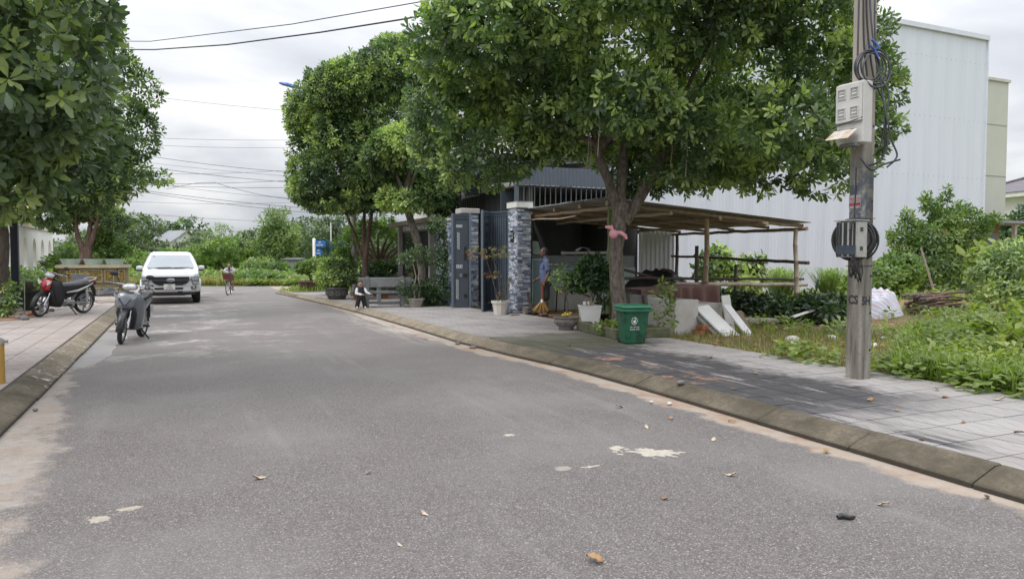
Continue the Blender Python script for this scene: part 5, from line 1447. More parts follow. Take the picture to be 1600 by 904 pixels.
# ropes and a bent reinforcing rod at the front
mb = MB(); mb.tube([(-.05, Ds + .1, 2.34), (-.08, 3.3, 2.38), (-.06, 2.2, 2.33), (-.08, 1.4, 2.36)], .016, 6); mb.build('tie_rod', m_bamboo_p, t)

# pale concrete troughs
def trough(label, u_, v_, sx, sy, h, rot=0, m_=None):
    t_ = thing('concrete_trough', label, 'trough', R(u_, v_, plot_z(u_, v_) - .02), TH + rot, 'concrete troughs beside the shelter')
    th = .05
    for c, s_ in (((0, -sy / 2 + th / 2, h / 2), (sx, th, h)), ((0, sy / 2 - th / 2, h / 2), (sx, th, h)), ((-sx / 2 + th / 2, 0, h / 2 - .001), (th - .002, sy - 2 * th - .004, h - .01)), ((sx / 2 - th / 2, 0, h / 2 - .001), (th - .002, sy - 2 * th - .004, h - .01))):
        mb = MB(); mb.box(c, s_, ch=.006); mb.build('side_wall', m_ or m_concrete_l, t_)
    mb = MB(); mb.box((0, 0, .05), (sx - 2 * th - .01, sy - 2 * th - .01, .06)); mb.build('bottom', m_ or m_concrete_l, t_)
    return t_
trough('square pale concrete trough nearest the pavement, its side in the light', 11.42, 8.5, .52, .86, .68)
trough('lower pale concrete trough behind the nearest one', 11.6, 9.18, .74, .70, .60)
trough('grey concrete trough standing left of the others, behind the bin', 12.25, 8.5, .42, .6, .76, 0, m_concrete)
# a cloth and a tarpaulin over the things under the roof
t = thing('storage_crate', 'dark crate covered by the brown cloth behind the troughs', 'crate', R(12.65, 9.25, .05), TH)
mb = MB(); mb.box((0, 0, .42), (1.7, .9, .78)); mb.build('crate_body', m_concrete_d, t)
for z in (.2, .45, .7):
    mb = MB(); mb.box((0, -.46, z), (1.72, .03, .1)); mb.build('crate_slat', m_bamboo_d, t)
mb = MB(); n1, n2 = 60, 26; vs, fs = [], []
g = random.Random(3)
for i in range(n1 + 1):
    for j in range(n2 + 1):
        x = -.98 + 1.96 * i / n1; s_ = j / n2
        fold = .11 * math.sin(x * 21 + 1.2 * math.sin(x * 5)) * max(0, s_ - .35) / .65
        if s_ < .45: y, z = .40 - .9 * s_ / .45 , .85 + .015 * noise.noise((x * 3, s_ * 4, 0))
        else: y, z = -.5 - .035 + fold - .05 * (s_ - .45), .85 - (s_ - .45) / .55 * (.48 + .10 * math.sin(x * 3.1 + .6) + .05 * math.sin(x * 9))
        vs.append((x, y, z + .03 * math.sin(x * 2)))
for i in range(n1):
    for j in range(n2):
        a = i * (n2 + 1) + j; fs.append((a, a + n2 + 1, a + n2 + 2, a + 1))
mb.add(vs, fs, True)
o = mb.build('draped_cloth', m_cloth, None, R(12.6, 9.2, .05), (0, 0, TH)); md = o.modifiers.new('thick', 'SOLIDIFY'); md.thickness = .006
tag(o, 'brown cloth draped in folds over the crate behind the concrete troughs', 'cloth')
def heap(name, label, cat, loc, rx, ry, h, m_, seed, rough=.25, rot=TH):
    mb = MB(); n1, n2 = 22, 44; vs, fs = [], []
    for i in range(n1 + 1):
        for j in range(n2):
            f = i / n1; a = 2 * PI * j / n2
            x, y = rx * f * math.cos(a), ry * f * math.sin(a)
            z = h * (1 - f ** 2.2) + rough * h * (noise.noise((x * 3 + seed, y * 3, 1)) + .5 * noise.noise((x * 8 + seed, y * 8, 2))) * (1 - f ** 6)
            vs.append((x, y, z if i < n1 else -.03))
    for i in range(n1):
        for j in range(n2):
            q_ = (j + 1) % n2; fs.append((i * n2 + j, (i + 1) * n2 + j, (i + 1) * n2 + q_, i * n2 + q_))
    mb.add(vs, fs, True)
    return tag(mb.build(name, m_, None, loc, (0, 0, rot)), label, cat)
heap('tarpaulin', 'black tarpaulin bundled over goods under the shelter roof', 'tarpaulin', R(14.9, 10.6, .55), 1.1, .75, .62, m_tarp, 4, .24)
t = thing('goods_stack', 'stack of dark boards under the black tarpaulin', 'board stack', R(14.9, 10.6, .05), TH)
for i in range(4):
    mb = MB(); mb.box((.02 * (-1) ** i, 0, .07 + .13 * i), (1.7, 1.1, .115)); mb.build('board', m_bamboo_d, t)
heap('folded_cloth', 'small reddish cloth lying on top of the black tarpaulin', 'cloth', R(15.2, 11.1, 1.12), .26, .2, .1, m_cloth, 9, .4)
# leaning white boards
def board(label, foot, top, w, thick, dirw, m_=m_plastic_w):
    f, tp = Vector(foot), Vector(top); ax = (tp - f); h = ax.length; zz = ax.normalized(); xx = Vector(dirw); xx = (xx - zz * xx.dot(zz)).normalized(); yy = zz.cross(xx)
    M = Matrix((xx, yy, zz)).transposed().to_4x4(); M.translation = f
    t_ = MB(); t_.box((0, 0, h / 2), (w, thick, h), ch=.004)
    me_ = t_.mesh('board', m_); o_ = link_mesh('white_board', me_)
    o_.matrix_world = M
    return tag(o_, label, 'board', 'white boards leaning by the shelter')
nvec = (NX, NY, 0)
board('wide white board leaning low beside the bricks', R(10.35, 9.05, .05), R(11.15, 8.95, .58), .36, .035, nvec)
board('dark-edged board lying behind the wide white board', R(10.47, 8.98, .05), R(11.25, 8.86, .57), .36, .03, nvec, m_concrete)
board('narrow white board leaning in the middle, nearest the grass', R(10.35, 9.45, .05), R(10.95, 9.38, .60), .17, .035, nvec)
board('narrow white board standing behind the others', R(11.0, 9.55, .05), R(11.12, 9.5, .78), .20, .03, nvec)
board('short brownish board leaning right of the white boards', R(10.7, 9.75, .05), R(11.0, 9.72, .48), .14, .03, nvec, mat('brown_board', (.24, .17, .13), .8))
# bricks
bme = MB().box((0, 0, 0), (.19, .09, .085), ch=.004).mesh('brick', m_brick)
g = random.Random(6)
for i in range(11):
    lay, q_ = divmod(i, 6)
    u_, v_ = 10.75 + .12 * (q_ // 3) + g.uniform(-.02, .02), 8.68 + .215 * (q_ % 3) + .07 * lay + g.uniform(-.01, .01)
    o = link_mesh('brick', bme, None, R(u_, v_, plot_z(u_, v_) + .045 + .088 * lay), (0, 0, TH + g.uniform(-.12, .12)))
    tag(o, 'orange brick in the small pile at the foot of the troughs', 'brick', 'orange bricks at the foot of the troughs')
o = link_mesh('brick', bme, None, R(10.6, 9.95, .10), (0, .1, TH + .7)); tag(o, 'single orange brick lying right of the leaning boards', 'brick', 'loose bricks')
mb = MB(); bark_tube(mb, [(0, 0, .1), (.9, .05, .12), (1.7, -.03, .1)], [.09, .08, .07], 12, .15, 4); tag(mb.build('log', m_bark_p, None, R(12.0, 9.9, plot_z(12, 9.9)), (0, 0, TH)), 'pale log lying under the lowest bamboo rail', 'log')
mb = MB(); mb.box((0, 0, 0), (.62, .10, .03), ch=.004); tag(mb.build('plank', m_plastic_w, None, R(11.6, 12.0, .32), (0, -.22, TH)), 'pale plank sticking out of the dark shrubs', 'plank')
# rubble and litter in the grass
def stone_mesh(m_, seed, s_=.06):
    b_ = MB(); b_.ball((0, 0, 0), (s_, s_ * .8, s_ * .55), 10, 7)
    b_.v = [tuple(Vector(p) * (1 + .28 * noise.noise(Vector(p) * 14 + Vector((seed, 0, 0))))) for p in b_.v]
    return b_.mesh('stone', m_)
for i, (u_, v_, s_, m_, lb) in enumerate([(9.2, 9.3, 1.6, m_concrete_l, 'white rubble lump in the grass left of the pole'), (8.9, 9.0, .7, m_plastic_w, 'small white scrap in the grass nearest the pavement'), (8.2, 10.0, .9, m_plastic_w, 'white crumpled litter just right of the pole'), (9.3, 10.3, 1.1, m_concrete_l, 'pale rubble piece farther right of the pole'), (9.6, 10.6, .7, m_brick, 'broken brick piece by the rubble'), (9.0, 11.2, .8, m_plastic_w, 'pale scrap of plastic before the striped sheet')]):
    o = link_mesh('rubble', stone_mesh(m_, i * 3.7, .085 * s_), None, R(u_, v_, plot_z(u_, v_) + .03), (0, 0, i)); tag(o, lb, 'rubble', 'rubble in the plot')
# striped sheet over a pile, and the bundle of cut branches
m_stripe, nt, b = _nodes('striped_sheet')
q = NT(nt); tc = nt.nodes.new('ShaderNodeTexCoord'); sp = nt.nodes.new('ShaderNodeSeparateXYZ'); nt.links.new(tc.outputs['Object'], sp.inputs[0])
s1 = q.m('SINE', q.m('MULTIPLY', q.m('ADD', q.m('ADD', sp.outputs[0], q.m('MULTIPLY', sp.outputs[2], .5)), q.m('MULTIPLY', sp.outputs[1], .3)), 34.0))
col = q.ramp(q.m('ADD', q.m('MULTIPLY', s1, .5), .5), [(.06, (.42, .47, .60)), (.2, (.60, .60, .66)), (.75, (.64, .62, .66)), (.95, (.56, .45, .47))])
q.out(col, b); b.inputs['Roughness'].default_value = .6
heap('striped_sheet', 'blue and pink striped sheet thrown over a pile right of the pole', 'sheet', R(12.0, 14.75, plot_z(12, 14.75) - .05), .62, .5, .66, m_stripe, 14, .38)
t = thing('branch_bundle', 'bundle of cut brown branches lying beside the striped sheet', 'branches', R(11.6, 15.4, plot_z(11.6, 15.4)), TH)
g = random.Random(17)
for i in range(26):
    y, z = g.uniform(-.35, .35), g.uniform(.03, .42); L = g.uniform(.9, 1.7); x0 = g.uniform(-.3, .2)
    mb = MB(); mb.tube(bent((x0, y, z), (x0 + L, y + g.uniform(-.25, .25), z + g.uniform(-.15, .12)), .07, 5, i), [.034, .03, .028, .024, .02, .014], 6); mb.build('branch', m_bark_r if i % 3 else m_bark_d, t)
mb = MB(); mb.tube([(0, 0, 0), (-.45, .2, 1.5)], [.035, .028], 7); tag(mb.build('leaning_stick', m_bark_p, None, R(14.2, 19.8, plot_z(14.2, 19.8)), (0, 0, TH)), 'long pale stick leaning into the large wild bush', 'stick')

# cabinet, hose and pipe by the house
t = thing('teal_cabinet', 'tall teal cabinet between the gate pillar and the man', 'cabinet', R(16.9, 8.28, .1), TH)
mb = MB(); mb.box((0, 0, .70), (.40, .5, 1.36), ch=.008); mb.build('body', m_teal, t)
mb = MB(); mb.box((0, 0, 1.40), (.46, .56, .05)); mb.build('top', mat('cabinet_top', (.10, .13, .13), .6), t)
mb = MB(); mb.box((0, -.258, .72), (.33, .014, 1.2)); dr_ = mb.build('door', mat('cabinet_door', (.155, .235, .24), .5), t)
mb = MB(); mb.box((.11, -.275, 1.1), (.07, .02, .02)); mb.build('handle', m_silver, dr_)
mb = MB(); mb.tube([(-.15, 0, 2.35), (-.10, -.02, 2.15), (.02, -.02, 1.9), (.10, 0, 1.65), (.14, 0, 1.46)], [.05, .07, .075, .07, .06], 9)
tag(mb.build('drain_hose', m_tarp, None, R(16.6, 8.25, .1), (0, 0, TH)), 'black hose hanging from the shelter beside the pillar', 'hose')
mb = MB(); mb.tube([(0, 0, 0), (1.75, 0, .02)], .038, 10); mb.lathe([(.05, -.06), (.05, .06)], 10, M=Matrix.Rotation(PI / 2, 4, 'Y')); mb.lathe([(.05, -.06), (.05, .06)], 10, M=Matrix.Translation((1.75, 0, .02)) @ Matrix.Rotation(PI / 2, 4, 'Y'))
tag(mb.build('water_pipe', m_plastic_w, None, R(17.72, 9.55, 1.62), (0, 0, TH)), 'white plastic pipe lying along the dark window sill', 'pipe')
t = thing('shop_table', 'low table with black legs in front of the teal wall', 'table', R(16.9, 9.6, .08), TH)
mb = MB(); mb.box((0, 0, .70), (1.3, .6, .04)); mb.build('table_top', m_teal_pale, t)
mb = MB(); mb.box((0, .27, .36), (1.2, .03, .62)); mb.build('back_panel', m_white, t)
for x in (-.6, .6):
    for y in (-.26, .2):
        mb = MB(); mb.tube([(x, y, 0), (x * .93, y, .68)], .018, 6); mb.build('leg', m_black, t)
mb = MB(); mb.tube([(-.55, -.26, .62), (.5, -.26, .3)], .014, 6); mb.build('brace', m_black, t)
for i, (x, lb) in enumerate([(.55, 'pale round basin standing on the sill behind the man'), (2.1, 'dark wire rack standing on the sill above the shrub')]):
    t = thing('kitchen_ware', lb, 'kitchenware', R(18.05, 8.3 + x, 1.56), TH)
    mb = MB()
    if i == 0: mb.lathe([(.05, 0), (.19, .02), (.2, .05), (.17, .05)], 18, M=Matrix.Translation((0, 0, .18)) @ Matrix.Rotation(1.25, 4, 'X')); mb.box((0, .02, .02), (.2, .08, .04)); mb.build('basin_shell', m_celadon, t)
    else:
        for q_ in range(5): mb.tube([(.25 * math.cos(a * PI / 8), .04 * q_, .22 * math.sin(a * PI / 8)) for a in range(9)], .008, 5)
        mb.build('rack_wire', m_steel, t)

# ------------------------------------------------------------------ pots on the pavement
def soil_disc(r, z, parent):
    mb = MB(); mb.lathe([(r, z - .03), (r * .98, z), (.01, z + .012)], 18); mb.build('soil', m_earth, parent)
def plant_part(parent, blobs, n, per, L, W, leaf, seed, age=.4, stems=(), bark=None, shell=.6, spread=(20, 90)):
    for p, r in stems:
        mb = MB(); mb.tube(p, r, 7); mb.build('stem', bark or m_bark_p, parent)
    tag(link_mesh('foliage', crown_mesh('foliage', blobs, n, per, L, W, leaf, seed, shell, age, spread), parent), kind='stuff')
# white tapered pot with the dark shrub
t = thing('potted_shrub', 'dark glossy shrub in a tall white square pot, left of the green bin', 'potted plant', R(12.2, 7.15, WALK), TH - .42)
mb = MB(); rg = lambda a, z: [(-a, -a, z), (a, -a, z), (a, a, z), (-a, a, z)]
mb.loft([rg(.145, 0), rg(.205, .44), rg(.215, .44), rg(.215, .465), rg(.185, .465), rg(.17, .40)], True, True); mb.build('pot', m_plastic_w, t, bevel=.006)
mb = MB(); mb.loft([rg(.16, .38), rg(.178, .43)]); mb.build('soil', m_earth, t)
plant_part(t, [(0, 0, 1.0, .34, .32, .27), (-.22, 0, .95, .24, .24, .2), (.24, 0, 1.0, .22, .22, .22), (.05, 0, 1.22, .26, .24, .2)], 430, 6, .10, .05, m_leaf_deep, 701, .3,
           [([(.0, 0, .4), (.03, .02, .6), (.0, 0, .95)], [.022, .02, .012]), ([(.03, 0, .4), (.12, .02, .65), (.25, .02, .95)], [.018, .015, .008]), ([(-.03, 0, .4), (-.09, 0, .62), (-.28, .03, .9)], [.018, .015, .008]), ([(0, .03, .42), (.05, .08, .7), (.1, .1, 1.15)], [.018, .014, .008])])
# dark leggy plant in a nursery pot behind
t = thing('potted_shrub', 'thin dark plant in a black pot right behind the white square pot', 'potted plant', R(12.4, 7.55, WALK), TH)
mb = MB(); mb.lathe([(.10, 0), (.14, .26), (.15, .26), (.15, .28), (.12, .28), (.11, .22)], 16); mb.build('pot', m_black, t); soil_disc(.12, .24, t)
plant_part(t, [(0, 0, .7, .22, .2, .3), (.1, 0, 1.0, .2, .2, .2)], 90, 6, .10, .04, m_leaf_deep, 702, .35, [([(0, 0, .2), (.02, 0, .6), (.08, 0, 1.0)], [.012, .01, .006])])
# grey clay bowl with the small tree and yellow blossoms
t = thing('potted_bonsai', 'thin small tree with yellow flowers at its foot in a round grey clay bowl', 'potted plant', R(12.35, 6.72, WALK), TH)
mb = MB(); mb.lathe([(.10, 0), (.13, .0), (.15, .02), (.13, .045), (.20, .10), (.235, .16), (.235, .19), (.215, .215), (.25, .235), (.25, .255), (.21, .255), (.19, .19)], 28); pt = mb.build('bowl', m_pot_clay, t)
mb = MB()
for i in range(8):
    a = i * PI / 4
    mb.tube([((.232) * math.cos(a + .1 * math.cos(b__ * .8)), .232 * math.sin(a + .1 * math.cos(b__ * .8)), .145 + .035 * math.sin(b__ * .8)) for b__ in range(9)], .006, 5)
mb.build('relief_scroll', mat('worn_relief', (.27, .245, .22), .8), pt); soil_disc(.2, .235, t)
plant_part(t, [(-.1, 0, .95, .26, .22, .2), (.05, 0, 1.15, .2, .2, .15), (-.28, 0, 1.1, .16, .16, .14), (.1, 0, .75, .12, .12, .08)], 66, 6, .07, .03, m_leaf_street, 703, .35, [([(0, 0, .2), (.03, 0, .5), (-.03, 0, .75), (.02, 0, 1.05)], [.018, .016, .013, .008]), ([(-.03, 0, .72), (-.14, 0, .92), (-.25, 0, 1.08)], [.011, .009, .006])], m_bark_d)
mb = MB(); g = random.Random(4)
for i in range(22): mb.ball((g.gauss(-.05, .05), g.gauss(-.1, .04), .28 + g.uniform(0, .06)), .018, 6, 4)
mb.build('yellow_blossom', mat('yellow_petal', (.75, .55, .06), .6, (.6, .40, .04), 20), t)
# the bougainvillea in a white fluted pot at the gate
t = thing('potted_bougainvillea', 'leaning bougainvillea with reddish leaves in a cream pot before the open gate', 'potted plant', R(16.35, 7.08, WALK), TH)
mb = MB(); n_ = 10; rg2 = lambda r, z: [(r * math.cos(2 * PI * j / n_), r * math.sin(2 * PI * j / n_), z) for j in range(n_)]
mb.loft([rg2(.155, 0), rg2(.20, .27), rg2(.225, .28), rg2(.23, .33), rg2(.19, .33), rg2(.17, .27)]); mb.build('pot', mat('cream_plastic', (.70, .665, .60), .6, (.60, .555, .49), 6), t); soil_disc(.18, .29, t)
m_boug = leaf_mat('bougainvillea_leaf', (.26, .08, .045), (.22, .16, .06), (.20, .22, .08), .6, .3)
plant_part(t, [(-.42, 0, 1.5, .42, .25, .13), (.05, 0, 1.52, .26, .22, .13), (-.75, 0, 1.45, .15, .15, .10), (-.2, 0, .95, .24, .2, .10), (.28, 0, .75, .16, .16, .1), (.05, 0, .45, .16, .14, .12)], 170, 5, .045, .026, m_boug, 704, .5,
           [([(-.03, 0, .25), (-.2, 0, .85), (-.4, 0, 1.45)], [.012, .010, .006]), ([(.05, 0, .25), (-.05, 0, .85), (-.22, .02, 1.5)], [.011, .009, .005]), ([(.08, 0, .25), (-.02, .03, .9), (-.14, .03, 1.3), (.05, 0, 1.5)], [.011, .009, .007, .005]), ([(.1, 0, .25), (.2, 0, .5), (.27, 0, .8)], [.01, .008, .005])], m_bark_g)
# small things at the pillar foot
mb = MB(); mb.lathe([(.06, 0), (.085, .15), (.09, .15), (.07, .14), (.06, .1)], 16)
tag(mb.build('small_pot', mat('cream_pot', (.62, .60, .54), .6), None, R(16.42, 7.78, WALK)), 'small empty cream pot on the ground at the pillar foot', 'pot')
mb = MB(); mb.box((0, 0, .02), (.36, .05, .03), ch=.004); tag(mb.build('wood_scrap', m_bamboo_p, None, R(15.9, 7.25, WALK), (0, 0, TH + .5)), 'short pale stick lying before the cream pot', 'stick')
mb = MB(); mb.tube([(0, 0, 0), (-.12, .1, .55)], [.05, .035], 8); tag(mb.build('dark_stump', m_bark_d, None, R(16.45, 8.02, WALK - .02), (0, 0, TH)), 'dark stump leaning at the right side of the pillar', 'stump')
# white low box and dead tree at table
mb = MB(); mb.box((0, 0, .18), (.34, .3, .36), ch=.01); tag(mb.build('foam_box', m_plastic_w, None, R(15.6, 9.2, .06), (0, 0, TH)), 'white foam box under the shelter behind the clay bowl', 'box')
# bonsai between bench and fence
t = thing('potted_bonsai', 'twin-stemmed bonsai in a pale six-sided pot beside the bench', 'potted plant', R(19.75, 6.0, WALK), TH)
mb = MB(); n_ = 6; rg3 = lambda r, z: [(r * math.cos(2 * PI * j / n_), r * math.sin(2 * PI * j / n_), z) for j in range(n_)]
mb.loft([rg3(.16, 0), rg3(.17, .03), rg3(.23, .20), rg3(.255, .21), rg3(.255, .245), rg3(.20, .245), rg3(.18, .2)]); mb.build('pot', mat('stone_pot', (.37, .34, .30), .85, (.26, .235, .21), 8, .4, 40), t); soil_disc(.19, .22, t)
plant_part(t, [(-.1, 0, 1.35, .42, .35, .22), (.15, 0, 1.5, .3, .28, .2), (.35, 0, 1.3, .2, .2, .13), (-.3, 0, .55, .28, .25, .17), (.3, 0, .6, .25, .22, .17), (0, .1, .45, .4, .3, .18)], 560, 6, .075, .03, m_leaf_dark, 705, .55, [([(-.03, 0, .2), (-.07, 0, .55), (.0, 0, .85), (-.1, 0, 1.3)], [.028, .024, .02, .012]), ([(.04, 0, .2), (.14, 0, .5), (.06, 0, .8), (.15, 0, 1.4)], [.026, .024, .02, .012])], m_bark_p)
# big bowls with round shrubs up the street
def bowl_shrub(label, loc, rot, m_pot, r, h, blobs, n, seed, leaf, age=.35):
    t_ = thing('potted_shrub', label, 'potted plant', loc, rot)
    mb_ = MB(); mb_.lathe([(r * .62, 0), (r * .66, 0), (r * .86, h * .45), (r * .97, h * .82), (r * 1.02, h * .86), (r * 1.02, h), (r * .9, h), (r * .86, h * .8)], 26); pt_ = mb_.build('bowl', m_pot, t_)
    k_ = MB()
    for i in range(10):
        a = i * 2 * PI / 10
        k_.tube([(r * .90 * math.cos(a + .18 * math.cos(c * .8)), r * .90 * math.sin(a + .18 * math.cos(c * .8)), h * .5 + h * .16 * math.sin(c * .8)) for c in range(9)], .012, 5)
    k_.build('relief_scroll', mat('bowl_relief', (.25, .20, .15), .85), pt_)
    soil_disc(r * .88, h * .93, t_)
    plant_part(t_, blobs, n, 6, .12, .06, leaf, seed, age, [([(0, 0, h * .8), (.05, 0, h + .4)], [.03, .02]), ([(0, 0, h * .8), (-.15, 0, h + .4)], [.03, .02]), ([(0.05, 0, h * .8), (.2, .1, h + .35)], [.03, .02])], m_bark_d)
    return t_
bowl_shrub('round green shrub overflowing a wide grey bowl near the kerb, left of the bench', R(24.6, 4.75, WALK), 0, mat('grey_bowl', (.12, .12, .13), .75, (.08, .08, .085), 8, .3), .40, .40, [(-.05, 0, .72, .52, .48, .36), (-.35, 0, .7, .35, .32, .26), (.3, 0, .75, .36, .32, .28), (.05, 0, 1.05, .4, .35, .26), (-.25, 0, 1.1, .25, .25, .2)], 1100, 711, m_leaf_street, .42)
bowl_shrub('small tree in a brown bowl on the grass below the street sign', R(31.9, 5.1, .1), 0, mat('brown_bowl', (.16, .095, .07), .75, (.10, .06, .045), 8, .3), .55, .42, [(-.1, 0, 1.0, .5, .45, .26), (.3, 0, 1.15, .4, .4, .26), (-.4, 0, .95, .35, .35, .2), (.1, 0, .8, .3, .3, .2)], 600, 712, m_leaf_bright, .5)
mb = MB(); mb.ball((0, 0, .06), (.17, .12, .13), 12, 8); mb.v = [tuple(Vector(p) * (1 + .3 * noise.noise(Vector(p) * 9))) for p in mb.v]
tag(mb.build('pale_rock', m_concrete_l, None, R(25.5, 4.75, WALK)), 'pale rock just left of the wide grey bowl', 'rock')
# tall leafy bush rising behind the bowls
shrub('garden_bush', 'tall light green bush below the blue street sign', 'bush', R(27.8, 5.15, .1), [(.1, 0, 1.0, .55, .5, .45), (-.1, 0, .7, .5, .45, .45), (.55, 0, 1.2, .5, .5, .4), (.4, 0, 1.5, .3, .3, .25), (.5, 0, .8, .5, .4, .45)], 800, 6, .14, .07, m_leaf_bright, 713, 5, m_bark_p, None, .45, (25, 95), .7, .02)
shrub('garden_bush', 'dark green bush behind the stone bench', 'bush', R(25.4, 6.2, .1), [(0, 0, .8, .5, .45, .45), (.4, 0, 1.0, .4, .35, .3)], 420, 6, .13, .07, m_leaf_deep, 714, 4, m_bark_d, None, .4, (25, 95), .7, .02)
# grey planter behind the bench
t = thing('stone_planter', 'long grey stone planter with carved front behind the bench', 'planter', (-4.95, 27.55, .1), rad(4))
mb = MB(); mb.box((0, 0, .40), (1.95, 1.0, .8)); mb.build('body', m_concrete, t)
mb = MB(); mb.box((0, 0, .84), (2.08, 1.14, .09), ch=.012); mb.build('rim', m_concrete_l, t)
mb = MB(); mb.box((0, 0, .05), (2.05, 1.1, .1)); mb.build('base', m_concrete_d, t)
for x in (-.62, 0, .62):
    mb = MB(); mb.box((x, -.505, .44), (.52, .03, .5)); pn = mb.build('carved_panel', m_concrete_d, t)
    mb = MB()
    for i in range(5): mb.tube([(x - .2 + .1 * i + .04 * math.cos(c), -.53, .44 + .12 * math.sin(c * 1.3 + i)) for c in range(6)], .014, 5)
    mb.build('carving', m_concrete_l, pn)
# low stack of planks
t = thing('plank_stack', 'low stack of dark planks on bricks behind the boy at the bench', 'planks', R(24.0, 5.75, WALK), TH + .4)
for i in range(3):
    mb = MB(); mb.box((0, .05 * i - .05, .15 + .05 * i), (1.5, .2, .04)); mb.build('plank', m_bamboo_d, t)
for x in (-.5, .5):
    mb = MB(); mb.box((x, 0, .065), (.2, .3, .13)); mb.build('block', m_brick, t)

# stone benches and table
def stone_bench(label, loc, rot, L=1.3):
    t_ = thing('stone_bench', label, 'bench', loc, rot)
    mb_ = MB(); mb_.box((0, 0, .41), (L, .36, .07), ch=.012); mb_.build('seat', m_stone, t_)
    mb_ = MB(); mb_.box((0, -.20, .69), (L + .16, .065, .27), ch=.012); mb_.build('backrest', m_stone, t_)
    for s_ in (-1, 1):
        mb_ = MB(); mb_.prism([(-.24, 0), (-.13, 0), (-.16, .86), (-.26, .86)], s_ * (L / 2 - .17) - .045, s_ * (L / 2 - .17) + .045, 'x'); mb_.build('leg', m_stone, t_)
        mb_ = MB(); mb_.prism([(.06, 0), (.16, 0), (.14, .375), (.06, .375)], s_ * (L / 2 - .17) - .045, s_ * (L / 2 - .17) + .045, 'x'); mb_.build('leg', m_stone, t_)
    mb_ = MB(); mb_.box((0, -.03, .12), (L - .4, .06, .06)); mb_.build('stretcher', m_stone, t_)
    return t_
m_stone = mat('grey_bench_stone', (.20, .205, .21), .75, (.14, .143, .15), 6, .3, 60)
stone_bench('grey stone bench seen from behind with the small boy at its end', R(20.2, 5.22, WALK), rad(14))
t = thing('stone_table', 'grey stone table beyond the bench back', 'table', R(21.3, 5.75, WALK), rad(14))
mb = MB(); mb.box((0, 0, .70), (1.2, .7, .07), ch=.012); mb.build('table_top', m_stone, t)
for x in (-.4, .4):
    mb = MB(); mb.box((x, 0, .33), (.10, .45, .66)); mb.build('leg', m_stone, t)

# ------------------------------------------------------------------ the green bin
m_bin = mat('green_bin_plastic', (.016, .10, .05), .5, (.012, .038, .026), 7, spec=.4, lo=.48, hi=.62)
m_bin_l = mat('green_lid_plastic', (.024, .15, .082), .4, (.02, .125, .068), 5)
t = thing('rubbish_bin', 'green plastic rubbish bin with white bin emblem, standing before the tree bed', 'bin', R(9.98, 6.64, WALK), TH - .23)
t.scale = (.94, .94, 1.0)
mb = MB(); rr4 = lambda a, c, z, e=.03: [(-a + e, -c, z), (a - e, -c, z), (a, -c + e, z), (a, c - e, z), (a - e, c, z), (-a + e, c, z), (-a, c - e, z), (-a, -c + e, z)]
mb.loft([rr4(.175, .165, .015), rr4(.18, .17, .03), rr4(.225, .225, .53), rr4(.235, .235, .535)], True, True); body = mb.build('body', m_bin, t)
mb = MB(); mb.loft([rr4(.255, .255, .52, .04), rr4(.262, .262, .53, .04), rr4(.262, .262, .565, .04), rr4(.24, .24, .575, .04)]); mb.build('rim', m_bin_l, t)
mb = MB(); mb.loft([rr4(.265, .268, .578, .04), rr4(.268, .272, .59, .04), rr4(.25, .255, .615, .04), rr4(.235, .235, .625, .05), rr4(.12, .11, .632, .04), rr4(.03, .03, .634, .01)]); lid = mb.build('lid', m_bin_l, t)
mb = MB(); mb.box((0, -.272, .588), (.12, .03, .016), ch=.004); mb.build('handle', m_bin_l, lid)
for s_ in (-1, 1):
    mb = MB(); mb.lathe([(.02, -.02), (.065, -.018), (.065, .018), (.02, .02)], 16, M=Matrix.Translation((s_ * .16, .19, .065)) @ Matrix.Rotation(PI / 2, 4, 'Y')); mb.build('wheel', m_black, t)
# emblem and lettering on the front, which leans back with the body
def bin_m(x, z):
    tilt = math.atan2(.055, .50)
    return Matrix.Translation((x, -(.17 + (z - .03) * .11) - .004, z)) @ Matrix.Rotation(PI / 2 + tilt, 4, 'X')
mb = MB(); M = bin_m(-.04, .375)
mb.loft([[(.052 * math.cos(a * PI / 16), .062 * math.sin(a * PI / 16), z) for a in range(32)] for z in (0, .002)], True, False, M=M)
n_ = 32; vs = []
for r in (.86, 1.0):
    vs += [(.052 * r * math.cos(2 * PI * a / n_), .062 * r * math.sin(2 * PI * a / n_), .0025) for a in range(n_)]
mb = MB(); mb.add(vs, [(a, (a + 1) % n_, n_ + (a + 1) % n_, n_ + a) for a in range(n_)], False, M)
mb.add([(-.012, -.035, .0025), (.02, -.035, .0025), (.026, .005, .0025), (-.006, .012, .0025), (-.016, -.005, .0025)], [(0, 1, 2, 3, 4)], False, M)
mb.add([(.0, .018, .0025), (.018, .012, .0025), (.02, .034, .0025), (.008, .042, .0025)], [(0, 1, 2, 3)], False, M)
mb.add([(-.03, -.02, .0025), (-.018, -.012, .0025), (-.022, .012, .0025), (-.032, .004, .0025)], [(0, 1, 2, 3)], False, M)
mb.build('emblem', m_white, body, recalc=False)
text('lettering', 'HÃY BỎ RÁC', .030, m_white, body, bin_m(-.03, .275), .0008)
text('lettering', 'ĐÚNG CHỖ', .030, m_white, body, bin_m(-.03, .238), .0008)
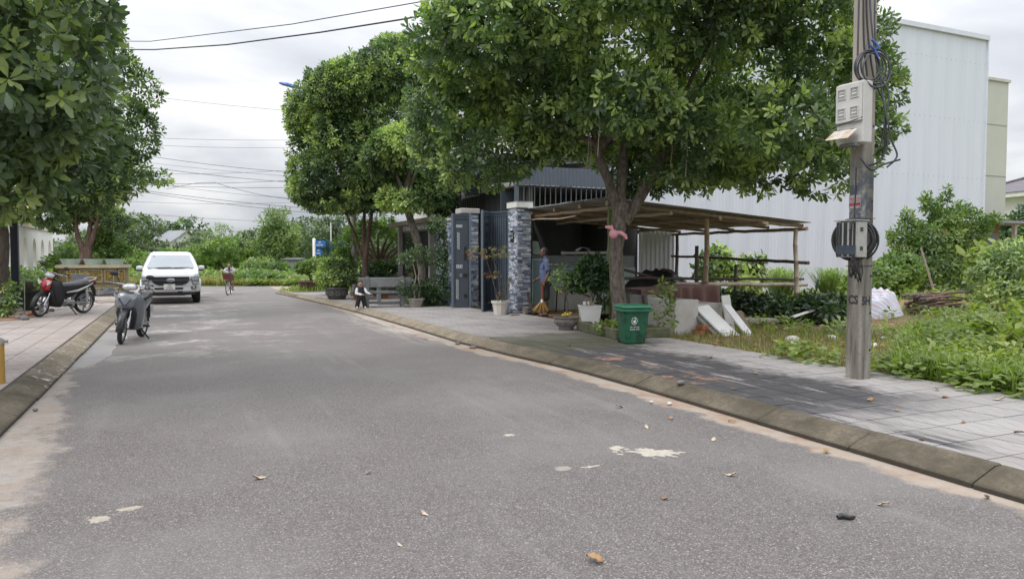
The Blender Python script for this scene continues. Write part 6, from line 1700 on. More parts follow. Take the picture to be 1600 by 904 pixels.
# pink bag tied to the trunk
m_pink = mat('pink_film', (.80, .30, .38), .4, (.85, .42, .50), 9, trans=.15)
t = thing('pink_bag', 'thin pink plastic bag knotted to the trunk of the big tree', 'bag', (1.78, 12.92, 1.93), .1)
mb = MB(); mb.ball((0, -.02, -.02), (.085, .06, .075), 14, 10); mb.v = [tuple(Vector(p) * (1 + .22 * noise.noise(Vector(p) * 22))) for p in mb.v]; mb.build('pouch', m_pink, t)
for s_, pts in ((1, [(-.02, -.03, .05), (-.09, -.04, .10), (-.16, -.04, .10)]), (2, [(.02, -.03, .02), (.12, -.04, .0), (.2, -.04, -.05), (.22, -.04, -.11)]), (3, [(-.02, -.03, .04), (-.05, -.03, .13)])):
    mb = MB(); mb.tube(pts, [.02] + [.035] * (len(pts) - 2) + [.022], 8, flat=.35); mb.build('bag_handle', m_pink, t)
# ================================================================== UTILITY POLE, BOXES AND CABLES
m_pole, nt, b = _nodes('pole_concrete')
q = NT(nt); tc = nt.nodes.new('ShaderNodeTexCoord'); P = tc.outputs['Object']
sp = nt.nodes.new('ShaderNodeSeparateXYZ'); nt.links.new(P, sp.inputs[0])
mp = nt.nodes.new('ShaderNodeMapping'); mp.inputs['Scale'].default_value = (9, 9, .9); nt.links.new(P, mp.inputs['Vector'])
n1 = q.noise(mp.outputs[0], 1.0, 6, .65); n2 = q.noise(P, 40, 5, .7); n3 = q.noise(P, 5, 6, .7)
col = q.ramp(n1, [(.36, (.095, .085, .07)), (.48, (.20, .185, .16)), (.60, (.30, .275, .24))])
col = q.mix(q.smooth(n2, .45, .65, 0, .55), col, (.16, .145, .12))
col = q.mix(q.smooth(n3, .5, .68, 0, .45), col, (.11, .12, .085))
up = q.smooth(sp.outputs[2], 2.2, 3.2)
col = q.mix(q.m('MULTIPLY', up, .65), col, (.47, .42, .375))
zz = q.m('ADD', sp.outputs[2], q.m('MULTIPLY', n3, .5))
tar = q.m('MULTIPLY', q.smooth(zz, 1.85, 2.1), q.smooth(zz, 2.6, 2.95, 1, 0))
tar = q.m('MULTIPLY', tar, q.smooth(n3, .36, .55))
col = q.mix(q.m('MULTIPLY', tar, .85), col, q.ramp(n1, [(.35, (.03, .033, .042)), (.6, (.05, .075, .12))]))
q.out(col, b); b.inputs['Roughness'].default_value = .88
q.bump(q.m('ADD', n2, q.m('MULTIPLY', n3, .4)), .5, .01, b)
m_cable = mat('black_cable', (.018, .018, .02), .5, (.03, .03, .033), 6)
m_cable_g = mat('grey_cable', (.07, .075, .085), .5, (.05, .053, .06), 6)
m_box = mat('meter_box_grey', (.56, .555, .545), .55, (.47, .455, .43), 3.5)
m_rust = mat('rusty_flap', (.56, .52, .46), .7, (.36, .20, .10), 9, lo=.45, hi=.75)
m_letter = mat('stencil_black', (.015, .017, .022), .8, (.04, .045, .05), 60)
PB = R(6.02, 7.08, WALK)
PF = TH
pole = thing('utility_pole', 'tall grey concrete utility pole with black stencilled letters and two boxes', 'utility pole', (PB.x, PB.y, 0), PF)
Hp = 8.6
mb = MB(); rr_ = []
for z, w_, d_ in ((-.3, .205, .205), (.12, .20, .20), (3, .188, .188), (6, .176, .176), (Hp, .165, .165)):
    a, c, e_ = w_ / 2, d_ / 2, .018
    rr_.append([(-a + e_, -c, z), (a - e_, -c, z), (a, -c + e_, z), (a, c - e_, z), (a - e_, c, z), (-a + e_, c, z), (-a, c - e_, z), (-a, -c + e_, z)])
mb.loft(rr_); mb.build('shaft', m_pole, pole)
hole = MB().lathe([(.013, -.003), (.013, .003)], 10, M=Matrix.Rotation(PI / 2, 4, 'X')).mesh('bolt_hole', m_black)
for i in range(16):
    z = .45 + i * .42
    if abs(z - 1.7) < .2: continue
    link_mesh('bolt_hole', hole, pole, (.062 - .0012 * z, -.1005 + .0021 * z - .0015, z))
text('painted_letters', 'CS', .135, m_letter, pole, upright(-.0985, 0, 1.015, -PI / 2), .001, bold=.0055, sx=.82)
text('painted_letters', '5H', .13, m_letter, pole, upright(-.01, -.0985, 1.005), .001, bold=.0055, sx=.82)
m_sticker = mat('faded_sticker', (.40, .36, .36), .8, (.16, .16, .18), 22)
m_red = mat('faded_red_print', (.33, .035, .045), .7, (.18, .04, .06), 30)
S_ = Matrix.Rotation(-PI / 2, 4, 'Z') @ Matrix.Translation((.0, .002, 0))
mb = MB(); mb.box((-.005, -.0985, 2.13), (.16, .004, .15), M=S_); st_ = mb.build('sticker', m_sticker, pole)
mb = MB(); mb.box((-.005, -.1012, 2.165), (.15, .002, .006), M=S_); mb.box((-.005, -.1012, 2.10), (.15, .002, .035), M=S_); mb.build('sticker_band', m_red, st_)
text('sticker_print', 'LẮP VAN', .030, m_red, st_, S_ @ upright(-.005, -.1015, 2.137), .0005)
for z in (1.40, 1.93):
    mb = MB(); mb.tube([(-.103, -.103, z), (.103, -.103, z + .01), (.103, .103, z + .01), (-.103, .103, z), (-.103, -.103, z)], .004, 5); mb.build('strap', m_cable, pole)

# the meter box
t = thing('meter_box', 'pale electricity meter box with four windows and a rusty open flap, high on the pole', 'meter box', (PB.x - .20 * NX - .03 * DX, PB.y - .20 * NY - .03 * DY, 2.76), TH - PI / 2 + .05)
mb = MB(); mb.box((0, .03, .34), (.345, .15, .68), ch=.012); body = mb.build('body', m_box, t)
mb = MB(); mb.box((0, -.062, .45), (.33, .03, .43), ch=.012); face = mb.build('cover', m_box, t)
m_meter = mat('meter_face', (.33, .33, .32), .5, (.22, .22, .22), 25)
for x in (-.082, .082):
    for z in (.345, .555):
        mb = MB()
        for c, s_ in (((x - .05, -0.0800, z), (.008, .014, .115)), ((x + .05, -0.0800, z), (.008, .014, .115)), ((x, -0.0800, z + .054), (.092, .014, .008)), ((x, -0.0800, z - .054), (.092, .014, .008))): mb.box(c, s_)
        wf = mb.build('window_frame', m_box, t)
        mb = MB(); mb.box((x, -0.0780, z), (.092, .006, .098)); mb.build('meter_dial', m_meter, wf)
        mb = MB(); mb.box((x, -0.0825, z - .012), (.06, .003, .012)); mb.box((x, -0.0825, z + .02), (.05, .003, .006)); mb.build('dial_mark', m_white, wf)
mb = MB(); mb.tube([(-.18, -0.0800, .205), (-.05, -0.0850, .23), (.0, -0.0900, .232), (.03, -0.0850, .24), (.18, -0.0700, .27)], .005, 5); mb.tube([(-.18, -0.0800, .205), (-.18, .1, .2)], .005, 5); mb.build('wire_strap', m_cable, t)
Mf = Matrix.Translation((-.02, -0.0800, .155)) @ Matrix.Rotation(rad(-52), 4, 'X') @ Matrix.Rotation(rad(4), 4, 'Y')
mb = MB(); mb.box((0, 0, -.09), (.31, .008, .18), M=Mf, ch=.002); fl = mb.build('flap', m_rust, t)
mb = MB()
for x in (-.09, .09): mb.box((x, -.004, 0), (.04, .012, .016), M=Mf)
mb.build('hinge', m_steel, fl)
mb = MB(); mb.box((.02, -.06, -.015), (.2, .08, .035)); mb.lathe([(.02, -.05), (.02, 0)], 8, M=Matrix.Translation((.06, -.04, -.02))); mb.build('cable_gland', m_concrete_d, t)

# junction box lower down
t = thing('junction_box', 'steel junction box streaked with black tape on the pole below the red sticker', 'junction box', (PB.x - .18 * NX - .02 * DX, PB.y - .18 * NY - .02 * DY, 1.50), TH - PI / 2)
m_boxsteel = mat('bare_steel', (.50, .50, .49), .35, (.40, .39, .37), 8, metal=.6)
mb = MB(); mb.box((0, .015, .20), (.29, .15, .40), ch=.006); mb.build('body', m_boxsteel, t)
mb = MB(); mb.box((0, -.065, .205), (.275, .012, .385), ch=.004); dr_ = mb.build('door', m_boxsteel, t)
mb = MB(); mb.box((0, .01, .412), (.32, .19, .012)); mb.build('cap', m_boxsteel, t)
g = random.Random(3)
for x, w_ in ((-.115, .03), (-.075, .032), (-.01, .045), (.062, .035), (.112, .028)):
    mb = MB(); mb.box((x, -.074, .20), (w_, .004, .39 - .02 * g.random())); mb.build('black_tape', m_tarp, t)
mb = MB(); mb.box((0, -.077, .085), (.27, .003, .10)); mb.build('blue_film', mat('bluish_film', (.028, .04, .062), .3, (.06, .07, .09), 12), t)
for z in (.10, .31):
    mb = MB(); mb.box((.15, .0, z), (.012, .03, .045)); mb.build('latch', m_dark_metal, t)

def coil(name, label, cat, loc, r, n, tube_r, m, rot, seed, group=None, squash=1.0, spread=.03):
    g_c = random.Random(seed)
    t_ = thing(name, label, cat, loc, rot, group)
    for i in range(n):
        rr__ = r * g_c.uniform(.88, 1.1); cx, cz = g_c.uniform(-spread, spread), g_c.uniform(-spread, spread); y0 = g_c.uniform(-.03, .05); tl = g_c.uniform(-.12, .12)
        mb_ = MB(); mb_.tube([(cx + rr__ * math.cos(a * PI / 16), y0 + tl * math.cos(a * PI / 16 + i) * .3, cz + squash * rr__ * math.sin(a * PI / 16)) for a in range(33)], tube_r, 6)
        mb_.build('loop', m, t_)
    return t_
c1 = coil('cable_coil', 'coil of grey cable tied with a blue band above the meter box', 'cable coil', (PB.x - .01, PB.y - .20, 3.60), .165, 5, .010, m_cable_g, rad(8), 2, None, 1.05, .05)
mb = MB(); mb.tube([(-.07, -.06, .21), (-.02, -.07, .16), (.05, -.06, .19), (.0, -.05, .24), (-.05, -.06, .27)], .013, 6); mb.tube([(-.02, -.07, .17), (.02, -.09, .07)], .010, 5); mb.build('blue_tie', mat('blue_tape', (.05, .12, .42), .5), c1)
coil('cable_coil', 'thick black cable coil hung round the steel junction box', 'cable coil', (PB.x - .14 * NX + .03, PB.y - .14 * NY - .01, 1.70), .205, 7, .011, m_cable, rad(-30), 5, None, 1.05, .018)
t = thing('hanging_cable', 'tangle of thin black cable ends hanging below the junction box', 'cables', (PB.x - .13, PB.y - .2, 1.48), 0)
g = random.Random(9)
for i in range(11):
    x = g.uniform(-.06, .05); L = g.uniform(.12, .27)
    mb = MB(); mb.tube([(x, 0, .05), (x + g.uniform(-.05, .05), -.03, -L * .5), (x + g.uniform(-.03, .07), 0, -L), (x + g.uniform(0, .07), .01, -L * .6), (x + .03, .02, -L * .2)], .006, 5); mb.build('cable_end', m_cable, t)
t = thing('hanging_cable', 'long grey cables looping down the right side of the meter box', 'cables', (PB.x, PB.y - .16, 0), 0)
for i, pts in enumerate([[(-.08, 0, 5.2), (-.06, 0, 4.2), (.02, -.02, 3.5), (.14, -.03, 3.2), (.17, -.02, 2.9), (.14, 0, 2.6), (.0, .0, 2.52)], [(.0, 0, 5.2), (-.03, 0, 4.4), (.06, -.02, 3.6), (.19, -.03, 3.3), (.15, -.02, 2.95), (.2, 0, 2.75), (.12, 0, 2.55)],
                         [(-.11, 0, 5.2), (-.09, 0, 4.0), (-.05, -.02, 3.5)], [(.05, 0, 5.2), (.03, 0, 4.1), (.10, -.02, 3.45), (.16, -.05, 3.05), (.24, -.03, 2.78), (.30, -.02, 2.62), (.2, 0, 2.5)], [(-.135, .02, 5.2), (-.14, .02, 3.7)],
                         [(-.12, -.05, 2.6), (-.02, -.1, 2.46), (.12, -.06, 2.52), (.32, -.05, 2.58)], [(.16, -.03, 3.1), (.13, -.02, 2.8), (.03, -.03, 2.62)], [(-.14, 0, 2.5), (-.145, 0, 2.1), (-.17, -.02, 1.95), (-.24, -.08, 1.8)], [(-.13, 0, 2.3), (-.15, 0, 2.0), (-.12, -.05, 1.85)]]):
    P_ = [Vector(p) for p in pts]; S = []
    for j in range(len(P_) - 1):
        a0, a1, a2, a3 = P_[max(j - 1, 0)], P_[j], P_[j + 1], P_[min(j + 2, len(P_) - 1)]
        for s_ in range(6):
            u_ = s_ / 6
            S.append(.5 * ((2 * a1) + (a2 - a0) * u_ + (2 * a0 - 5 * a1 + 4 * a2 - a3) * u_ ** 2 + (3 * a1 - a0 - 3 * a2 + a3) * u_ ** 3))
    S.append(P_[-1])
    mb = MB(); mb.tube(S, .011 if i < 6 else .008, 6); mb.build('cable', m_cable_g if i in (1, 3, 4) else m_cable, t)
# overhead lines, each a cable of its own
def cable(label, pts, r, m=None, group=None):
    mb_ = MB(); mb_.tube(pts, r, 6)
    return tag(mb_.build('overhead_cable', m or m_cable_g, None), label, 'cable', group)
cable('thick black cable crossing the sky from the pole over the street', [(PB.x - .05, PB.y + .1, 5.2), (1.9, 10.15, 5.36), (-.2, 11.93, 5.58), (-2.0, 13.5, 5.79), (-3.88, 15.09, 6.04), (-6.7, 17.5, 6.48), (-9.61, 20, 7.06), (-20, 29, 9.6)], .016, m_cable)
cable('thinner cable just above the thick one across the street', [(PB.x - .05, PB.y + .1, 5.45), (-1.39, 12.95, 5.95), (-4.66, 15.76, 6.41), (-9.69, 20, 7.28), (-20, 29, 9.9)], .010, m_cable)
WL = [((-24.67, 44, 8.74), (-7.3, 47, 9.11), 'upper of the two level wires far up the street'), ((-25.8, 46, 8.67), (-7.61, 49, 9.05), 'lower of the two level wires far up the street'), ((-26.93, 48, 8.63), (-7.94, 51, 7.07), 'topmost of the wires sloping down to the right'),
      ((-28.07, 50, 8.33), (-8.25, 53, 6.86), 'second of the wires sloping down to the right'), ((-24.7, 44, 7.33), (-7.32, 47, 5.97), 'third of the wires sloping down to the right'), ((-25.85, 46, 6.78), (-7.62, 49, 8.02), 'wire rising to the right across the sloping ones'),
      ((-26.99, 48, 6.25), (-7.94, 51, 7.29), 'wire rising gently to the right in the dark middle bunch'), ((-28.11, 50, 6.6), (-8.25, 53, 6.79), 'level wire in the dark middle bunch'), ((-24.72, 44, 6.46), (-7.33, 47, 5.08), 'wire falling to the right below the middle bunch'),
      ((-25.86, 46, 6.07), (-7.64, 49, 4.38), 'upper of the two lowest wires falling to the right'), ((-26.99, 48, 6.25), (-7.96, 51, 4.2), 'lower of the two lowest wires falling to the right'), ((-28.14, 50, 5.42), (-8.26, 53, 5.96), 'lowest wire that rises to the right'),
      ((-24.6, 44, 11.44), (-7.29, 47, 10.38), 'faint highest wire far up the street'), ((-25.9, 46, 4.51), (-7.65, 49, 3.91), 'faint lowest wire just above the tree line')]
for i, (a, b_, lb) in enumerate(WL):
    cable(lb, sag(a, b_, .25 + .1 * (i % 3)), .014 if i in (2, 4, 6, 7, 9, 10) else .009, m_cable_g, 'wires across the far end of the street')
cable('short wire dropping in a curve from the middle bunch', sag((-18.7, 46.5, 6.2), (-8.0, 48.5, 5.6), .75), .013, m_cable_g, 'wires across the far end of the street')
cable('short slanting wire joining the middle bunch on its left', [(-21.5, 46, 5.75), (-19.6, 46.2, 6.15), (-18.7, 46.5, 6.2)], .012, m_cable_g, 'wires across the far end of the street')
# lamp post with the blue head, up the street beyond the round tree
t = thing('street_lamp', 'street lamp with a blue head on a long arm above the round tree', 'street lamp', (-5.9, 27.5, .1), 0)
mb = MB(); mb.lathe([(.13, 0), (.12, 2), (.10, 5), (.085, 7.5)], 16); mb.build('post', m_concrete, t)
mb = MB(); mb.tube([(0, 0, 7.2), (-.5, 0, 7.45), (-1.3, 0, 7.6), (-1.9, 0, 7.68)], .03, 8); mb.build('arm', m_steel, t)
M = Matrix.Translation((-2.32, 0, 7.72)) @ Matrix.Rotation(rad(16), 4, 'Y')
mb = MB(); e_ = lambda x, a, h: [(x, a * math.cos(2 * PI * j / 12), max(-.02, h * math.sin(2 * PI * j / 12))) for j in range(12)]
mb.loft([e_(-.40, .04, .02), e_(-.36, .11, .05), e_(-.1, .15, .10), e_(.2, .12, .10), e_(.42, .05, .06)], M=M); mb.build('head', mat('lamp_blue', (.035, .13, .42), .4, (.03, .11, .36), 4), t)
mb = MB(); mb.box((-.12, 0, -.025), (.42, .18, .03), M=M, ch=.008); mb.build('lens', m_box, t)
# blue street sign
t = thing('street_sign', 'two small blue street-name plates on a white post by the grass corner', 'street sign', (-9.72, 36.2, .05), 0)
mb = MB(); mb.lathe([(.075, 0), (.075, 2.35), (.02, 2.4)], 12); mb.build('post', m_white, t)
m_sign = mat('sign_blue', (.02, .15, .47), .4, (.018, .13, .42), 3)
for z, w_, a_, lines in ((2.12, .50, 0.0, (.16, .34)), (1.72, .34, .5, (.14, .24))):
    M = Matrix.Translation((.08, -.02, z)) @ Matrix.Rotation(a_, 4, 'Z')
    mb = MB(); mb.prism([(0, -.16), (w_ - .08, -.16), (w_, -.08), (w_, .08), (w_ - .08, .16), (0, .16)], -.015, .015, 'y', M=M); pn = mb.build('name_plate', m_sign, t)
    for j, s_ in enumerate(lines):
        mb = MB()
        for i in range(int(s_ / .035)): mb.box((w_ / 2 - .02 - s_ / 2 + .035 * i, -.02, .065 - .13 * j), (.022, .006, .06 if i % 3 else .045), M=M)
        mb.build('plate_print', m_white, pn)
t = thing('boundary_post', 'plain white post standing among the far trees', 'post', (k(327) * 86, 86, 0)); mb = MB(); mb.box((0, 0, 1.85), (.2, .2, 3.7)); mb.box((0, 0, 3.73), (.26, .26, .06)); mb.build('shaft', m_white, t)
for i, (px, lb) in enumerate([(463, 'thin pale fence stake left of the others in the field'), (474, 'thin pale fence stake second from the left in the field'), (485, 'thin pale fence stake third from the left, below the sign')]):
    mb = MB(); mb.tube([(0, 0, 0), (.02, 0, 1.15)], [.05, .04], 7); tag(mb.build('fence_stake', m_bamboo_p, None, (k(px) * 44, 44, 0)), lb, 'stake', 'fence stakes in the field')
# green netting over a frame behind the bowls
t = thing('shade_net', 'dark green netting draped over a white frame beyond the bowls', 'net', (-7.6, 33.0, .05), 0)
for x in (-.5, .55):
    mb = MB(); mb.tube([(x, 0, 0), (x, 0, 3.0)], .03, 6); mb.build('frame_post', m_white, t)
mb = MB(); n1 = 16; vs, fs = [], []
for i in range(n1 + 1):
    for j in range(n1 + 1):
        x = -.7 + 1.4 * i / n1; s_ = j / n1
        vs.append((x + .08 * noise.noise((s_ * 4, i * .3, 1)), -.12 + .25 * noise.noise((i * .35, j * .3, 0)), 2.25 - 1.9 * s_ * (1 - .25 * math.sin(x * 2)) + .12 * math.sin(x * 5) * (1 - s_)))
for i in range(n1):
    for j in range(n1):
        a = i * (n1 + 1) + j; fs.append((a, a + n1 + 1, a + n1 + 2, a + 1))
mb.add(vs, fs, True); o = mb.build('net_cloth', mat('dark_green_net', (.03, .085, .075), .85, (.015, .04, .035), 25), t); md = o.modifiers.new('thick', 'SOLIDIFY'); md.thickness = .01
# ================================================================== THE PICKUP
m_carpaint = mat('white_car_paint', (.63, .64, .66), .22, (.61, .62, .64), 1, coat=.6)
m_blackpl = mat('black_trim', (.016, .016, .018), .5, (.022, .022, .024), 12)
m_grille = mat('grille_black', (.010, .010, .012), .35, (.016, .016, .018), 12)
m_tyre = mat('tyre_rubber', (.02, .02, .021), .85, (.035, .034, .033), 18)
m_chrome = mat('chrome', (.62, .63, .65), .18, (.5, .51, .53), 5, metal=.9)
m_screen = mat('windscreen_glass', (.23, .26, .28), .08, (.18, .21, .23), 1.2, spec=.9, coat=1.0)  # grey base carries the sky mirrored in the glass
m_lamp = mat('headlamp_lens', (.42, .44, .46), .12, (.22, .23, .25), 22, spec=.8, coat=.8)
m_clear = mat('clear_lamp_glass', (.62, .64, .66), .1, (.40, .42, .44), 26, spec=.9, coat=1.0)
m_lampd = mat('headlamp_inside', (.07, .075, .08), .25, (.16, .165, .17), 30, spec=.8)
m_amber = mat('amber_lens', (.55, .22, .04), .25)
m_red_l = mat('red_lens', (.35, .02, .02), .25)
def rrect(a, z0, z1, r, y, n=5, top=None):
    """rounded rectangle ring in the x-z plane at depth y; 'top' narrows the upper half"""
    t_ = top if top is not None else a
    pts = []
    for cx, cz, a0 in ((t_ - r, z1 - r, 0), (-t_ + r, z1 - r, PI / 2), (-a + r, z0 + r, PI), (a - r, z0 + r, 1.5 * PI)):
        for i in range(n):
            ang = a0 + PI / 2 * i / (n - 1)
            pts.append((cx + r * math.cos(ang), y, cz + r * math.sin(ang)))
    return pts
def wheel_parts(parent, name, c, R_, w_, axis_rot=None, spokes=6, rim_m=None):
    M = Matrix.Translation(c) @ (axis_rot if axis_rot is not None else Matrix.Rotation(PI / 2, 4, 'Y'))
    mb_ = MB(); h = w_ / 2
    mb_.lathe([(R_ * .62, -h * .8), (R_ * .72, -h), (R_ * .93, -h * .95), (R_, -h * .62), (R_ * 1.0, 0), (R_, h * .62), (R_ * .93, h * .95), (R_ * .72, h), (R_ * .62, h * .8)], 30, M=M, caps=False)
    wh = mb_.build(name, m_tyre, parent)
    mb_ = MB(); mb_.lathe([(R_ * .64, -h * .78), (R_ * .55, -h * .5), (R_ * .55, h * .5), (R_ * .64, h * .78)], 30, M=M, caps=False)
    for s_ in (-1, 1):
        for i in range(spokes):
            a = 2 * PI * i / spokes
            mb_.box((R_ * .32, 0, 0), (R_ * .56, R_ * .16, .03), M=M @ Matrix.Rotation(a, 4, 'Z') @ Matrix.Translation((0, 0, s_ * h * .55)))
        mb_.lathe([(R_ * .16, s_ * h * .5), (R_ * .13, s_ * h * .72), (.01, s_ * h * .75)], 14, M=M)
    mb_.build('rim', rim_m or m_steel, wh)
    return wh
pk = thing('pickup_truck', 'white double-cab pickup truck facing us at the left kerb', 'pickup', R(26.0, -.255, 0), TH)
pk.scale = (.925, .925, .925)
# local: x right of the picture, y away from us (front at 0), z up; 1.92 wide
Wd = .96
mb = MB()
rings = []
for y, a, z0, z1, r in ((.03, .70, .46, .86, .10), (.06, .80, .42, 1.0, .10), (.13, .88, .40, 1.06, .10), (.30, .935, .40, 1.11, .09), (.6, .955, .40, 1.15, .08), (1.2, .955, .40, 1.18, .08), (1.75, .95, .40, 1.20, .07), (2.2, .95, .40, 1.20, .06), (3.6, .95, .40, 1.20, .06), (4.2, .95, .42, 1.19, .06), (5.2, .94, .46, 1.18, .06), (5.3, .90, .5, 1.12, .06)):
    rings.append(rrect(a, z0, z1, r, y, 5, a - .03))
mb.loft(rings, smooth=True); o = mb.build('body', m_carpaint, pk)
# bonnet with two raised ridges
mb = MB(); rows = []
for y, zc, w_ in ((.14, 1.055, .74), (.3, 1.115, .78), (.7, 1.165, .80), (1.15, 1.20, .81), (1.5, 1.215, .80)):
    rows.append([(w_ * u_ / 8, y, zc + .022 * math.exp(-((abs(u_) - 5.6) / 1.4) ** 2) - .012 * (u_ / 8) ** 2 * 1.0 + .006) for u_ in range(-8, 9)])
mb.loft(rows, False, False, True); mb.loft([[(x, y, z - .03) for x, y, z in r_] for r_ in rows], False, False, True); mb.build('bonnet', m_carpaint, pk)
# cab
mb = MB(); cabr = []
for z, a, y0, y1 in ((1.15, .935, 1.32, 3.85), (1.25, .915, 1.47, 3.83), (1.5, .82, 1.90, 3.76), (1.70, .735, 2.26, 3.66), (1.79, .69, 2.46, 3.55), (1.835, .60, 2.62, 3.4)):
    r = .10; pts = []
    for cx, cy, a0 in ((a - r, y1 - r, 0), (-a + r, y1 - r, PI / 2), (-a + r, y0 + r, PI), (a - r, y0 + r, 1.5 * PI)):
        for i in range(4):
            ang = a0 + PI / 2 * i / 3; pts.append((cx + r * math.cos(ang), cy + r * math.sin(ang), z))
    cabr.append(pts)
mb.loft(cabr, smooth=True); mb.build('cab', m_carpaint, pk)
# windscreen, set just proud of the cab
def scr(z, a, y): return [(a * u_ / 6, y - .012 - .05 * (1 - (u_ / 6) ** 2), z) for u_ in range(-6, 7)]
mb = MB(); mb.loft([scr(1.235, .80, 1.455), scr(1.48, .735, 1.88), scr(1.715, .645, 2.30)], False, False, True); mb.loft([[(x, y + .02, z) for x, y, z in s_] for s_ in (scr(1.235, .80, 1.455), scr(1.715, .645, 2.30))], False, False, True); ws_ = mb.build('windscreen', m_screen, pk)
mb = MB(); mb.tube([(-.74, 1.36, 1.225), (0, 1.32, 1.235), (.74, 1.36, 1.225)], .018, 6); mb.build('cowl', m_blackpl, pk)
for s_ in (-.5, .12):
    mb = MB(); mb.tube([(s_, 1.36, 1.25), (s_ + .5, 1.42, 1.265)], .008, 5); mb.build('wiper', m_blackpl, pk)
mb = MB(); mb.box((-.56, 2.17, 1.665), (.06, .008, .04)); mb.build('inspection_sticker', mat('pale_sticker', (.6, .62, .6), .6), ws_)
for s_ in (-1, 1):
    for y0, y1 in ((1.85, 2.75), (2.85, 3.6)):
        mb = MB(); mb.add([(s_ * .925, y0 - .15, 1.25), (s_ * .925, y1, 1.25), (s_ * .755, y1 - .06, 1.68), (s_ * .765, y0 + .45 if y0 < 2 else y0 + .05, 1.66)], [(0, 1, 2, 3)]); o = mb.build('side_window', m_screen, pk); md = o.modifiers.new('thick', 'SOLIDIFY'); md.thickness = .012; md.offset = 0
    mb = MB(); mb.box((s_ * 1.03, 1.72, 1.24), (.22, .12, .17), ch=.045); mm = mb.build('wing_mirror', m_carpaint, pk)
    mb = MB(); mb.box((s_ * 1.02, 1.72, 1.145), (.21, .11, .04), ch=.012); mb.box((s_ * .92, 1.74, 1.16), (.1, .05, .05)); mb.build('mirror_foot', m_blackpl, mm)
    mb = MB(); mb.box((s_ * 1.03, 1.785, 1.24), (.18, .01, .13)); mb.build('mirror_glass', m_chrome, mm)
    for y in (2.72, 3.5):
        mb = MB(); mb.box((s_ * .962, y, 1.05), (.02, .16, .035)); mb.build('door_handle', m_carpaint, pk)
    # headlamps: C-shaped housing with two pale lens cells
    mb = MB(); mb.prism([(s_ * .585, .945), (s_ * .89, .955), (s_ * .905, .80), (s_ * .87, .70), (s_ * .70, .69), (s_ * .66, .83), (s_ * .585, .85)], -.01, .2, 'y'); hl = mb.build('headlight', m_lampd, pk)
    mb = MB(); mb.prism([(s_ * .685, .935), (s_ * .875, .94), (s_ * .885, .83), (s_ * .685, .83)], -.025, 0, 'y'); mb.build('upper_lens', m_lamp, hl)
    mb = MB(); mb.prism([(s_ * .70, .79), (s_ * .885, .79), (s_ * .86, .71), (s_ * .72, .70)], -.025, 0, 'y'); mb.build('lower_lens', m_lamp, hl)
    mb = MB(); mb.prism([(s_ * .59, .935), (s_ * .665, .935), (s_ * .665, .865), (s_ * .59, .865)], -.02, 0, 'y'); mb.build('inner_lens', m_chrome, hl)
    # fog lamp
    mb = MB(); mb.prism([(s_ * .63, .605), (s_ * .81, .60), (s_ * .80, .52), (s_ * .66, .515)], -.005, .1, 'y'); fg = mb.build('fog_lamp', m_blackpl, pk)
    mb = MB(); mb.lathe([(.038, 0), (.03, .012), (.005, .014)], 12, M=Matrix.Translation((s_ * .735, -.008, .56)) @ Matrix.Rotation(PI / 2, 4, 'X')); mb.build('fog_lens', m_lamp, fg)
    for y in (.92, 4.15):
        wheel_parts(pk, 'wheel', (s_ * .83, y, .375), .375, .255)
        mb = MB(); mb.tube([(s_ * .952, y + .46 * math.cos(a * PI / 10), .40 + .44 * math.sin(a * PI / 10)) for a in range(11)], .03, 6); mb.build('arch_lip', m_carpaint, pk)
        mb = MB(); mb.prism([(y + .43 * math.cos(a * PI / 12), .40 + .41 * math.sin(a * PI / 12)) for a in range(13)], s_ * .60, s_ * .957, 'x'); mb.build('arch_shade', m_blackpl, pk)  # black half-disc drawn for the shade inside the wheel arch
    mb = MB(); mb.box((s_ * .9, 2.5, .36), (.12, 2.2, .05), ch=.01); mb.build('side_step', m_blackpl, pk)
    mb = MB(); mb.box((s_ * .86, 5.31, 1.0), (.12, .04, .3)); mb.build('tail_lamp', m_red_l, pk)
# grille: black panel with two bars and mesh
mb = MB(); mb.prism([(-.585, .955), (.585, .955), (.585, .80), (.50, .71), (.36, .655), (-.36, .655), (-.50, .71), (-.585, .80)], .0, .2, 'y'); gr = mb.build('grille', m_grille, pk)
m_gbar = mat('satin_grille_bar', (.06, .062, .066), .3, (.05, .052, .055), 6)
for z, h, w_ in ((.93, .03, .57), (.83, .045, .575)):
    mb = MB(); mb.box((0, -.008, z), (2 * w_, .03, h), ch=.006); mb.build('grille_bar', m_gbar, gr)
mb = MB()
for i in range(15): mb.box((-.48 + .0685 * i, .0, .735 if abs(i - 7) < 6 else .76), (.012, .01, .14 if abs(i - 7) < 5 else .09))
for z in (.70, .745, .78, .88, .90): mb.box((0, .002, z), (.9 if z < .75 else 1.1, .008, .008))
tag(mb.build('grille_mesh', m_blackpl, gr), kind='stuff')
ov = lambda a, b_, y: [(a * math.cos(2 * PI * j / 28), y, b_ * math.sin(2 * PI * j / 28)) for j in range(28)]
T_ = Matrix.Translation((0, 0, .835))
mb = MB(); mb.loft([ov(.135, .058, .0), ov(.135, .058, -.03), ov(.122, .046, -.036)], M=T_); em = mb.build('emblem', m_chrome, gr)
mb = MB(); mb.loft([ov(.118, .043, -.034), ov(.112, .039, -.040)], M=T_); mb.build('emblem_field', mat('emblem_grey', (.20, .215, .24), .3), em)
text('emblem_script', 'Ford', .075, m_chrome, em, upright(0, -.0425, .838), .001, bold=.001)
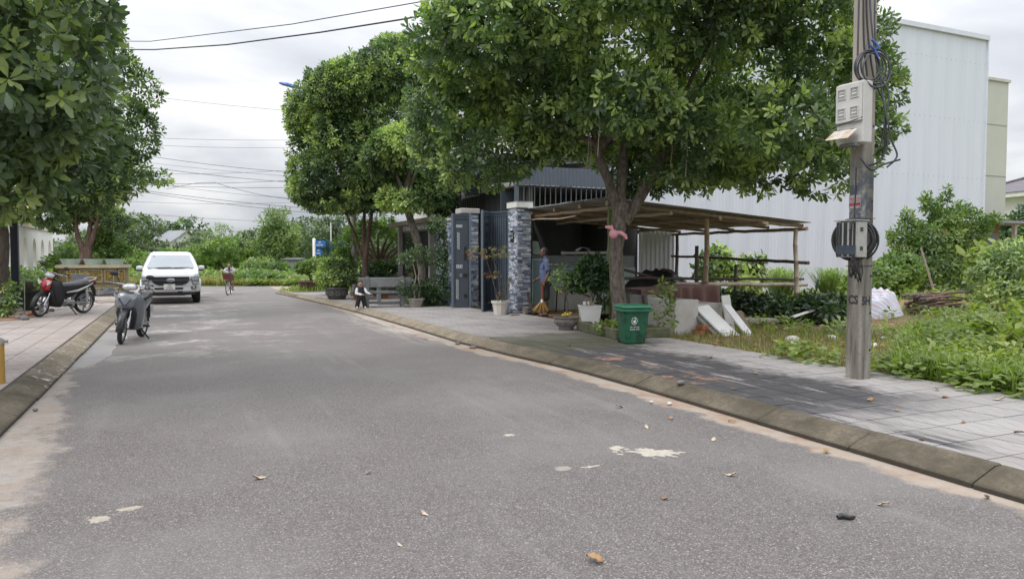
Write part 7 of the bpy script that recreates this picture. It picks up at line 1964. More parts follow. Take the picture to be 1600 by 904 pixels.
# bumper details, number plate
mb = MB(); mb.prism([(-.52, .575), (.40, .575), (.385, .505), (-.505, .505)], .02, .1, 'y'); mb.build('lower_intake', m_grille, pk)
mb = MB(); mb.prism([(-.62, .66), (.62, .66), (.60, .645), (-.60, .645)], .015, .06, 'y'); mb.build('bumper_crease', m_carpaint, pk)
mb = MB(); mb.prism([(-.84, .42), (.84, .42), (.78, .33), (.4, .29), (-.4, .29), (-.78, .33)], .08, .5, 'y'); mb.build('skid_plate', m_blackpl, pk)
mb = MB(); mb.box((.30, .03, .425), (.16, .04, .05), ch=.01); mb.build('tow_slot', m_blackpl, pk)
mb = MB(); mb.box((0, .46, .34), (1.3, .3, .1)); mb.build('front_axle', m_blackpl, pk)
mb = MB(); mb.box((-.04, .0, .605), (.36, .02, .185), ch=.006); pl_ = mb.build('number_plate', m_white, pk)
text('plate_text', '75C', .072, m_black, pl_, upright(-.04, -.0115, .648), .0008, bold=.001)
text('plate_text', '276.85', .072, m_black, pl_, upright(-.04, -.0115, .566), .0008, bold=.001)
# load bed
mb = MB(); mb.box((0, 4.55, 1.21), (1.5, 1.35, .02)); mb.build('load_bed', m_blackpl, pk)

# ================================================================== MOTORBIKES
def motorbike(name, label, loc, yaw, lean, steer, C, wheelbase=1.22):
    """local: front wheel touches at the origin, y runs to the rear, x to the picture's right"""
    t_ = thing(name, label, 'motorbike', loc, (0, lean, yaw))
    Rw = .285
    yr = wheelbase
    Ms = Matrix.Translation((0, .36, .85)) @ Matrix.Rotation(steer, 4, Vector((0, .42, 1)).normalized()) @ Matrix.Translation((0, -.36, -.85))
    def wheel(c, w_, M0=None):
        M = (M0 or Matrix()) @ Matrix.Translation(c) @ Matrix.Rotation(PI / 2, 4, 'Y')
        a = MB(); h = w_ / 2
        a.lathe([(Rw * .80, -h * .7), (Rw * .9, -h), (Rw * .97, -h * .7), (Rw, 0), (Rw * .97, h * .7), (Rw * .9, h), (Rw * .80, h * .7)], 32, M=M, caps=False); wh = a.build('wheel', m_tyre, t_)
        a = MB(); a.lathe([(Rw * .81, -h * .6), (Rw * .75, -h * .45), (Rw * .75, h * .45), (Rw * .81, h * .6)], 32, M=M, caps=False)
        for i in range(C.get('spokes', 5)):
            a.box((Rw * .42, 0, 0), (Rw * .68, .032, .022), M=M @ Matrix.Rotation(2 * PI * i / C.get('spokes', 5), 4, 'Z'))
        a.lathe([(.05, -h * .8), (.05, h * .8)], 16, M=M); a.build('rim', C['rim'], wh)
        a = MB(); a.lathe([(.10, h * .7), (.10, h * .8)], 20, M=M); a.build('brake_disc', m_steel, wh)
        return wh
    wheel((0, 0, Rw), .075, Ms); wheel((0, yr, Rw), .09)
    for s_ in (-1, 1):
        a = MB(); a.tube([(s_ * .075, .0, Rw), (s_ * .075, .10, .48)], .024, 10, M=Ms); a.tube([(s_ * .075, .09, .46), (s_ * .065, .22, .72)], .017, 8, M=Ms); a.build('fork_leg', m_chrome, t_)
    a = MB(); rows = []
    for ang in np.linspace(-.35, 1.75, 9):
        cy, cz = -math.sin(ang) * -1 * (Rw + .035) * -1, Rw + math.cos(ang) * (Rw + .035)
        rows.append([(.062 * x, -math.sin(ang) * (Rw + .035 - .03 * x * x), Rw + math.cos(ang) * (Rw + .035 - .03 * x * x)) for x in (-1, -.6, 0, .6, 1)])
    rows2 = [[(x, -y, z) for x, y, z in r_] for r_ in rows] if False else rows
    a.loft(rows2, False, False, True, M=Ms); o_ = a.build('front_fender', C['fender'], t_); md_ = o_.modifiers.new('thick', 'SOLIDIFY'); md_.thickness = .008
    # leg shield: wide curved shell either side of the front wheel
    a = MB(); rws = []
    for z, w_, y0, y1 in ((.22, .15, .30, .42), (.36, .215, .24, .44), (.55, .25, .17, .42), (.72, .245, .12, .38), (.84, .20, .10, .36), (.90, .13, .14, .32)):
        n_ = 12; rws.append([(w_ * math.sin(PI * (j / n_ - .5)), y0 + (y1 - y0) * (1 - math.cos(PI * (j / n_ - .5))) ** 1.0 * 1.0, z) for j in range(n_ + 1)])
    a.loft(rws, False, False, True); o_ = a.build('leg_shield', C['shield'], t_); md_ = o_.modifiers.new('thick', 'SOLIDIFY'); md_.thickness = .02
    # black shell over the shield, standing for the shade in the wheel opening
    a = MB(); iw = [[(w_ * math.sin(PI * .5 * (j / 5 - 1)), y0 + .05 * (1 - math.cos(PI * .5 * (j / 5 - 1))) , z) for j in range(11)] for z, w_, y0 in ((.24, .105, .275), (.36, .15, .225), (.52, .175, .158), (.62, .15, .128), (.665, .09, .115))]
    a.loft(iw, False, False, True); o_ = a.build('opening_shade', m_blackpl, t_); md_ = o_.modifiers.new('thick', 'SOLIDIFY'); md_.thickness = .012
    # front nose panel
    a = MB(); nz = []
    for z, w_, y in ((.62, .05, .06), (.70, .13, .055), (.78, .165, .065), (.86, .15, .10), (.91, .10, .15)):
        nz.append([(w_ * math.sin(PI * .42 * (j / 5 - 1)) / math.sin(PI * .42), y + .07 * (1 - math.cos(PI * .42 * (j / 5 - 1))), z - .05 * abs(j / 5 - 1) * (z < .75)) for j in range(11)])
    a.loft(nz, False, False, True); o_ = a.build('nose_panel', C['nose'], t_); md_ = o_.modifiers.new('thick', 'SOLIDIFY'); md_.thickness = .015
    for s_ in (-1, 1):
        a = MB(); a.prism([(s_ * .09, .80), (s_ * .185, .86), (s_ * .17, .80), (s_ * .10, .745)], .058, .10, 'y'); a.build('indicator', C['signal'], t_)
    for s_ in (-1, 1):
        a = MB(); a.tube([(s_ * .012, .045, .655), (s_ * .075, .052, .75), (s_ * .14, .075, .835)], .007, 6); a.build('nose_crease', m_blackpl, t_)
        a = MB(); a.tube([(s_ * .095, .62, .56), (s_ * .135, .90, .60), (s_ * .125, 1.15, .68), (s_ * .085, 1.38, .76)], [.012, .026, .024, .010], 8, flat=.4); a.build('side_stripe', C['stripe'], t_)
        a = MB(); a.tube([(s_ * .16, .30, 1.0), (s_ * .19, .32, .86), (s_ * .12, .36, .74)], .006, 5); a.build('control_cable', m_blackpl, t_)
    # handlebar unit with lamp
    a = MB(); a.ball((0, .23, .99), (.125, .12, .065), 16, 10, M=Ms); a.build('handlebar_cover', C['cover'], t_)
    a = MB(); a.ball((0, .145, .985), (.112, .075, .058), 16, 8, M=Ms); a.build('headlight', m_clear, t_)
    a = MB(); a.tube([(-.33, .33, 1.04), (-.18, .28, 1.02), (0, .25, 1.02), (.18, .28, 1.02), (.33, .33, 1.04)], .012, 8, M=Ms); a.build('handlebar', m_chrome, t_)
    for s_ in (-1, 1):
        a = MB(); a.tube([(s_ * .22, .29, 1.022), (s_ * .35, .345, 1.045)], .019, 8, M=Ms); a.build('grip', m_blackpl, t_)
        a = MB(); a.tube([(s_ * .2, .25, 1.02), (s_ * .34, .26, 1.03)], .006, 6, M=Ms); a.build('brake_lever', m_chrome, t_)
        a = MB(); a.tube([(s_ * .18, .28, 1.03), (s_ * .21, .27, 1.12), (s_ * .27, .28, 1.17)], .006, 6, M=Ms)
        a.ball((s_ * .29, .28, 1.19), (.075, .02, .042), 14, 8, M=Ms); a.build('mirror', m_blackpl, t_)
    # frame, engine, seat, tail
    a = MB(); a.tube([(0, .38, .86), (0, .46, .52), (0, .58, .42), (0, .85, .50), (0, 1.15, .68)], [.05, .06, .07, .06, .05], 10); a.build('frame', C['frame'], t_)
    a = MB(); a.box((0, .66, .30), (.20, .30, .17), ch=.03); a.tube([(0, .55, .33), (0, .42, .36)], .075, 12); a.box((.10, .72, .29), (.06, .26, .15), ch=.02); a.build('engine', m_steel, t_)
    a = MB(); sb = []
    for y, w_, z0, z1 in ((.55, .055, .50, .70), (.66, .09, .48, .73), (.85, .125, .50, .73), (1.05, .125, .56, .74), (1.25, .10, .62, .76), (1.45, .05, .70, .78)):
        sb.append(rrect(w_, z0, z1, min(.05, w_ * .8), y, 4))
    a.loft(sb, smooth=True); a.build('side_cover', C['side'], t_)
    a = MB(); ss = []
    for y, w_, z0, z1 in ((.50, .05, .69, .73), (.60, .10, .70, .765), (.80, .13, .71, .785), (.98, .135, .72, .80), (1.05, .135, .73, .83), (1.25, .12, .745, .85), (1.36, .08, .76, .845)):
        ss.append(rrect(w_, z0, z1, min(.028, (z1 - z0) * .48), y, 4))
    a.loft(ss, smooth=True); a.build('seat', C['seat'], t_)
    a = MB(); a.tube([(-.11, 1.18, .80), (-.13, 1.36, .86), (-.07, 1.48, .89), (.07, 1.48, .89), (.13, 1.36, .86), (.11, 1.18, .80)], .014, 8); a.build('grab_rail', C['rail'], t_)
    a = MB(); a.box((0, 1.49, .76), (.12, .05, .09), ch=.02); a.build('tail_lamp', m_red_l, t_)
    a = MB(); a.tube([(0, 1.42, .70), (0, 1.52, .52), (0, 1.55, .42)], [.06, .06, .05], 8, flat=.3); a.build('rear_fender', m_blackpl, t_)
    a = MB(); a.box((0, 1.56, .52), (.19, .012, .14)); a.build('number_plate', m_white, t_)
    for s_ in (-1, 1):
        a = MB(); a.tube([(s_ * .10, 1.18, .66), (s_ * .10, yr, Rw)], .018, 8); a.tube([(s_ * .10, 1.17, .62), (s_ * .10, yr + .01, .38)], .03, 8); a.build('rear_shock', C['shock'], t_)
        a = MB(); a.tube([(s_ * .09, .72, .30), (s_ * .095, yr, Rw)], .022, 8, flat=1.4); a.build('swing_arm', m_steel, t_)
        a = MB(); a.tube([(s_ * .12, .60, .27), (s_ * .29, .60, .28)], .014, 7); a.tube([(s_ * .19, .60, .28), (s_ * .29, .60, .28)], .022, 8); a.build('foot_peg', m_blackpl, t_)
    a = MB(); a.tube([(-.11, .50, .27), (-.13, .75, .22), (-.14, .95, .24)], .022, 8); a.tube([(-.14, .93, .24), (-.15, 1.38, .36)], [.045, .06], 12); a.build('exhaust', C['exhaust'], t_)
    a = MB(); a.tube([(.10, .70, .24), (.24, .82, .02)], .014, 7); a.box((.245, .825, .012), (.06, .05, .014)); a.build('side_stand', m_blackpl, t_)
    a = MB(); a.tube([(.12, .62, .24), (.16, .48, .24), (.2, .46, .28)], .010, 6); a.build('gear_lever', m_chrome, t_)
    return t_
m_grey_pl = mat('grey_bike_paint', (.135, .142, .155), .3, (.12, .155, .17), 4, coat=.5)
m_grey_lt = mat('silver_grey_paint', (.20, .215, .245), .28, (.175, .19, .215), 4, coat=.5)
m_red_p = mat('red_bike_paint', (.40, .022, .035), .25, (.34, .018, .03), 4, coat=.5)
m_maroon = mat('dark_maroon_paint', (.09, .03, .03), .3, (.07, .025, .025), 4, coat=.4)
m_gloss_k = mat('gloss_black', (.02, .021, .023), .38, (.028, .028, .03), 4)
m_seat = mat('grey_vinyl', (.16, .165, .175), .55, (.13, .135, .145), 9)
m_seatb = mat('black_vinyl', (.02, .02, .022), .55, (.03, .03, .032), 9)
m_alu = mat('grey_alloy', (.38, .39, .40), .35, (.30, .31, .32), 8, metal=.7)
p = R(14.4, -.95, 0)
motorbike('motorbike', 'grey step-through motorbike parked in the street at the left kerb, facing us', (p.x, p.y, 0), TH - rad(13), rad(5), rad(8), dict(rim=m_alu, fender=m_gloss_k, shield=m_grey_pl, nose=m_grey_lt, signal=m_lamp, cover=m_grey_lt, frame=m_blackpl, side=m_grey_pl, seat=m_seatb, rail=m_blackpl, shock=m_blackpl, exhaust=m_steel, stripe=m_grey_lt))
motorbike('motorbike', 'red and black motorbike with grey seat parked on the left pavement', (-10.99, 17.06, WALK), rad(-16), rad(7), rad(14), dict(rim=m_alu, fender=m_blackpl, shield=m_blackpl, nose=m_red_p, signal=m_white, cover=m_maroon, frame=m_blackpl, side=m_blackpl, seat=m_seat, rail=m_white, shock=m_silver, exhaust=m_blackpl, stripe=m_white))

# ================================================================== THE BICYCLE
bc = thing('bicycle', 'small bicycle with a brown-red front basket ridden towards us', 'bicycle', (-11.27, 29.23, 0), rad(15.7))
Rb = .29; Wb = .95
def bwheel(c, M0=Matrix()):
    M = M0 @ Matrix.Translation(c) @ Matrix.Rotation(PI / 2, 4, 'Y')
    a = MB(); a.lathe([(Rb - .03, -.016), (Rb, -.014), (Rb + .008, 0), (Rb, .014), (Rb - .03, .016)], 30, M=M, caps=False); wh = a.build('wheel', m_tyre, bc)
    a = MB(); a.lathe([(Rb - .03, -.015), (Rb - .045, 0), (Rb - .03, .015)], 30, M=M, caps=False)
    for i in range(12): a.tube([(0, 0, .03 * (-1) ** i), ((Rb - .04) * math.cos(i * PI / 6), (Rb - .04) * math.sin(i * PI / 6), 0)], .003, 4, M=M)
    a.lathe([(.025, -.04), (.025, .04)], 10, M=M); a.build('rim', m_chrome, wh)
Sb = Matrix.Translation((0, .18, .6)) @ Matrix.Rotation(rad(-9), 4, 'Z') @ Matrix.Translation((0, -.18, -.6))
bwheel((0, 0, Rb), Sb); bwheel((0, Wb, Rb))
for s_ in (-1, 1):
    a = MB(); a.tube([(s_ * .045, 0, Rb), (s_ * .045, .12, .62)], .012, 6, M=Sb); a.build('fork_leg', m_chrome, bc)
a = MB(); a.tube([(0, .12, .60), (0, .2, .86)], .018, 8); a.tube([(0, .15, .68), (0, .45, .30)], .018, 8); a.tube([(0, .16, .62), (0, .5, .3)], .018, 8); a.tube([(0, .48, .28), (0, .6, .74)], .016, 8)
for s_ in (-1, 1): a.tube([(0, .48, .28), (s_ * .05, Wb, Rb)], .011, 6); a.tube([(0, .58, .62), (s_ * .05, Wb, Rb)], .010, 6)
a.build('frame', m_maroon, bc)
a = MB(); a.tube([(-.27, .34, .95), (-.2, .22, .97), (0, .19, .90), (.2, .22, .97), (.27, .34, .95)], .012, 8, M=Sb); a.build('handlebar', m_chrome, bc)
a = MB(); a.ball((0, .64, .77), (.09, .13, .04), 12, 8); a.build('saddle', m_blackpl, bc)
a = MB(); rgb = lambda z, a_, c_: [(-a_, -c_, z), (a_, -c_, z), (a_, c_, z), (-a_, c_, z)]
a.loft([rgb(.64, .13, .09), rgb(.86, .18, .12)], True, False, M=Sb @ Matrix.Translation((0, -.02, 0))); a.box((0, -.02, .645), (.26, .18, .01), M=Sb)
o = a.build('basket', mat('brown_red_basket', (.17, .045, .045), .6, (.12, .03, .03), 30), bc); md = o.modifiers.new('thick', 'SOLIDIFY'); md.thickness = .012
for s_ in (-1, 1):
    a = MB(); a.tube([(s_ * .03, .48, .29), (s_ * .08, .48 + s_ * .10, .29 - s_ * .11)], .010, 6); a.box((s_ * .13, .48 + s_ * .10, .29 - s_ * .11), (.09, .06, .02)); a.build('pedal', m_blackpl, bc)
a = MB(); a.tube([(0, Wb - .28, Rb + .16), (0, Wb, Rb + .325), (0, Wb + .25, Rb + .18)], .025, 8, flat=.4); a.build('mudguard', m_maroon, bc)

# ================================================================== things by the left planter
def stool(label, loc, rot):
    t_ = thing('stone_stool', label, 'stool', loc, rot, 'grey stools by the gilded planter')
    a = MB(); a.box((0, 0, .40), (.36, .30, .05), ch=.01); a.build('seat', m_stone, t_)
    for x in (-.14, .14):
        for y in (-.11, .11):
            a = MB(); a.box((x, y, .185), (.05, .05, .37)); a.build('leg', m_stone, t_)
    for y in (-.11, .11):
        a = MB(); a.box((0, y, .14), (.23, .03, .04)); a.build('stretcher', m_stone, t_)
    return t_
stool('grey slatted stool just behind the red motorbike', R(23.4, -2.55, WALK), TH + .2)
stool('second grey stool, nearer the planter than the first', R(24.3, -2.45, WALK), TH - .1)
t = thing('garden_bench', 'grey bench with a broad back before the gilded planter', 'bench', R(26.6, -2.85, WALK), TH + PI)
a = MB(); a.box((0, 0, .40), (.5, .36, .06), ch=.01); a.build('seat', m_stone, t)
a = MB(); a.box((0, -.18, .70), (.5, .06, .32), ch=.01); a.build('backrest', m_stone, t)
for x in (-.19, .19):
    a = MB(); a.box((x, 0, .185), (.08, .34, .37)); a.build('leg', m_stone, t)
t = thing('hand_trolley', 'low wooden trolley carrying a black bundle before the planter', 'trolley', R(26.4, -2.1, WALK), TH)
a = MB(); a.box((0, 0, .2), (.95, .6, .06)); a.build('deck', m_bark_d, t)
for x in (-.38, .38):
    for y in (-.22, .22):
        a = MB(); a.lathe([(.02, -.03), (.08, -.028), (.08, .028), (.02, .03)], 14, M=Matrix.Translation((x, y, .085)) @ Matrix.Rotation(PI / 2, 4, 'Y')); a.build('wheel', m_tyre, t)
heap('black_bundle', 'black plastic bundle lying on the low trolley', 'bundle', R(26.4, -2.1, WALK + .23), .42, .27, .2, m_tarp, 22, .5)
a = MB(); a.box((0, 0, .02), (.7, .28, .035), ch=.006); tag(a.build('white_plank', m_bamboo_p, None, R(25.6, -1.95, WALK), (0, 0, TH)), 'pale plank lying on the kerb before the trolley', 'plank')
# cycad in a dark square pot, stick, edging stones
t = thing('potted_cycad', 'cycad with arching feather leaves in a dark square pot left of the red bike', 'potted plant', R(22.8, -3.6, WALK), TH)
a = MB(); rg = lambda w_, z: [(-w_, -w_, z), (w_, -w_, z), (w_, w_, z), (-w_, w_, z)]
a.loft([rg(.24, 0), rg(.30, .46), rg(.33, .46), rg(.33, .50), rg(.28, .50), rg(.27, .44)]); a.build('pot', mat('dark_green_pot', (.02, .032, .028), .55), t)
a = MB(); a.lathe([(.1, .42), (.12, .6), (.08, .75)], 12); a.build('trunk', m_bark_d, t)
bases, dirs, L = [], [], []
for i in range(22):
    aa = i * 2.4; el = .25 + .75 * ((i * .618) % 1)
    for s_ in np.linspace(.12, 1, 16):
        rr__ = .85 * s_; c = np.array([math.cos(aa) * rr__ * (1.1 - .4 * el), math.sin(aa) * rr__ * (1.1 - .4 * el), .74 + .75 * el * s_ - .45 * s_ * s_ * (1.2 - el * .5)])
        for sd in (-1, 1):
            bases.append(c); dirs.append([math.cos(aa) * .6 - sd * math.sin(aa), math.sin(aa) * .6 + sd * math.cos(aa), .1]); L.append(.17 * (1.1 - .7 * s_ ** 3))
V, Lp, A = leaf_arrays(np.array(bases), np.array(dirs, float), np.tile([0, 0, 1.0], (len(bases), 1)), np.array(L), np.full(len(bases), .022))
tag(link_mesh('fronds', arr_mesh('fronds', V, 3, Lp, m_leaf_street, A), t), kind='stuff')
a = MB(); a.tube([(0, 0, 0), (.02, 0, .78)], .013, 6); a.tube([(-.3, .1, .012), (0, 0, .012)], .012, 6)
tag(a.build('iron_stake', m_steel, None, R(20.4, -3.32, WALK)), 'thin grey stake standing before the cycad pot', 'stake')
for i in range(9):
    aa = i / 8; o = link_mesh('edging_stone', stone_mesh(m_brick if i == 4 else m_concrete_d, i * 2.1, .10), None, R(19.2 + 2.7 * aa, -3.12 - .12 * math.sin(aa * 5) - .1 * (i % 2), WALK + .04), (0, 0, i))
    tag(o, 'orange-brown stone among those edging the red earth' if i == 4 else 'dark stone edging the red earth round the thick left trunk', 'stone', 'stones edging the red earth')
# yellow post at the lower left corner
t = thing('yellow_post', 'short yellow-brown post at the left edge by the kerb', 'post', (-5.62, 8.02, .05), 0)
a = MB(); a.lathe([(.055, 0), (.055, .50), (.05, .52)], 14); a.build('shaft', mat('ochre_paint', (.42, .25, .05), .7, (.33, .19, .04), 9), t)
a = MB(); a.lathe([(.058, .50), (.058, .55), (.03, .57)], 14); a.box((.07, 0, .53), (.06, .03, .03)); a.build('cap', m_concrete, t)
# ================================================================== PEOPLE
m_skin = mat('brown_skin', (.15, .082, .056), .55, (.18, .10, .07), 6)
m_skin_l = mat('light_brown_skin', (.42, .245, .165), .55, (.38, .21, .14), 6)
m_hair_b = mat('black_hair', (.012, .011, .011), .6, (.03, .028, .027), 30)
m_hair_g = mat('greying_hair', (.02, .019, .019), .7, (.07, .068, .066), 40)
m_shirt_b = mat('blue_grey_shirt', (.105, .135, .25), .85, (.085, .11, .205), 7, .4, 30)
m_short_d = mat('dark_shorts', (.035, .032, .032), .85, (.05, .046, .044), 7, .4, 30)
m_shirt_w = mat('white_shirt', (.68, .68, .70), .8, (.6, .6, .63), 5, .3, 30)
m_blackcl = mat('black_cloth', (.012, .012, .014), .85, (.02, .02, .022), 8, .3, 30)
m_eye = mat('dark_eye', (.01, .008, .007), .2)
m_lip = mat('lip', (.17, .06, .05), .5)
m_sandal = mat('brown_sandal', (.06, .028, .02), .7, (.04, .02, .015), 9)

def head(parent, body_chains, c, s, skin, hair, yaw=0.0, tilt=0.0, nod=0.0, hairline=.25):
    """adds the head's shapes to body_chains; returns a builder for eyes, mouth and hair, called after the body exists"""
    M = Matrix.Translation(c) @ Matrix.Rotation(yaw, 4, 'Z') @ Matrix.Rotation(tilt, 4, 'Y') @ Matrix.Rotation(nod, 4, 'X')
    def W(p): return tuple(M @ (Vector(p) * s))
    body_chains += [('ball', W((0, .010, .03)), (.074 * s, .090 * s, .088 * s)), ('ball', W((0, -.022, -.03)), (.060 * s, .062 * s, .075 * s)), ('ball', W((0, -.052, -.075)), (.032 * s, .028 * s, .026 * s)),
                    ('tube', [W((0, -.088, .015)), W((0, -.103, -.022))], [.010 * s, .016 * s]), ('tube', [W((-.035, -.078, .028)), W((.035, -.078, .028))], [.014 * s, .014 * s]),
                    ('ball', W((.038, -.064, -.018)), (.024 * s, .022 * s, .022 * s)), ('ball', W((-.038, -.064, -.018)), (.024 * s, .022 * s, .022 * s)),
                    ('ball', W((.077, .006, -.004)), (.010 * s, .020 * s, .031 * s)), ('ball', W((-.077, .006, -.004)), (.010 * s, .020 * s, .031 * s))]
    def finish():
        for sx in (-1, 1):
            a = MB(); a.ball((0, 0, 0), (.012, .008, .008), 10, 7, M=M @ Matrix.Scale(s, 4) @ Matrix.Translation((sx * .031, -.083, .008))); a.build('eye', m_eye, parent)
            a = MB(); a.box((sx * .031, -.092, .030), (.034, .008, .006), M=M @ Matrix.Scale(s, 4)); a.build('eyebrow', hair, parent)
        a = MB(); a.ball((0, -.083, -.054), (.022, .008, .006), 10, 6, M=M @ Matrix.Scale(s, 4)); a.build('mouth', m_lip, parent)
        a = MB(); n_, m_ = 30, 18; vs, fs = [], []
        for i in range(m_ + 1):
            th = PI * .72 * i / m_
            for j in range(n_):
                ph = 2 * PI * j / n_; d = Vector((math.sin(th) * math.sin(ph), -math.sin(th) * math.cos(ph), math.cos(th)))
                f = 1.07 + .04 * noise.noise(d * 6)
                vs.append((.076 * d.x * f, .012 + .093 * d.y * f, .030 + .092 * d.z * f))
        for i in range(m_):
            for j in range(n_):
                q_ = (j + 1) % n_; idx = (i * n_ + j, (i + 1) * n_ + j, (i + 1) * n_ + q_, i * n_ + q_)
                cc = sum((Vector(vs[x]) for x in idx), Vector()) / 4
                front = cc.y < -.028
                if cc.z < (hairline * .23 + .012 if front else (-.052 if cc.y > .02 else .0)): continue
                fs.append(idx)
        a.add(vs, fs, True, M @ Matrix.Scale(s, 4)); o_ = a.build('hair', hair, parent); md_ = o_.modifiers.new('thick', 'SOLIDIFY'); md_.thickness = .006 * s
    return finish
def hand(ch, wrist, aim, palm_n, s, curl=.6, thumb_side=1):
    """palm and five bent fingers; aim = direction of the fingers, palm_n = where the palm looks"""
    w, a, n_ = Vector(wrist), Vector(aim).normalized(), Vector(palm_n); n_ = (n_ - a * n_.dot(a)).normalized(); sd = a.cross(n_) * thumb_side
    ch.append(('tube', [w, w + a * .04 * s, w + a * .085 * s], [.024 * s, .034 * s, .034 * s], .55))
    for i, L in enumerate((.066, .076, .071, .055)):
        b_ = w + a * .082 * s + sd * (.027 - .018 * i) * s
        p1 = b_ + (a * math.cos(curl * .5) + n_ * math.sin(curl * .5)) * L * .5 * s
        p2 = p1 + (a * math.cos(curl * 1.3) + n_ * math.sin(curl * 1.3)) * L * .35 * s
        p3 = p2 + (a * math.cos(curl * 2.0) + n_ * math.sin(curl * 2.0)) * L * .3 * s
        ch.append(('tube', [b_, p1, p2, p3], [.0095 * s, .0092 * s, .0085 * s, .007 * s]))
    b_ = w + a * .028 * s + sd * .028 * s
    p1 = b_ + (a * .6 + sd * .6 + n_ * .3).normalized() * .038 * s; p2 = p1 + (a * .75 + sd * .1 + n_ * .6).normalized() * .032 * s
    ch.append(('tube', [b_, p1, p2], [.0115 * s, .0105 * s, .009 * s]))

# ---- the man with the broom, in profile, looking along the street to the left
man = thing('person', 'man in blue-grey short-sleeved shirt and dark shorts holding a broom', 'person', (.80, 17.75, .085), -PI / 2 + .06)
ch = []
fin = head(man, ch, (0, -.035, 1.525), 1.02, m_skin, m_hair_g, yaw=.08, nod=.06, hairline=.55)
ch += [('tube', [(0, .02, 1.30), (0, .0, 1.42), (0, -.015, 1.46)], [.062, .055, .052])]
ch += [('tube', [(0, .03, .86), (0, .0, 1.02), (0, .01, 1.18), (0, .03, 1.30)], [.13, .125, .135, .115], .78), ('ball', (0, .025, 1.32), (.165, .075, .06))]
for s_ in (-1, 1):   # +x is his left, towards the camera after turning
    ch += [('tube', [(s_ * .085, .03, .86), (s_ * .088, .0, .48), (s_ * .088, .02, .34), (s_ * .088, .045, .09)], [.082, .056, .052, .036]), ('ball', (s_ * .088, .005, .475), (.052, .054, .055)), ('tube', [(s_ * .088, .05, .045), (s_ * .09, -.06, .035), (s_ * .095, -.135, .022)], [.036, .034, .022], 1.15)]
    ch += [('tube', [(s_ * .085 + .03 * j_ - .03, -.14, .02), (s_ * .085 + .03 * j_ - .03, -.165, .018)], [.013, .010]) for j_ in range(3)] if False else []
L_sh, R_sh = (.175, .03, 1.315), (-.175, .03, 1.315)
L_el, L_wr = (.215, .065, 1.04), (.215, -.045, .815)
R_el, R_wr = (-.215, .03, 1.04), (-.17, -.19, .875)
ch += [('tube', [L_sh, L_el], [.048, .038]), ('tube', [L_el, L_wr], [.038, .026]), ('ball', L_el, (.037, .037, .037)), ('tube', [R_sh, R_el], [.048, .038]), ('tube', [R_el, R_wr], [.038, .026])]
hand(ch, L_wr, (0, -.12, -1), (-.9, -.4, 0), 1.0, 1.0, -1)
hand(ch, R_wr, (.1, -.8, -.5), (.6, .3, -.7), 1.0, .8, 1)
skin_body('body', ch, m_skin, man, .0085, 3); fin()
ch = [('tube', [(0, .03, .80), (0, .02, .90), (0, .0, 1.05), (0, .012, 1.2), (0, .03, 1.31)], [.168, .160, .152, .158, .130], .80), ('ball', (0, .026, 1.325), (.185, .088, .055)), ('tube', [(0, .018, 1.36), (0, .005, 1.405)], [.078, .068])]
for sh, el in ((L_sh, L_el), (R_sh, R_el)):
    e2 = Vector(sh).lerp(Vector(el), .80); ch += [('tube', [sh, e2], [.068, .072], 1.0)]
ch += [('tube', [(.0, -.118, 1.36), (.0, -.132, 1.0), (0, -.125, .82)], [.012, .014, .012])]
skin_body('shirt', ch, m_shirt_b, man, .010, 3)
mb = MB(); mb.box((.115, -.085, 1.20), (.09, .012, .10), rz=.65); mb.build('shirt_pocket', m_shirt_b, man)
mb = MB()
for s_ in (-1, 1): mb.prism([(s_ * .01, 1.35), (s_ * .07, 1.395), (s_ * .085, 1.36), (s_ * .04, 1.31)], -.105, -.09, 'y')
mb.build('collar', m_shirt_b, man)
ch = [('tube', [(0, .028, .72), (0, .028, .90)], [.160, .152], .82)]
for s_ in (-1, 1): ch += [('tube', [(s_ * .08, .03, .84), (s_ * .092, .012, .62), (s_ * .095, .005, .455)], [.098, .095, .098])]
skin_body('shorts', ch, m_short_d, man, .011, 3)
for s_ in (-1, 1):
    mb = MB(); mb.prism([(s_ * .09 - .05, .08), (s_ * .09 - .05, -.12), (s_ * .09 - .02, -.17), (s_ * .09 + .03, -.17), (s_ * .09 + .055, -.12), (s_ * .09 + .05, .08)], 0, .022); mb.tube([(s_ * .09 - .05, -.06, .02), (s_ * .09, -.08, .075), (s_ * .09 + .052, -.06, .02)], .012, 6); mb.build('sandal', m_sandal, man)
# the broom: held at his near hand, fan on the ground before his feet
bp_ = man.matrix_world
c_, s__ = math.cos(-PI / 2 + .06), math.sin(-PI / 2 + .06)
def man_pt(x, y, z): return (.80 + x * c_ - y * s__, 17.75 + x * s__ + y * c_, .085 + z)
t = thing('broom', 'straw broom with a red handle in the hand of the man, fan down', 'broom', (0, 0, 0))
ht, hb = Vector(man_pt(.195, -.085, .80)), Vector(man_pt(.24, -.10, .40))
mb = MB(); mb.tube([ht + (ht - hb) * .12, ht, hb], [.017, .018, .022], 8); mb.build('handle', mat('red_handle', (.30, .06, .04), .5, (.24, .05, .03), 8), t)
mb = MB(); mb.tube([hb + Vector((0, 0, .02)), hb - Vector((0, 0, .06))], [.026, .04], 8); mb.build('binding', m_plastic_w, t)
mb = MB(); g = random.Random(2)
for i in range(90):
    f = g.uniform(-1, 1); d_ = g.uniform(-1, 1); L = g.uniform(.26, .33) * (1 - .2 * f * f)
    tip = hb + Vector((-.03 + .20 * f, .05 * d_, -L))
    mb.tube([hb + Vector((.012 * f, .012 * d_, -.01)), hb + Vector((.09 * f - .01, .03 * d_, -L * .5)), tip], [.006, .008, .004], 4)
tag(mb.build('straw', m_straw, t), kind='stuff')

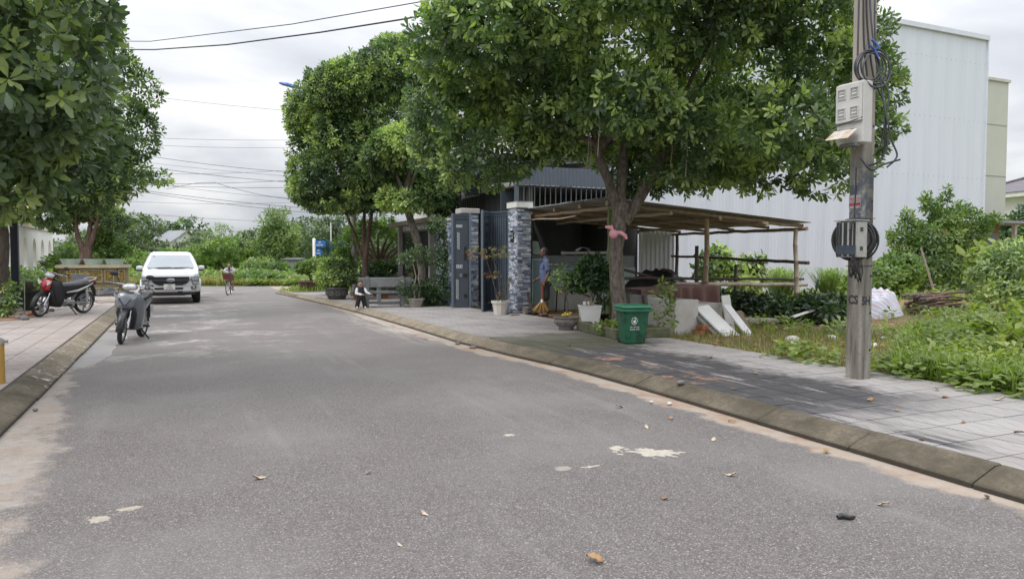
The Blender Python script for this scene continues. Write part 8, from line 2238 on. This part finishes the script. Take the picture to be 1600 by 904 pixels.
# ---- the toddler at the bench
kid = thing('person', 'small boy in black tracksuit with white sleeves leaning on the end of the stone bench', 'person', (-4.12, 20.05, WALK), .25)
ch = []
fin = head(kid, ch, (-.01, -.02, .655), .88, m_skin_l, m_hair_b, yaw=-.35, tilt=-.2, nod=.25, hairline=.30)
ch += [('tube', [(0, .0, .52), (0, -.005, .58)], [.04, .036]), ('tube', [(0, .01, .30), (0, 0, .40), (0, 0, .51)], [.085, .088, .075], .8), ('ball', (0, 0, .52), (.10, .05, .04))]
Ls_, Le_, Lw_ = (.10, 0, .515), (.155, -.05, .42), (.24, -.06, .385)
Rs_, Re_, Rw_ = (-.10, 0, .515), (-.13, -.04, .40), (.02, -.125, .37)
for a_, b_, c__ in ((Ls_, Le_, Lw_), (Rs_, Re_, Rw_)): ch += [('tube', [a_, b_], [.033, .028]), ('tube', [b_, c__], [.028, .021])]
hand(ch, Lw_, (1, 0, -.15), (0, 0, -1), .55, .4, 1); hand(ch, Rw_, (1, -.1, .05), (0, .2, -1), .55, .4, -1)
for s_ in (-1, 1): ch += [('tube', [(s_ * .05, .01, .30), (s_ * .075, 0, .17), (s_ * .095, .01, .05)], [.055, .045, .035])]
skin_body('body', ch, m_skin_l, kid, .007, 2); fin()
ch = [('tube', [(0, .01, .26), (0, 0, .40), (0, 0, .51)], [.108, .104, .088], .82), ('ball', (0, 0, .522), (.112, .06, .04)), ('tube', [(0, 0, .53), (0, -.003, .565)], [.055, .05])]
skin_body('jacket', ch, m_blackcl, kid, .008, 3)
for a_, b_, c__ in ((Ls_, Le_, Lw_), (Rs_, Re_, Rw_)): skin_body('sleeve', [('tube', [a_, b_], [.044, .038]), ('tube', [b_, Vector(b_).lerp(Vector(c__), .86)], [.038, .031])], m_shirt_w, kid, .007, 3)
ch = [('tube', [(0, .01, .24), (0, .01, .34)], [.11, .10], .85)]
for s_ in (-1, 1): ch += [('tube', [(s_ * .052, .01, .29), (s_ * .082, 0, .16), (s_ * .105, .01, .045)], [.068, .062, .062])]
skin_body('trousers', ch, m_blackcl, kid, .008, 3)
for s_ in (-1, 1): skin_body('shoe', [('tube', [(s_ * .105, .035, .026), (s_ * .112, -.06, .022)], [.030, .028], 1.1)], m_shirt_w, kid, .007, 2)

# ---- the boy on the bicycle (built in the bicycle's own frame)
boy = thing('person', 'schoolboy in white shirt with dark red scarf riding the bicycle', 'person', (-11.27, 29.23, 0), rad(15.7))
ch = []
fin = head(boy, ch, (0, .40, 1.17), .92, m_skin_l, m_hair_b, nod=.08, hairline=.35)
ch += [('tube', [(0, .47, 1.0), (0, .43, 1.1)], [.042, .038]), ('tube', [(0, .66, .76), (0, .60, .86), (0, .50, 1.02)], [.105, .10, .085], .85), ('ball', (0, .48, 1.03), (.125, .055, .045))]
for s_ in (-1, 1):
    sh, el, wr = (s_ * .13, .47, 1.02), (s_ * .27, .42, .93), (s_ * .245, .36, .965)
    el = (s_ * .25, .46, .86); wr = (s_ * .235, .31, .985)
    ch += [('tube', [sh, el], [.036, .03]), ('tube', [el, wr], [.03, .022])]; hand(ch, wr, (0, -1, -.1), (0, 0, -1), .7, .9, -s_)
    kn, an = ((.12, .36, .52), (.115, .56, .25)) if s_ > 0 else ((-.12, .30, .66), (-.115, .40, .47))
    ch += [('tube', [(s_ * .07, .63, .77), kn], [.068, .05]), ('tube', [kn, an], [.048, .03]), ('ball', kn, (.05, .05, .05)), ('tube', [Vector(an) + Vector((0, .03, -.02)), Vector(an) + Vector((0, -.11, -.045))], [.03, .024])]
skin_body('body', ch, m_skin_l, boy, .009, 2); fin()
ch = [('tube', [(0, .67, .77), (0, .60, .88), (0, .50, 1.03)], [.128, .12, .10], .88), ('ball', (0, .48, 1.04), (.145, .07, .045)), ('tube', [(0, .47, 1.05), (0, .45, 1.085)], [.06, .05])]
for s_ in (-1, 1): ch += [('tube', [(s_ * .13, .47, 1.02), Vector((s_ * .13, .47, 1.02)).lerp(Vector((s_ * .25, .46, .86)), .7)], [.055, .056])]
skin_body('shirt', ch, m_shirt_w, boy, .010, 3)
mb = MB(); mb.prism([(-.045, 1.085), (.045, 1.085), (.03, 1.02), (.012, 1.0), (.028, .88), (.0, .85), (-.028, .88), (-.012, 1.0), (-.03, 1.02)], .352, .372, 'y'); mb.v = [(x, y + (1.085 - z) * .28 - .005, z) for x, y, z in mb.v]; mb.build('scarf', mat('dark_red_scarf', (.05, .012, .016), .8), boy)
ch = [('tube', [(0, .66, .72), (0, .65, .82)], [.115, .115], .9)]
for s_, kn in ((1, (.12, .36, .52)), (-1, (-.12, .30, .66))): ch += [('tube', [(s_ * .07, .63, .76), Vector((s_ * .07, .63, .76)).lerp(Vector(kn), .88)], [.082, .068])]
skin_body('shorts', ch, mat('brown_shorts', (.07, .035, .03), .85), boy, .010, 3)
for s_, an in ((1, (.115, .56, .25)), (-1, (-.115, .40, .47))):
    skin_body('sandal', [('tube', [Vector(an) + Vector((0, .04, -.035)), Vector(an) + Vector((0, -.12, -.058))], [.03, .028], 1.1)], m_sandal, boy, .008, 2)
# ================================================================== MARKS AND LITTER ON THE STREET
m_cement = mat('dried_cement', (.50, .46, .39), .9, (.33, .30, .26), 22, .5, 60)
def blotch(label, u_, v_, ru, rv, seed, m=m_cement, rot=0.0, sat=6, z=.003, rough=.35):
    """a thin crust with a frayed edge and crumbs splattered round it"""
    a = MB(); g_ = random.Random(seed)
    def patch(cx, cy, rx, ry, n_, sd):
        pts = []
        for i in range(n_):
            an = 2 * PI * i / n_; d = Vector((math.cos(an), math.sin(an), sd))
            f = 1 + rough * noise.noise(d * 1.3) + rough * .7 * noise.noise(d * 4) + rough * .5 * noise.noise(d * 11)
            pts.append((cx + rx * f * math.cos(an), cy + ry * f * math.sin(an)))
        c = (cx, cy, z)
        b0 = [(x, y, -.001) for x, y in pts]; b1 = [(cx + (x - cx) * .93, cy + (y - cy) * .93, z * .8) for x, y in pts]
        a.loft([b0, b1], True, False); a.add(b1 + [c], [(i, (i + 1) % n_, n_) for i in range(n_)])
    patch(0, 0, rv, ru, 72, seed)
    for i in range(sat):
        an = g_.uniform(0, 6.28); r = g_.uniform(1.0, 1.6); s_ = g_.uniform(.04, .16)
        patch(rv * r * math.cos(an), ru * r * math.sin(an), rv * s_, ru * s_ * 1.1, 14, seed + i)
    return tag(a.build('cement_splash', m, None, R(u_, v_, 0), (0, 0, TH + rot)), label, 'splash', 'dried cement splashes on the asphalt')
blotch('large ragged splash of dried white cement on the asphalt, right of the middle', 4.68, 3.28, .10, .18, 1.3, rot=-.6, rough=.6, sat=14)
blotch('small crumb of cement just left of the large white splash', 4.9, 3.12, .05, .06, 2.9)
blotch('round beige cement spot on the asphalt left of the large splash', 4.57, 2.47, .045, .065, 4.1, mat('beige_cement', (.31, .285, .24), .9, (.25, .23, .195), 22), rough=.2, sat=0)
blotch('thin white smear between the beige spot and the large splash', 4.53, 2.68, .018, .06, 5.5, rough=.7)
blotch('tiny pale spot in the middle of the street', 5.63, 2.52, .035, .05, 6.2)
blotch('pale mark by the sandy left side of the street', 4.77, -.44, .05, .06, 7.7, mat('faint_cement', (.40, .355, .295), .9, (.30, .265, .22), 22))
blotch('second pale mark by the sandy left side, farther in', 4.9, -.30, .035, .07, 8.3, mat('faint_cement', (.40, .355, .295), .9, (.30, .265, .22), 22))
# wet patch by the left kerb, its sky reflection put into the pale colour
m_wet = mat('wet_sky_sheen', (.40, .375, .37), .28, (.30, .28, .275), 2.5, spec=.8)
a = MB(); pts = [(-1.375, 11.6), (-1.22, 11.5), (-1.05, 11.9), (-.98, 12.9), (-1.0, 14.2), (-.9, 15.4), (-1.0, 16.4), (-1.375, 16.6)]
pp = []
for i in range(len(pts)):
    p0, p1 = pts[i], pts[(i + 1) % len(pts)]
    for j in range(5):
        f = j / 5; x = p0[0] + (p1[0] - p0[0]) * f; y = p0[1] + (p1[1] - p0[1]) * f
        if x > -1.36: x += .06 * noise.noise((x * 6, y * 3, 0))
        pp.append((x, y))
a.prism(pp, -.002, .0045); o = a.build('wet_patch', m_wet, None, rot=(0, 0, TH)); tag(o, kind='structure')
# thin pale line across the street
a = MB(); P_ = [(-.6, 15.75), (.2, 16.3), (1.4, 16.36), (2.7, 16.12), (3.7, 15.5)]
rows = []
for i in range(len(P_) - 1):
    for j in range(8):
        f = j / 8; x = P_[i][0] + (P_[i + 1][0] - P_[i][0]) * f; y = P_[i][1] + (P_[i + 1][1] - P_[i][1]) * f
        w_ = .045 * (.7 + .5 * noise.noise((x * 3, y, 1)))
        rows.append([(x, y - w_, .004), (x, y + w_, .004)])
a.loft(rows, False, False); tag(a.build('street_line', mat('pale_line', (.36, .345, .335), .9, (.25, .24, .235), 14), None, rot=(0, 0, TH)), kind='structure')

# fallen leaves: a few curled shapes, each leaf laid by itself
def dry_leaf_mesh(m, seed):
    g_ = random.Random(seed); a = MB(); n1 = 7; vs, fs = [], []
    for i in range(n1 + 1):
        s_ = i / n1; w_ = .032 * math.sin(PI * min(1, s_ * .92 + .06)) ** .8; c = .02 * math.sin(s_ * 3 + seed) + .018 * s_
        for j in (-1, 0, 1):
            vs.append((w_ * j, .12 * (s_ - .5), c + abs(j) * (.010 + .012 * g_.random()) + .004))
    for i in range(n1):
        for j in range(2):
            q_ = i * 3 + j; fs.append((q_, q_ + 3, q_ + 4, q_ + 1))
    a.add(vs, fs, True); a.tube([(0, -.06, .008), (0, -.085, .012)], .0018, 4)
    return a.mesh('fallen_leaf', m)
LM = [dry_leaf_mesh(m_dry, 1), dry_leaf_mesh(m_dry, 2.5), dry_leaf_mesh(m_dry_pale, 4), dry_leaf_mesh(m_dry_pale, 5.2)]
road_leaves = [(3.08, 1.84, 0, 1.3, 'orange-brown fallen leaf nearest the bottom edge of the street'), (5.2, .47, 2, 1.2, 'pale twisted fallen leaf on the left half of the street'), (3.94, 3.43, 2, 1.0, 'pale fallen leaf on the street right of the cement splash'), (3.07, 3.85, 3, .9, 'white-edged fallen leaf on the street near the right kerb'),
               (4.07, 1.28, 2, .7, 'small pale leaf in the middle front of the street'), (5.01, 1.17, 3, .6, 'small pale leaf farther up the front of the street'), (6.2, 3.98, 3, 1.1, 'pale fallen leaf beyond the cement splash'), (5.37, 3.73, 2, .8, 'small leaf between the splash and the kerb'), (5.56, 4.13, 0, .9, 'brown leaf nearer the kerb beyond the splash'),
               (4.77, 3.97, 2, .8, 'pale leaf by the dusty gutter'), (3.72, 2.72, 1, .7, 'little brown leaf below the beige spot'), (3.68, 1.02, 2, .5, 'tiny pinkish petal leaf on the front of the street'), (5.23, 4.56, 0, .9, 'brown leaf in the gutter at the right kerb'), (4.1, 4.5, 0, 1.1, 'brown leaf farther along the right gutter'), (2.9, 4.55, 3, .9, 'leaf in the gutter nearest the right edge')]
g = random.Random(12)
for u_, v_, i, s_, lb in road_leaves:
    o = link_mesh('fallen_leaf', LM[i], None, R(u_, v_, .003), (g.uniform(-.1, .1), g.uniform(-.1, .1), g.uniform(0, 6))); o.scale = (s_ * .62,) * 3
    tag(o, lb, 'leaf', 'fallen leaves on the street')
walk_leaves = [(5.1, 7.15, 0, 1.1, 'brown leaf at the weeds edge of the right pavement'), (4.8, 6.85, 1, 1.1, 'curled brown leaf on the pavement below the creeping leaves'), (4.5, 7.2, 2, 1.2, 'pale brown leaf on the pavement at the right edge weeds'), (5.0, 6.05, 1, 1.1, 'brown leaf in the middle of the right pavement'), (4.55, 5.85, 0, .7, 'small brown leaf on the right pavement tiles'),
               (3.75, 5.1, 2, .9, 'pale leaf on the tiles near the kerb'), (4.0, 5.95, 1, .7, 'small dark leaf on the tiles right of the pole'), (3.55, 5.95, 0, 1.0, 'reddish leaf on the tiles at the right edge'), (6.0, 5.25, 1, .8, 'leaf on the clay smear by the kerb'), (6.7, 6.2, 0, .8, 'leaf on the sooty tiles'), (8.0, 6.6, 3, .8, 'pale scrap of leaf on the sooty tiles'), (10.0, 5.5, 3, .8, 'pale leaf on the mossy tiles'),
               (7.2, 7.4, 0, .9, 'brown leaf by the pole foot'), (7.8, 7.3, 0, .9, 'brown leaf on the pavement edge behind the pole'), (9.0, 7.5, 0, .8, 'brown leaf at the grass edge left of the pole')]
for u_, v_, i, s_, lb in walk_leaves:
    o = link_mesh('fallen_leaf', LM[i], None, R(u_, v_, WALK + .004), (g.uniform(-.1, .1), g.uniform(-.1, .1), g.uniform(0, 6))); o.scale = (s_ * .68,) * 3
    tag(o, lb, 'leaf', 'fallen leaves on the pavement')
n_ = 420; g_ = np.random.default_rng(21)
x, y = street_box(6.2, 12.5, 7.6, 10.5, 1.3)(g_, n_); a_ = g_.random(n_) * 6.283
V, Lp, A = leaf_arrays(np.stack([x, y, np.array([plot_zw(p_, q_) for p_, q_ in zip(x, y)]) + .03 + .05 * g_.random(n_)], 1), np.stack([np.cos(a_), np.sin(a_), g_.normal(0, .15, n_)], 1), np.stack([g_.normal(0, .4, n_), g_.normal(0, .4, n_), np.ones(n_)], 1), .07 + .05 * g_.random(n_), .035 + .02 * g_.random(n_))
tag(link_mesh('leaf_litter', arr_mesh('leaf_litter', V, 3, Lp, m_dry, A)), kind='stuff')
# black twist of rubber and broken kerb crumbs
a = MB(); a.tube([(-.05, 0, .014), (-.02, .012, .02), (.01, -.01, .016), (.05, .008, .014)], [.012, .016, .014, .01], 7); tag(a.build('rubber_scrap', m_tarp, None, R(3.0, 3.46, 0)), 'small black twisted scrap on the street near the bottom right', 'scrap')
for i, (u_, v_, s_, m_, lb) in enumerate([(6.5, 4.95, .8, m_concrete_d, 'grey mortar lump sitting on the right kerb'), (6.1, 4.52, .55, m_concrete_l, 'pale pebble in the right gutter'), (6.25, 4.40, .4, m_concrete_l, 'second pale pebble in the right gutter'), (11.3, 4.40, 1.0, m_concrete_d, 'broken kerb lump at the gap in the right kerb'), (11.9, 4.36, .8, m_concrete_d, 'smaller broken kerb lump at the gap'), (8.4, -1.30, .5, m_concrete_d, 'dark stone at the foot of the left kerb')]):
    o = link_mesh('pebble', stone_mesh(m_, 5 + i, .06 * s_), None, R(u_, v_, (WALK if v_ > 4.8 else 0) + .02), (0, 0, i)); tag(o, lb, 'stone', 'small stones along the kerbs')
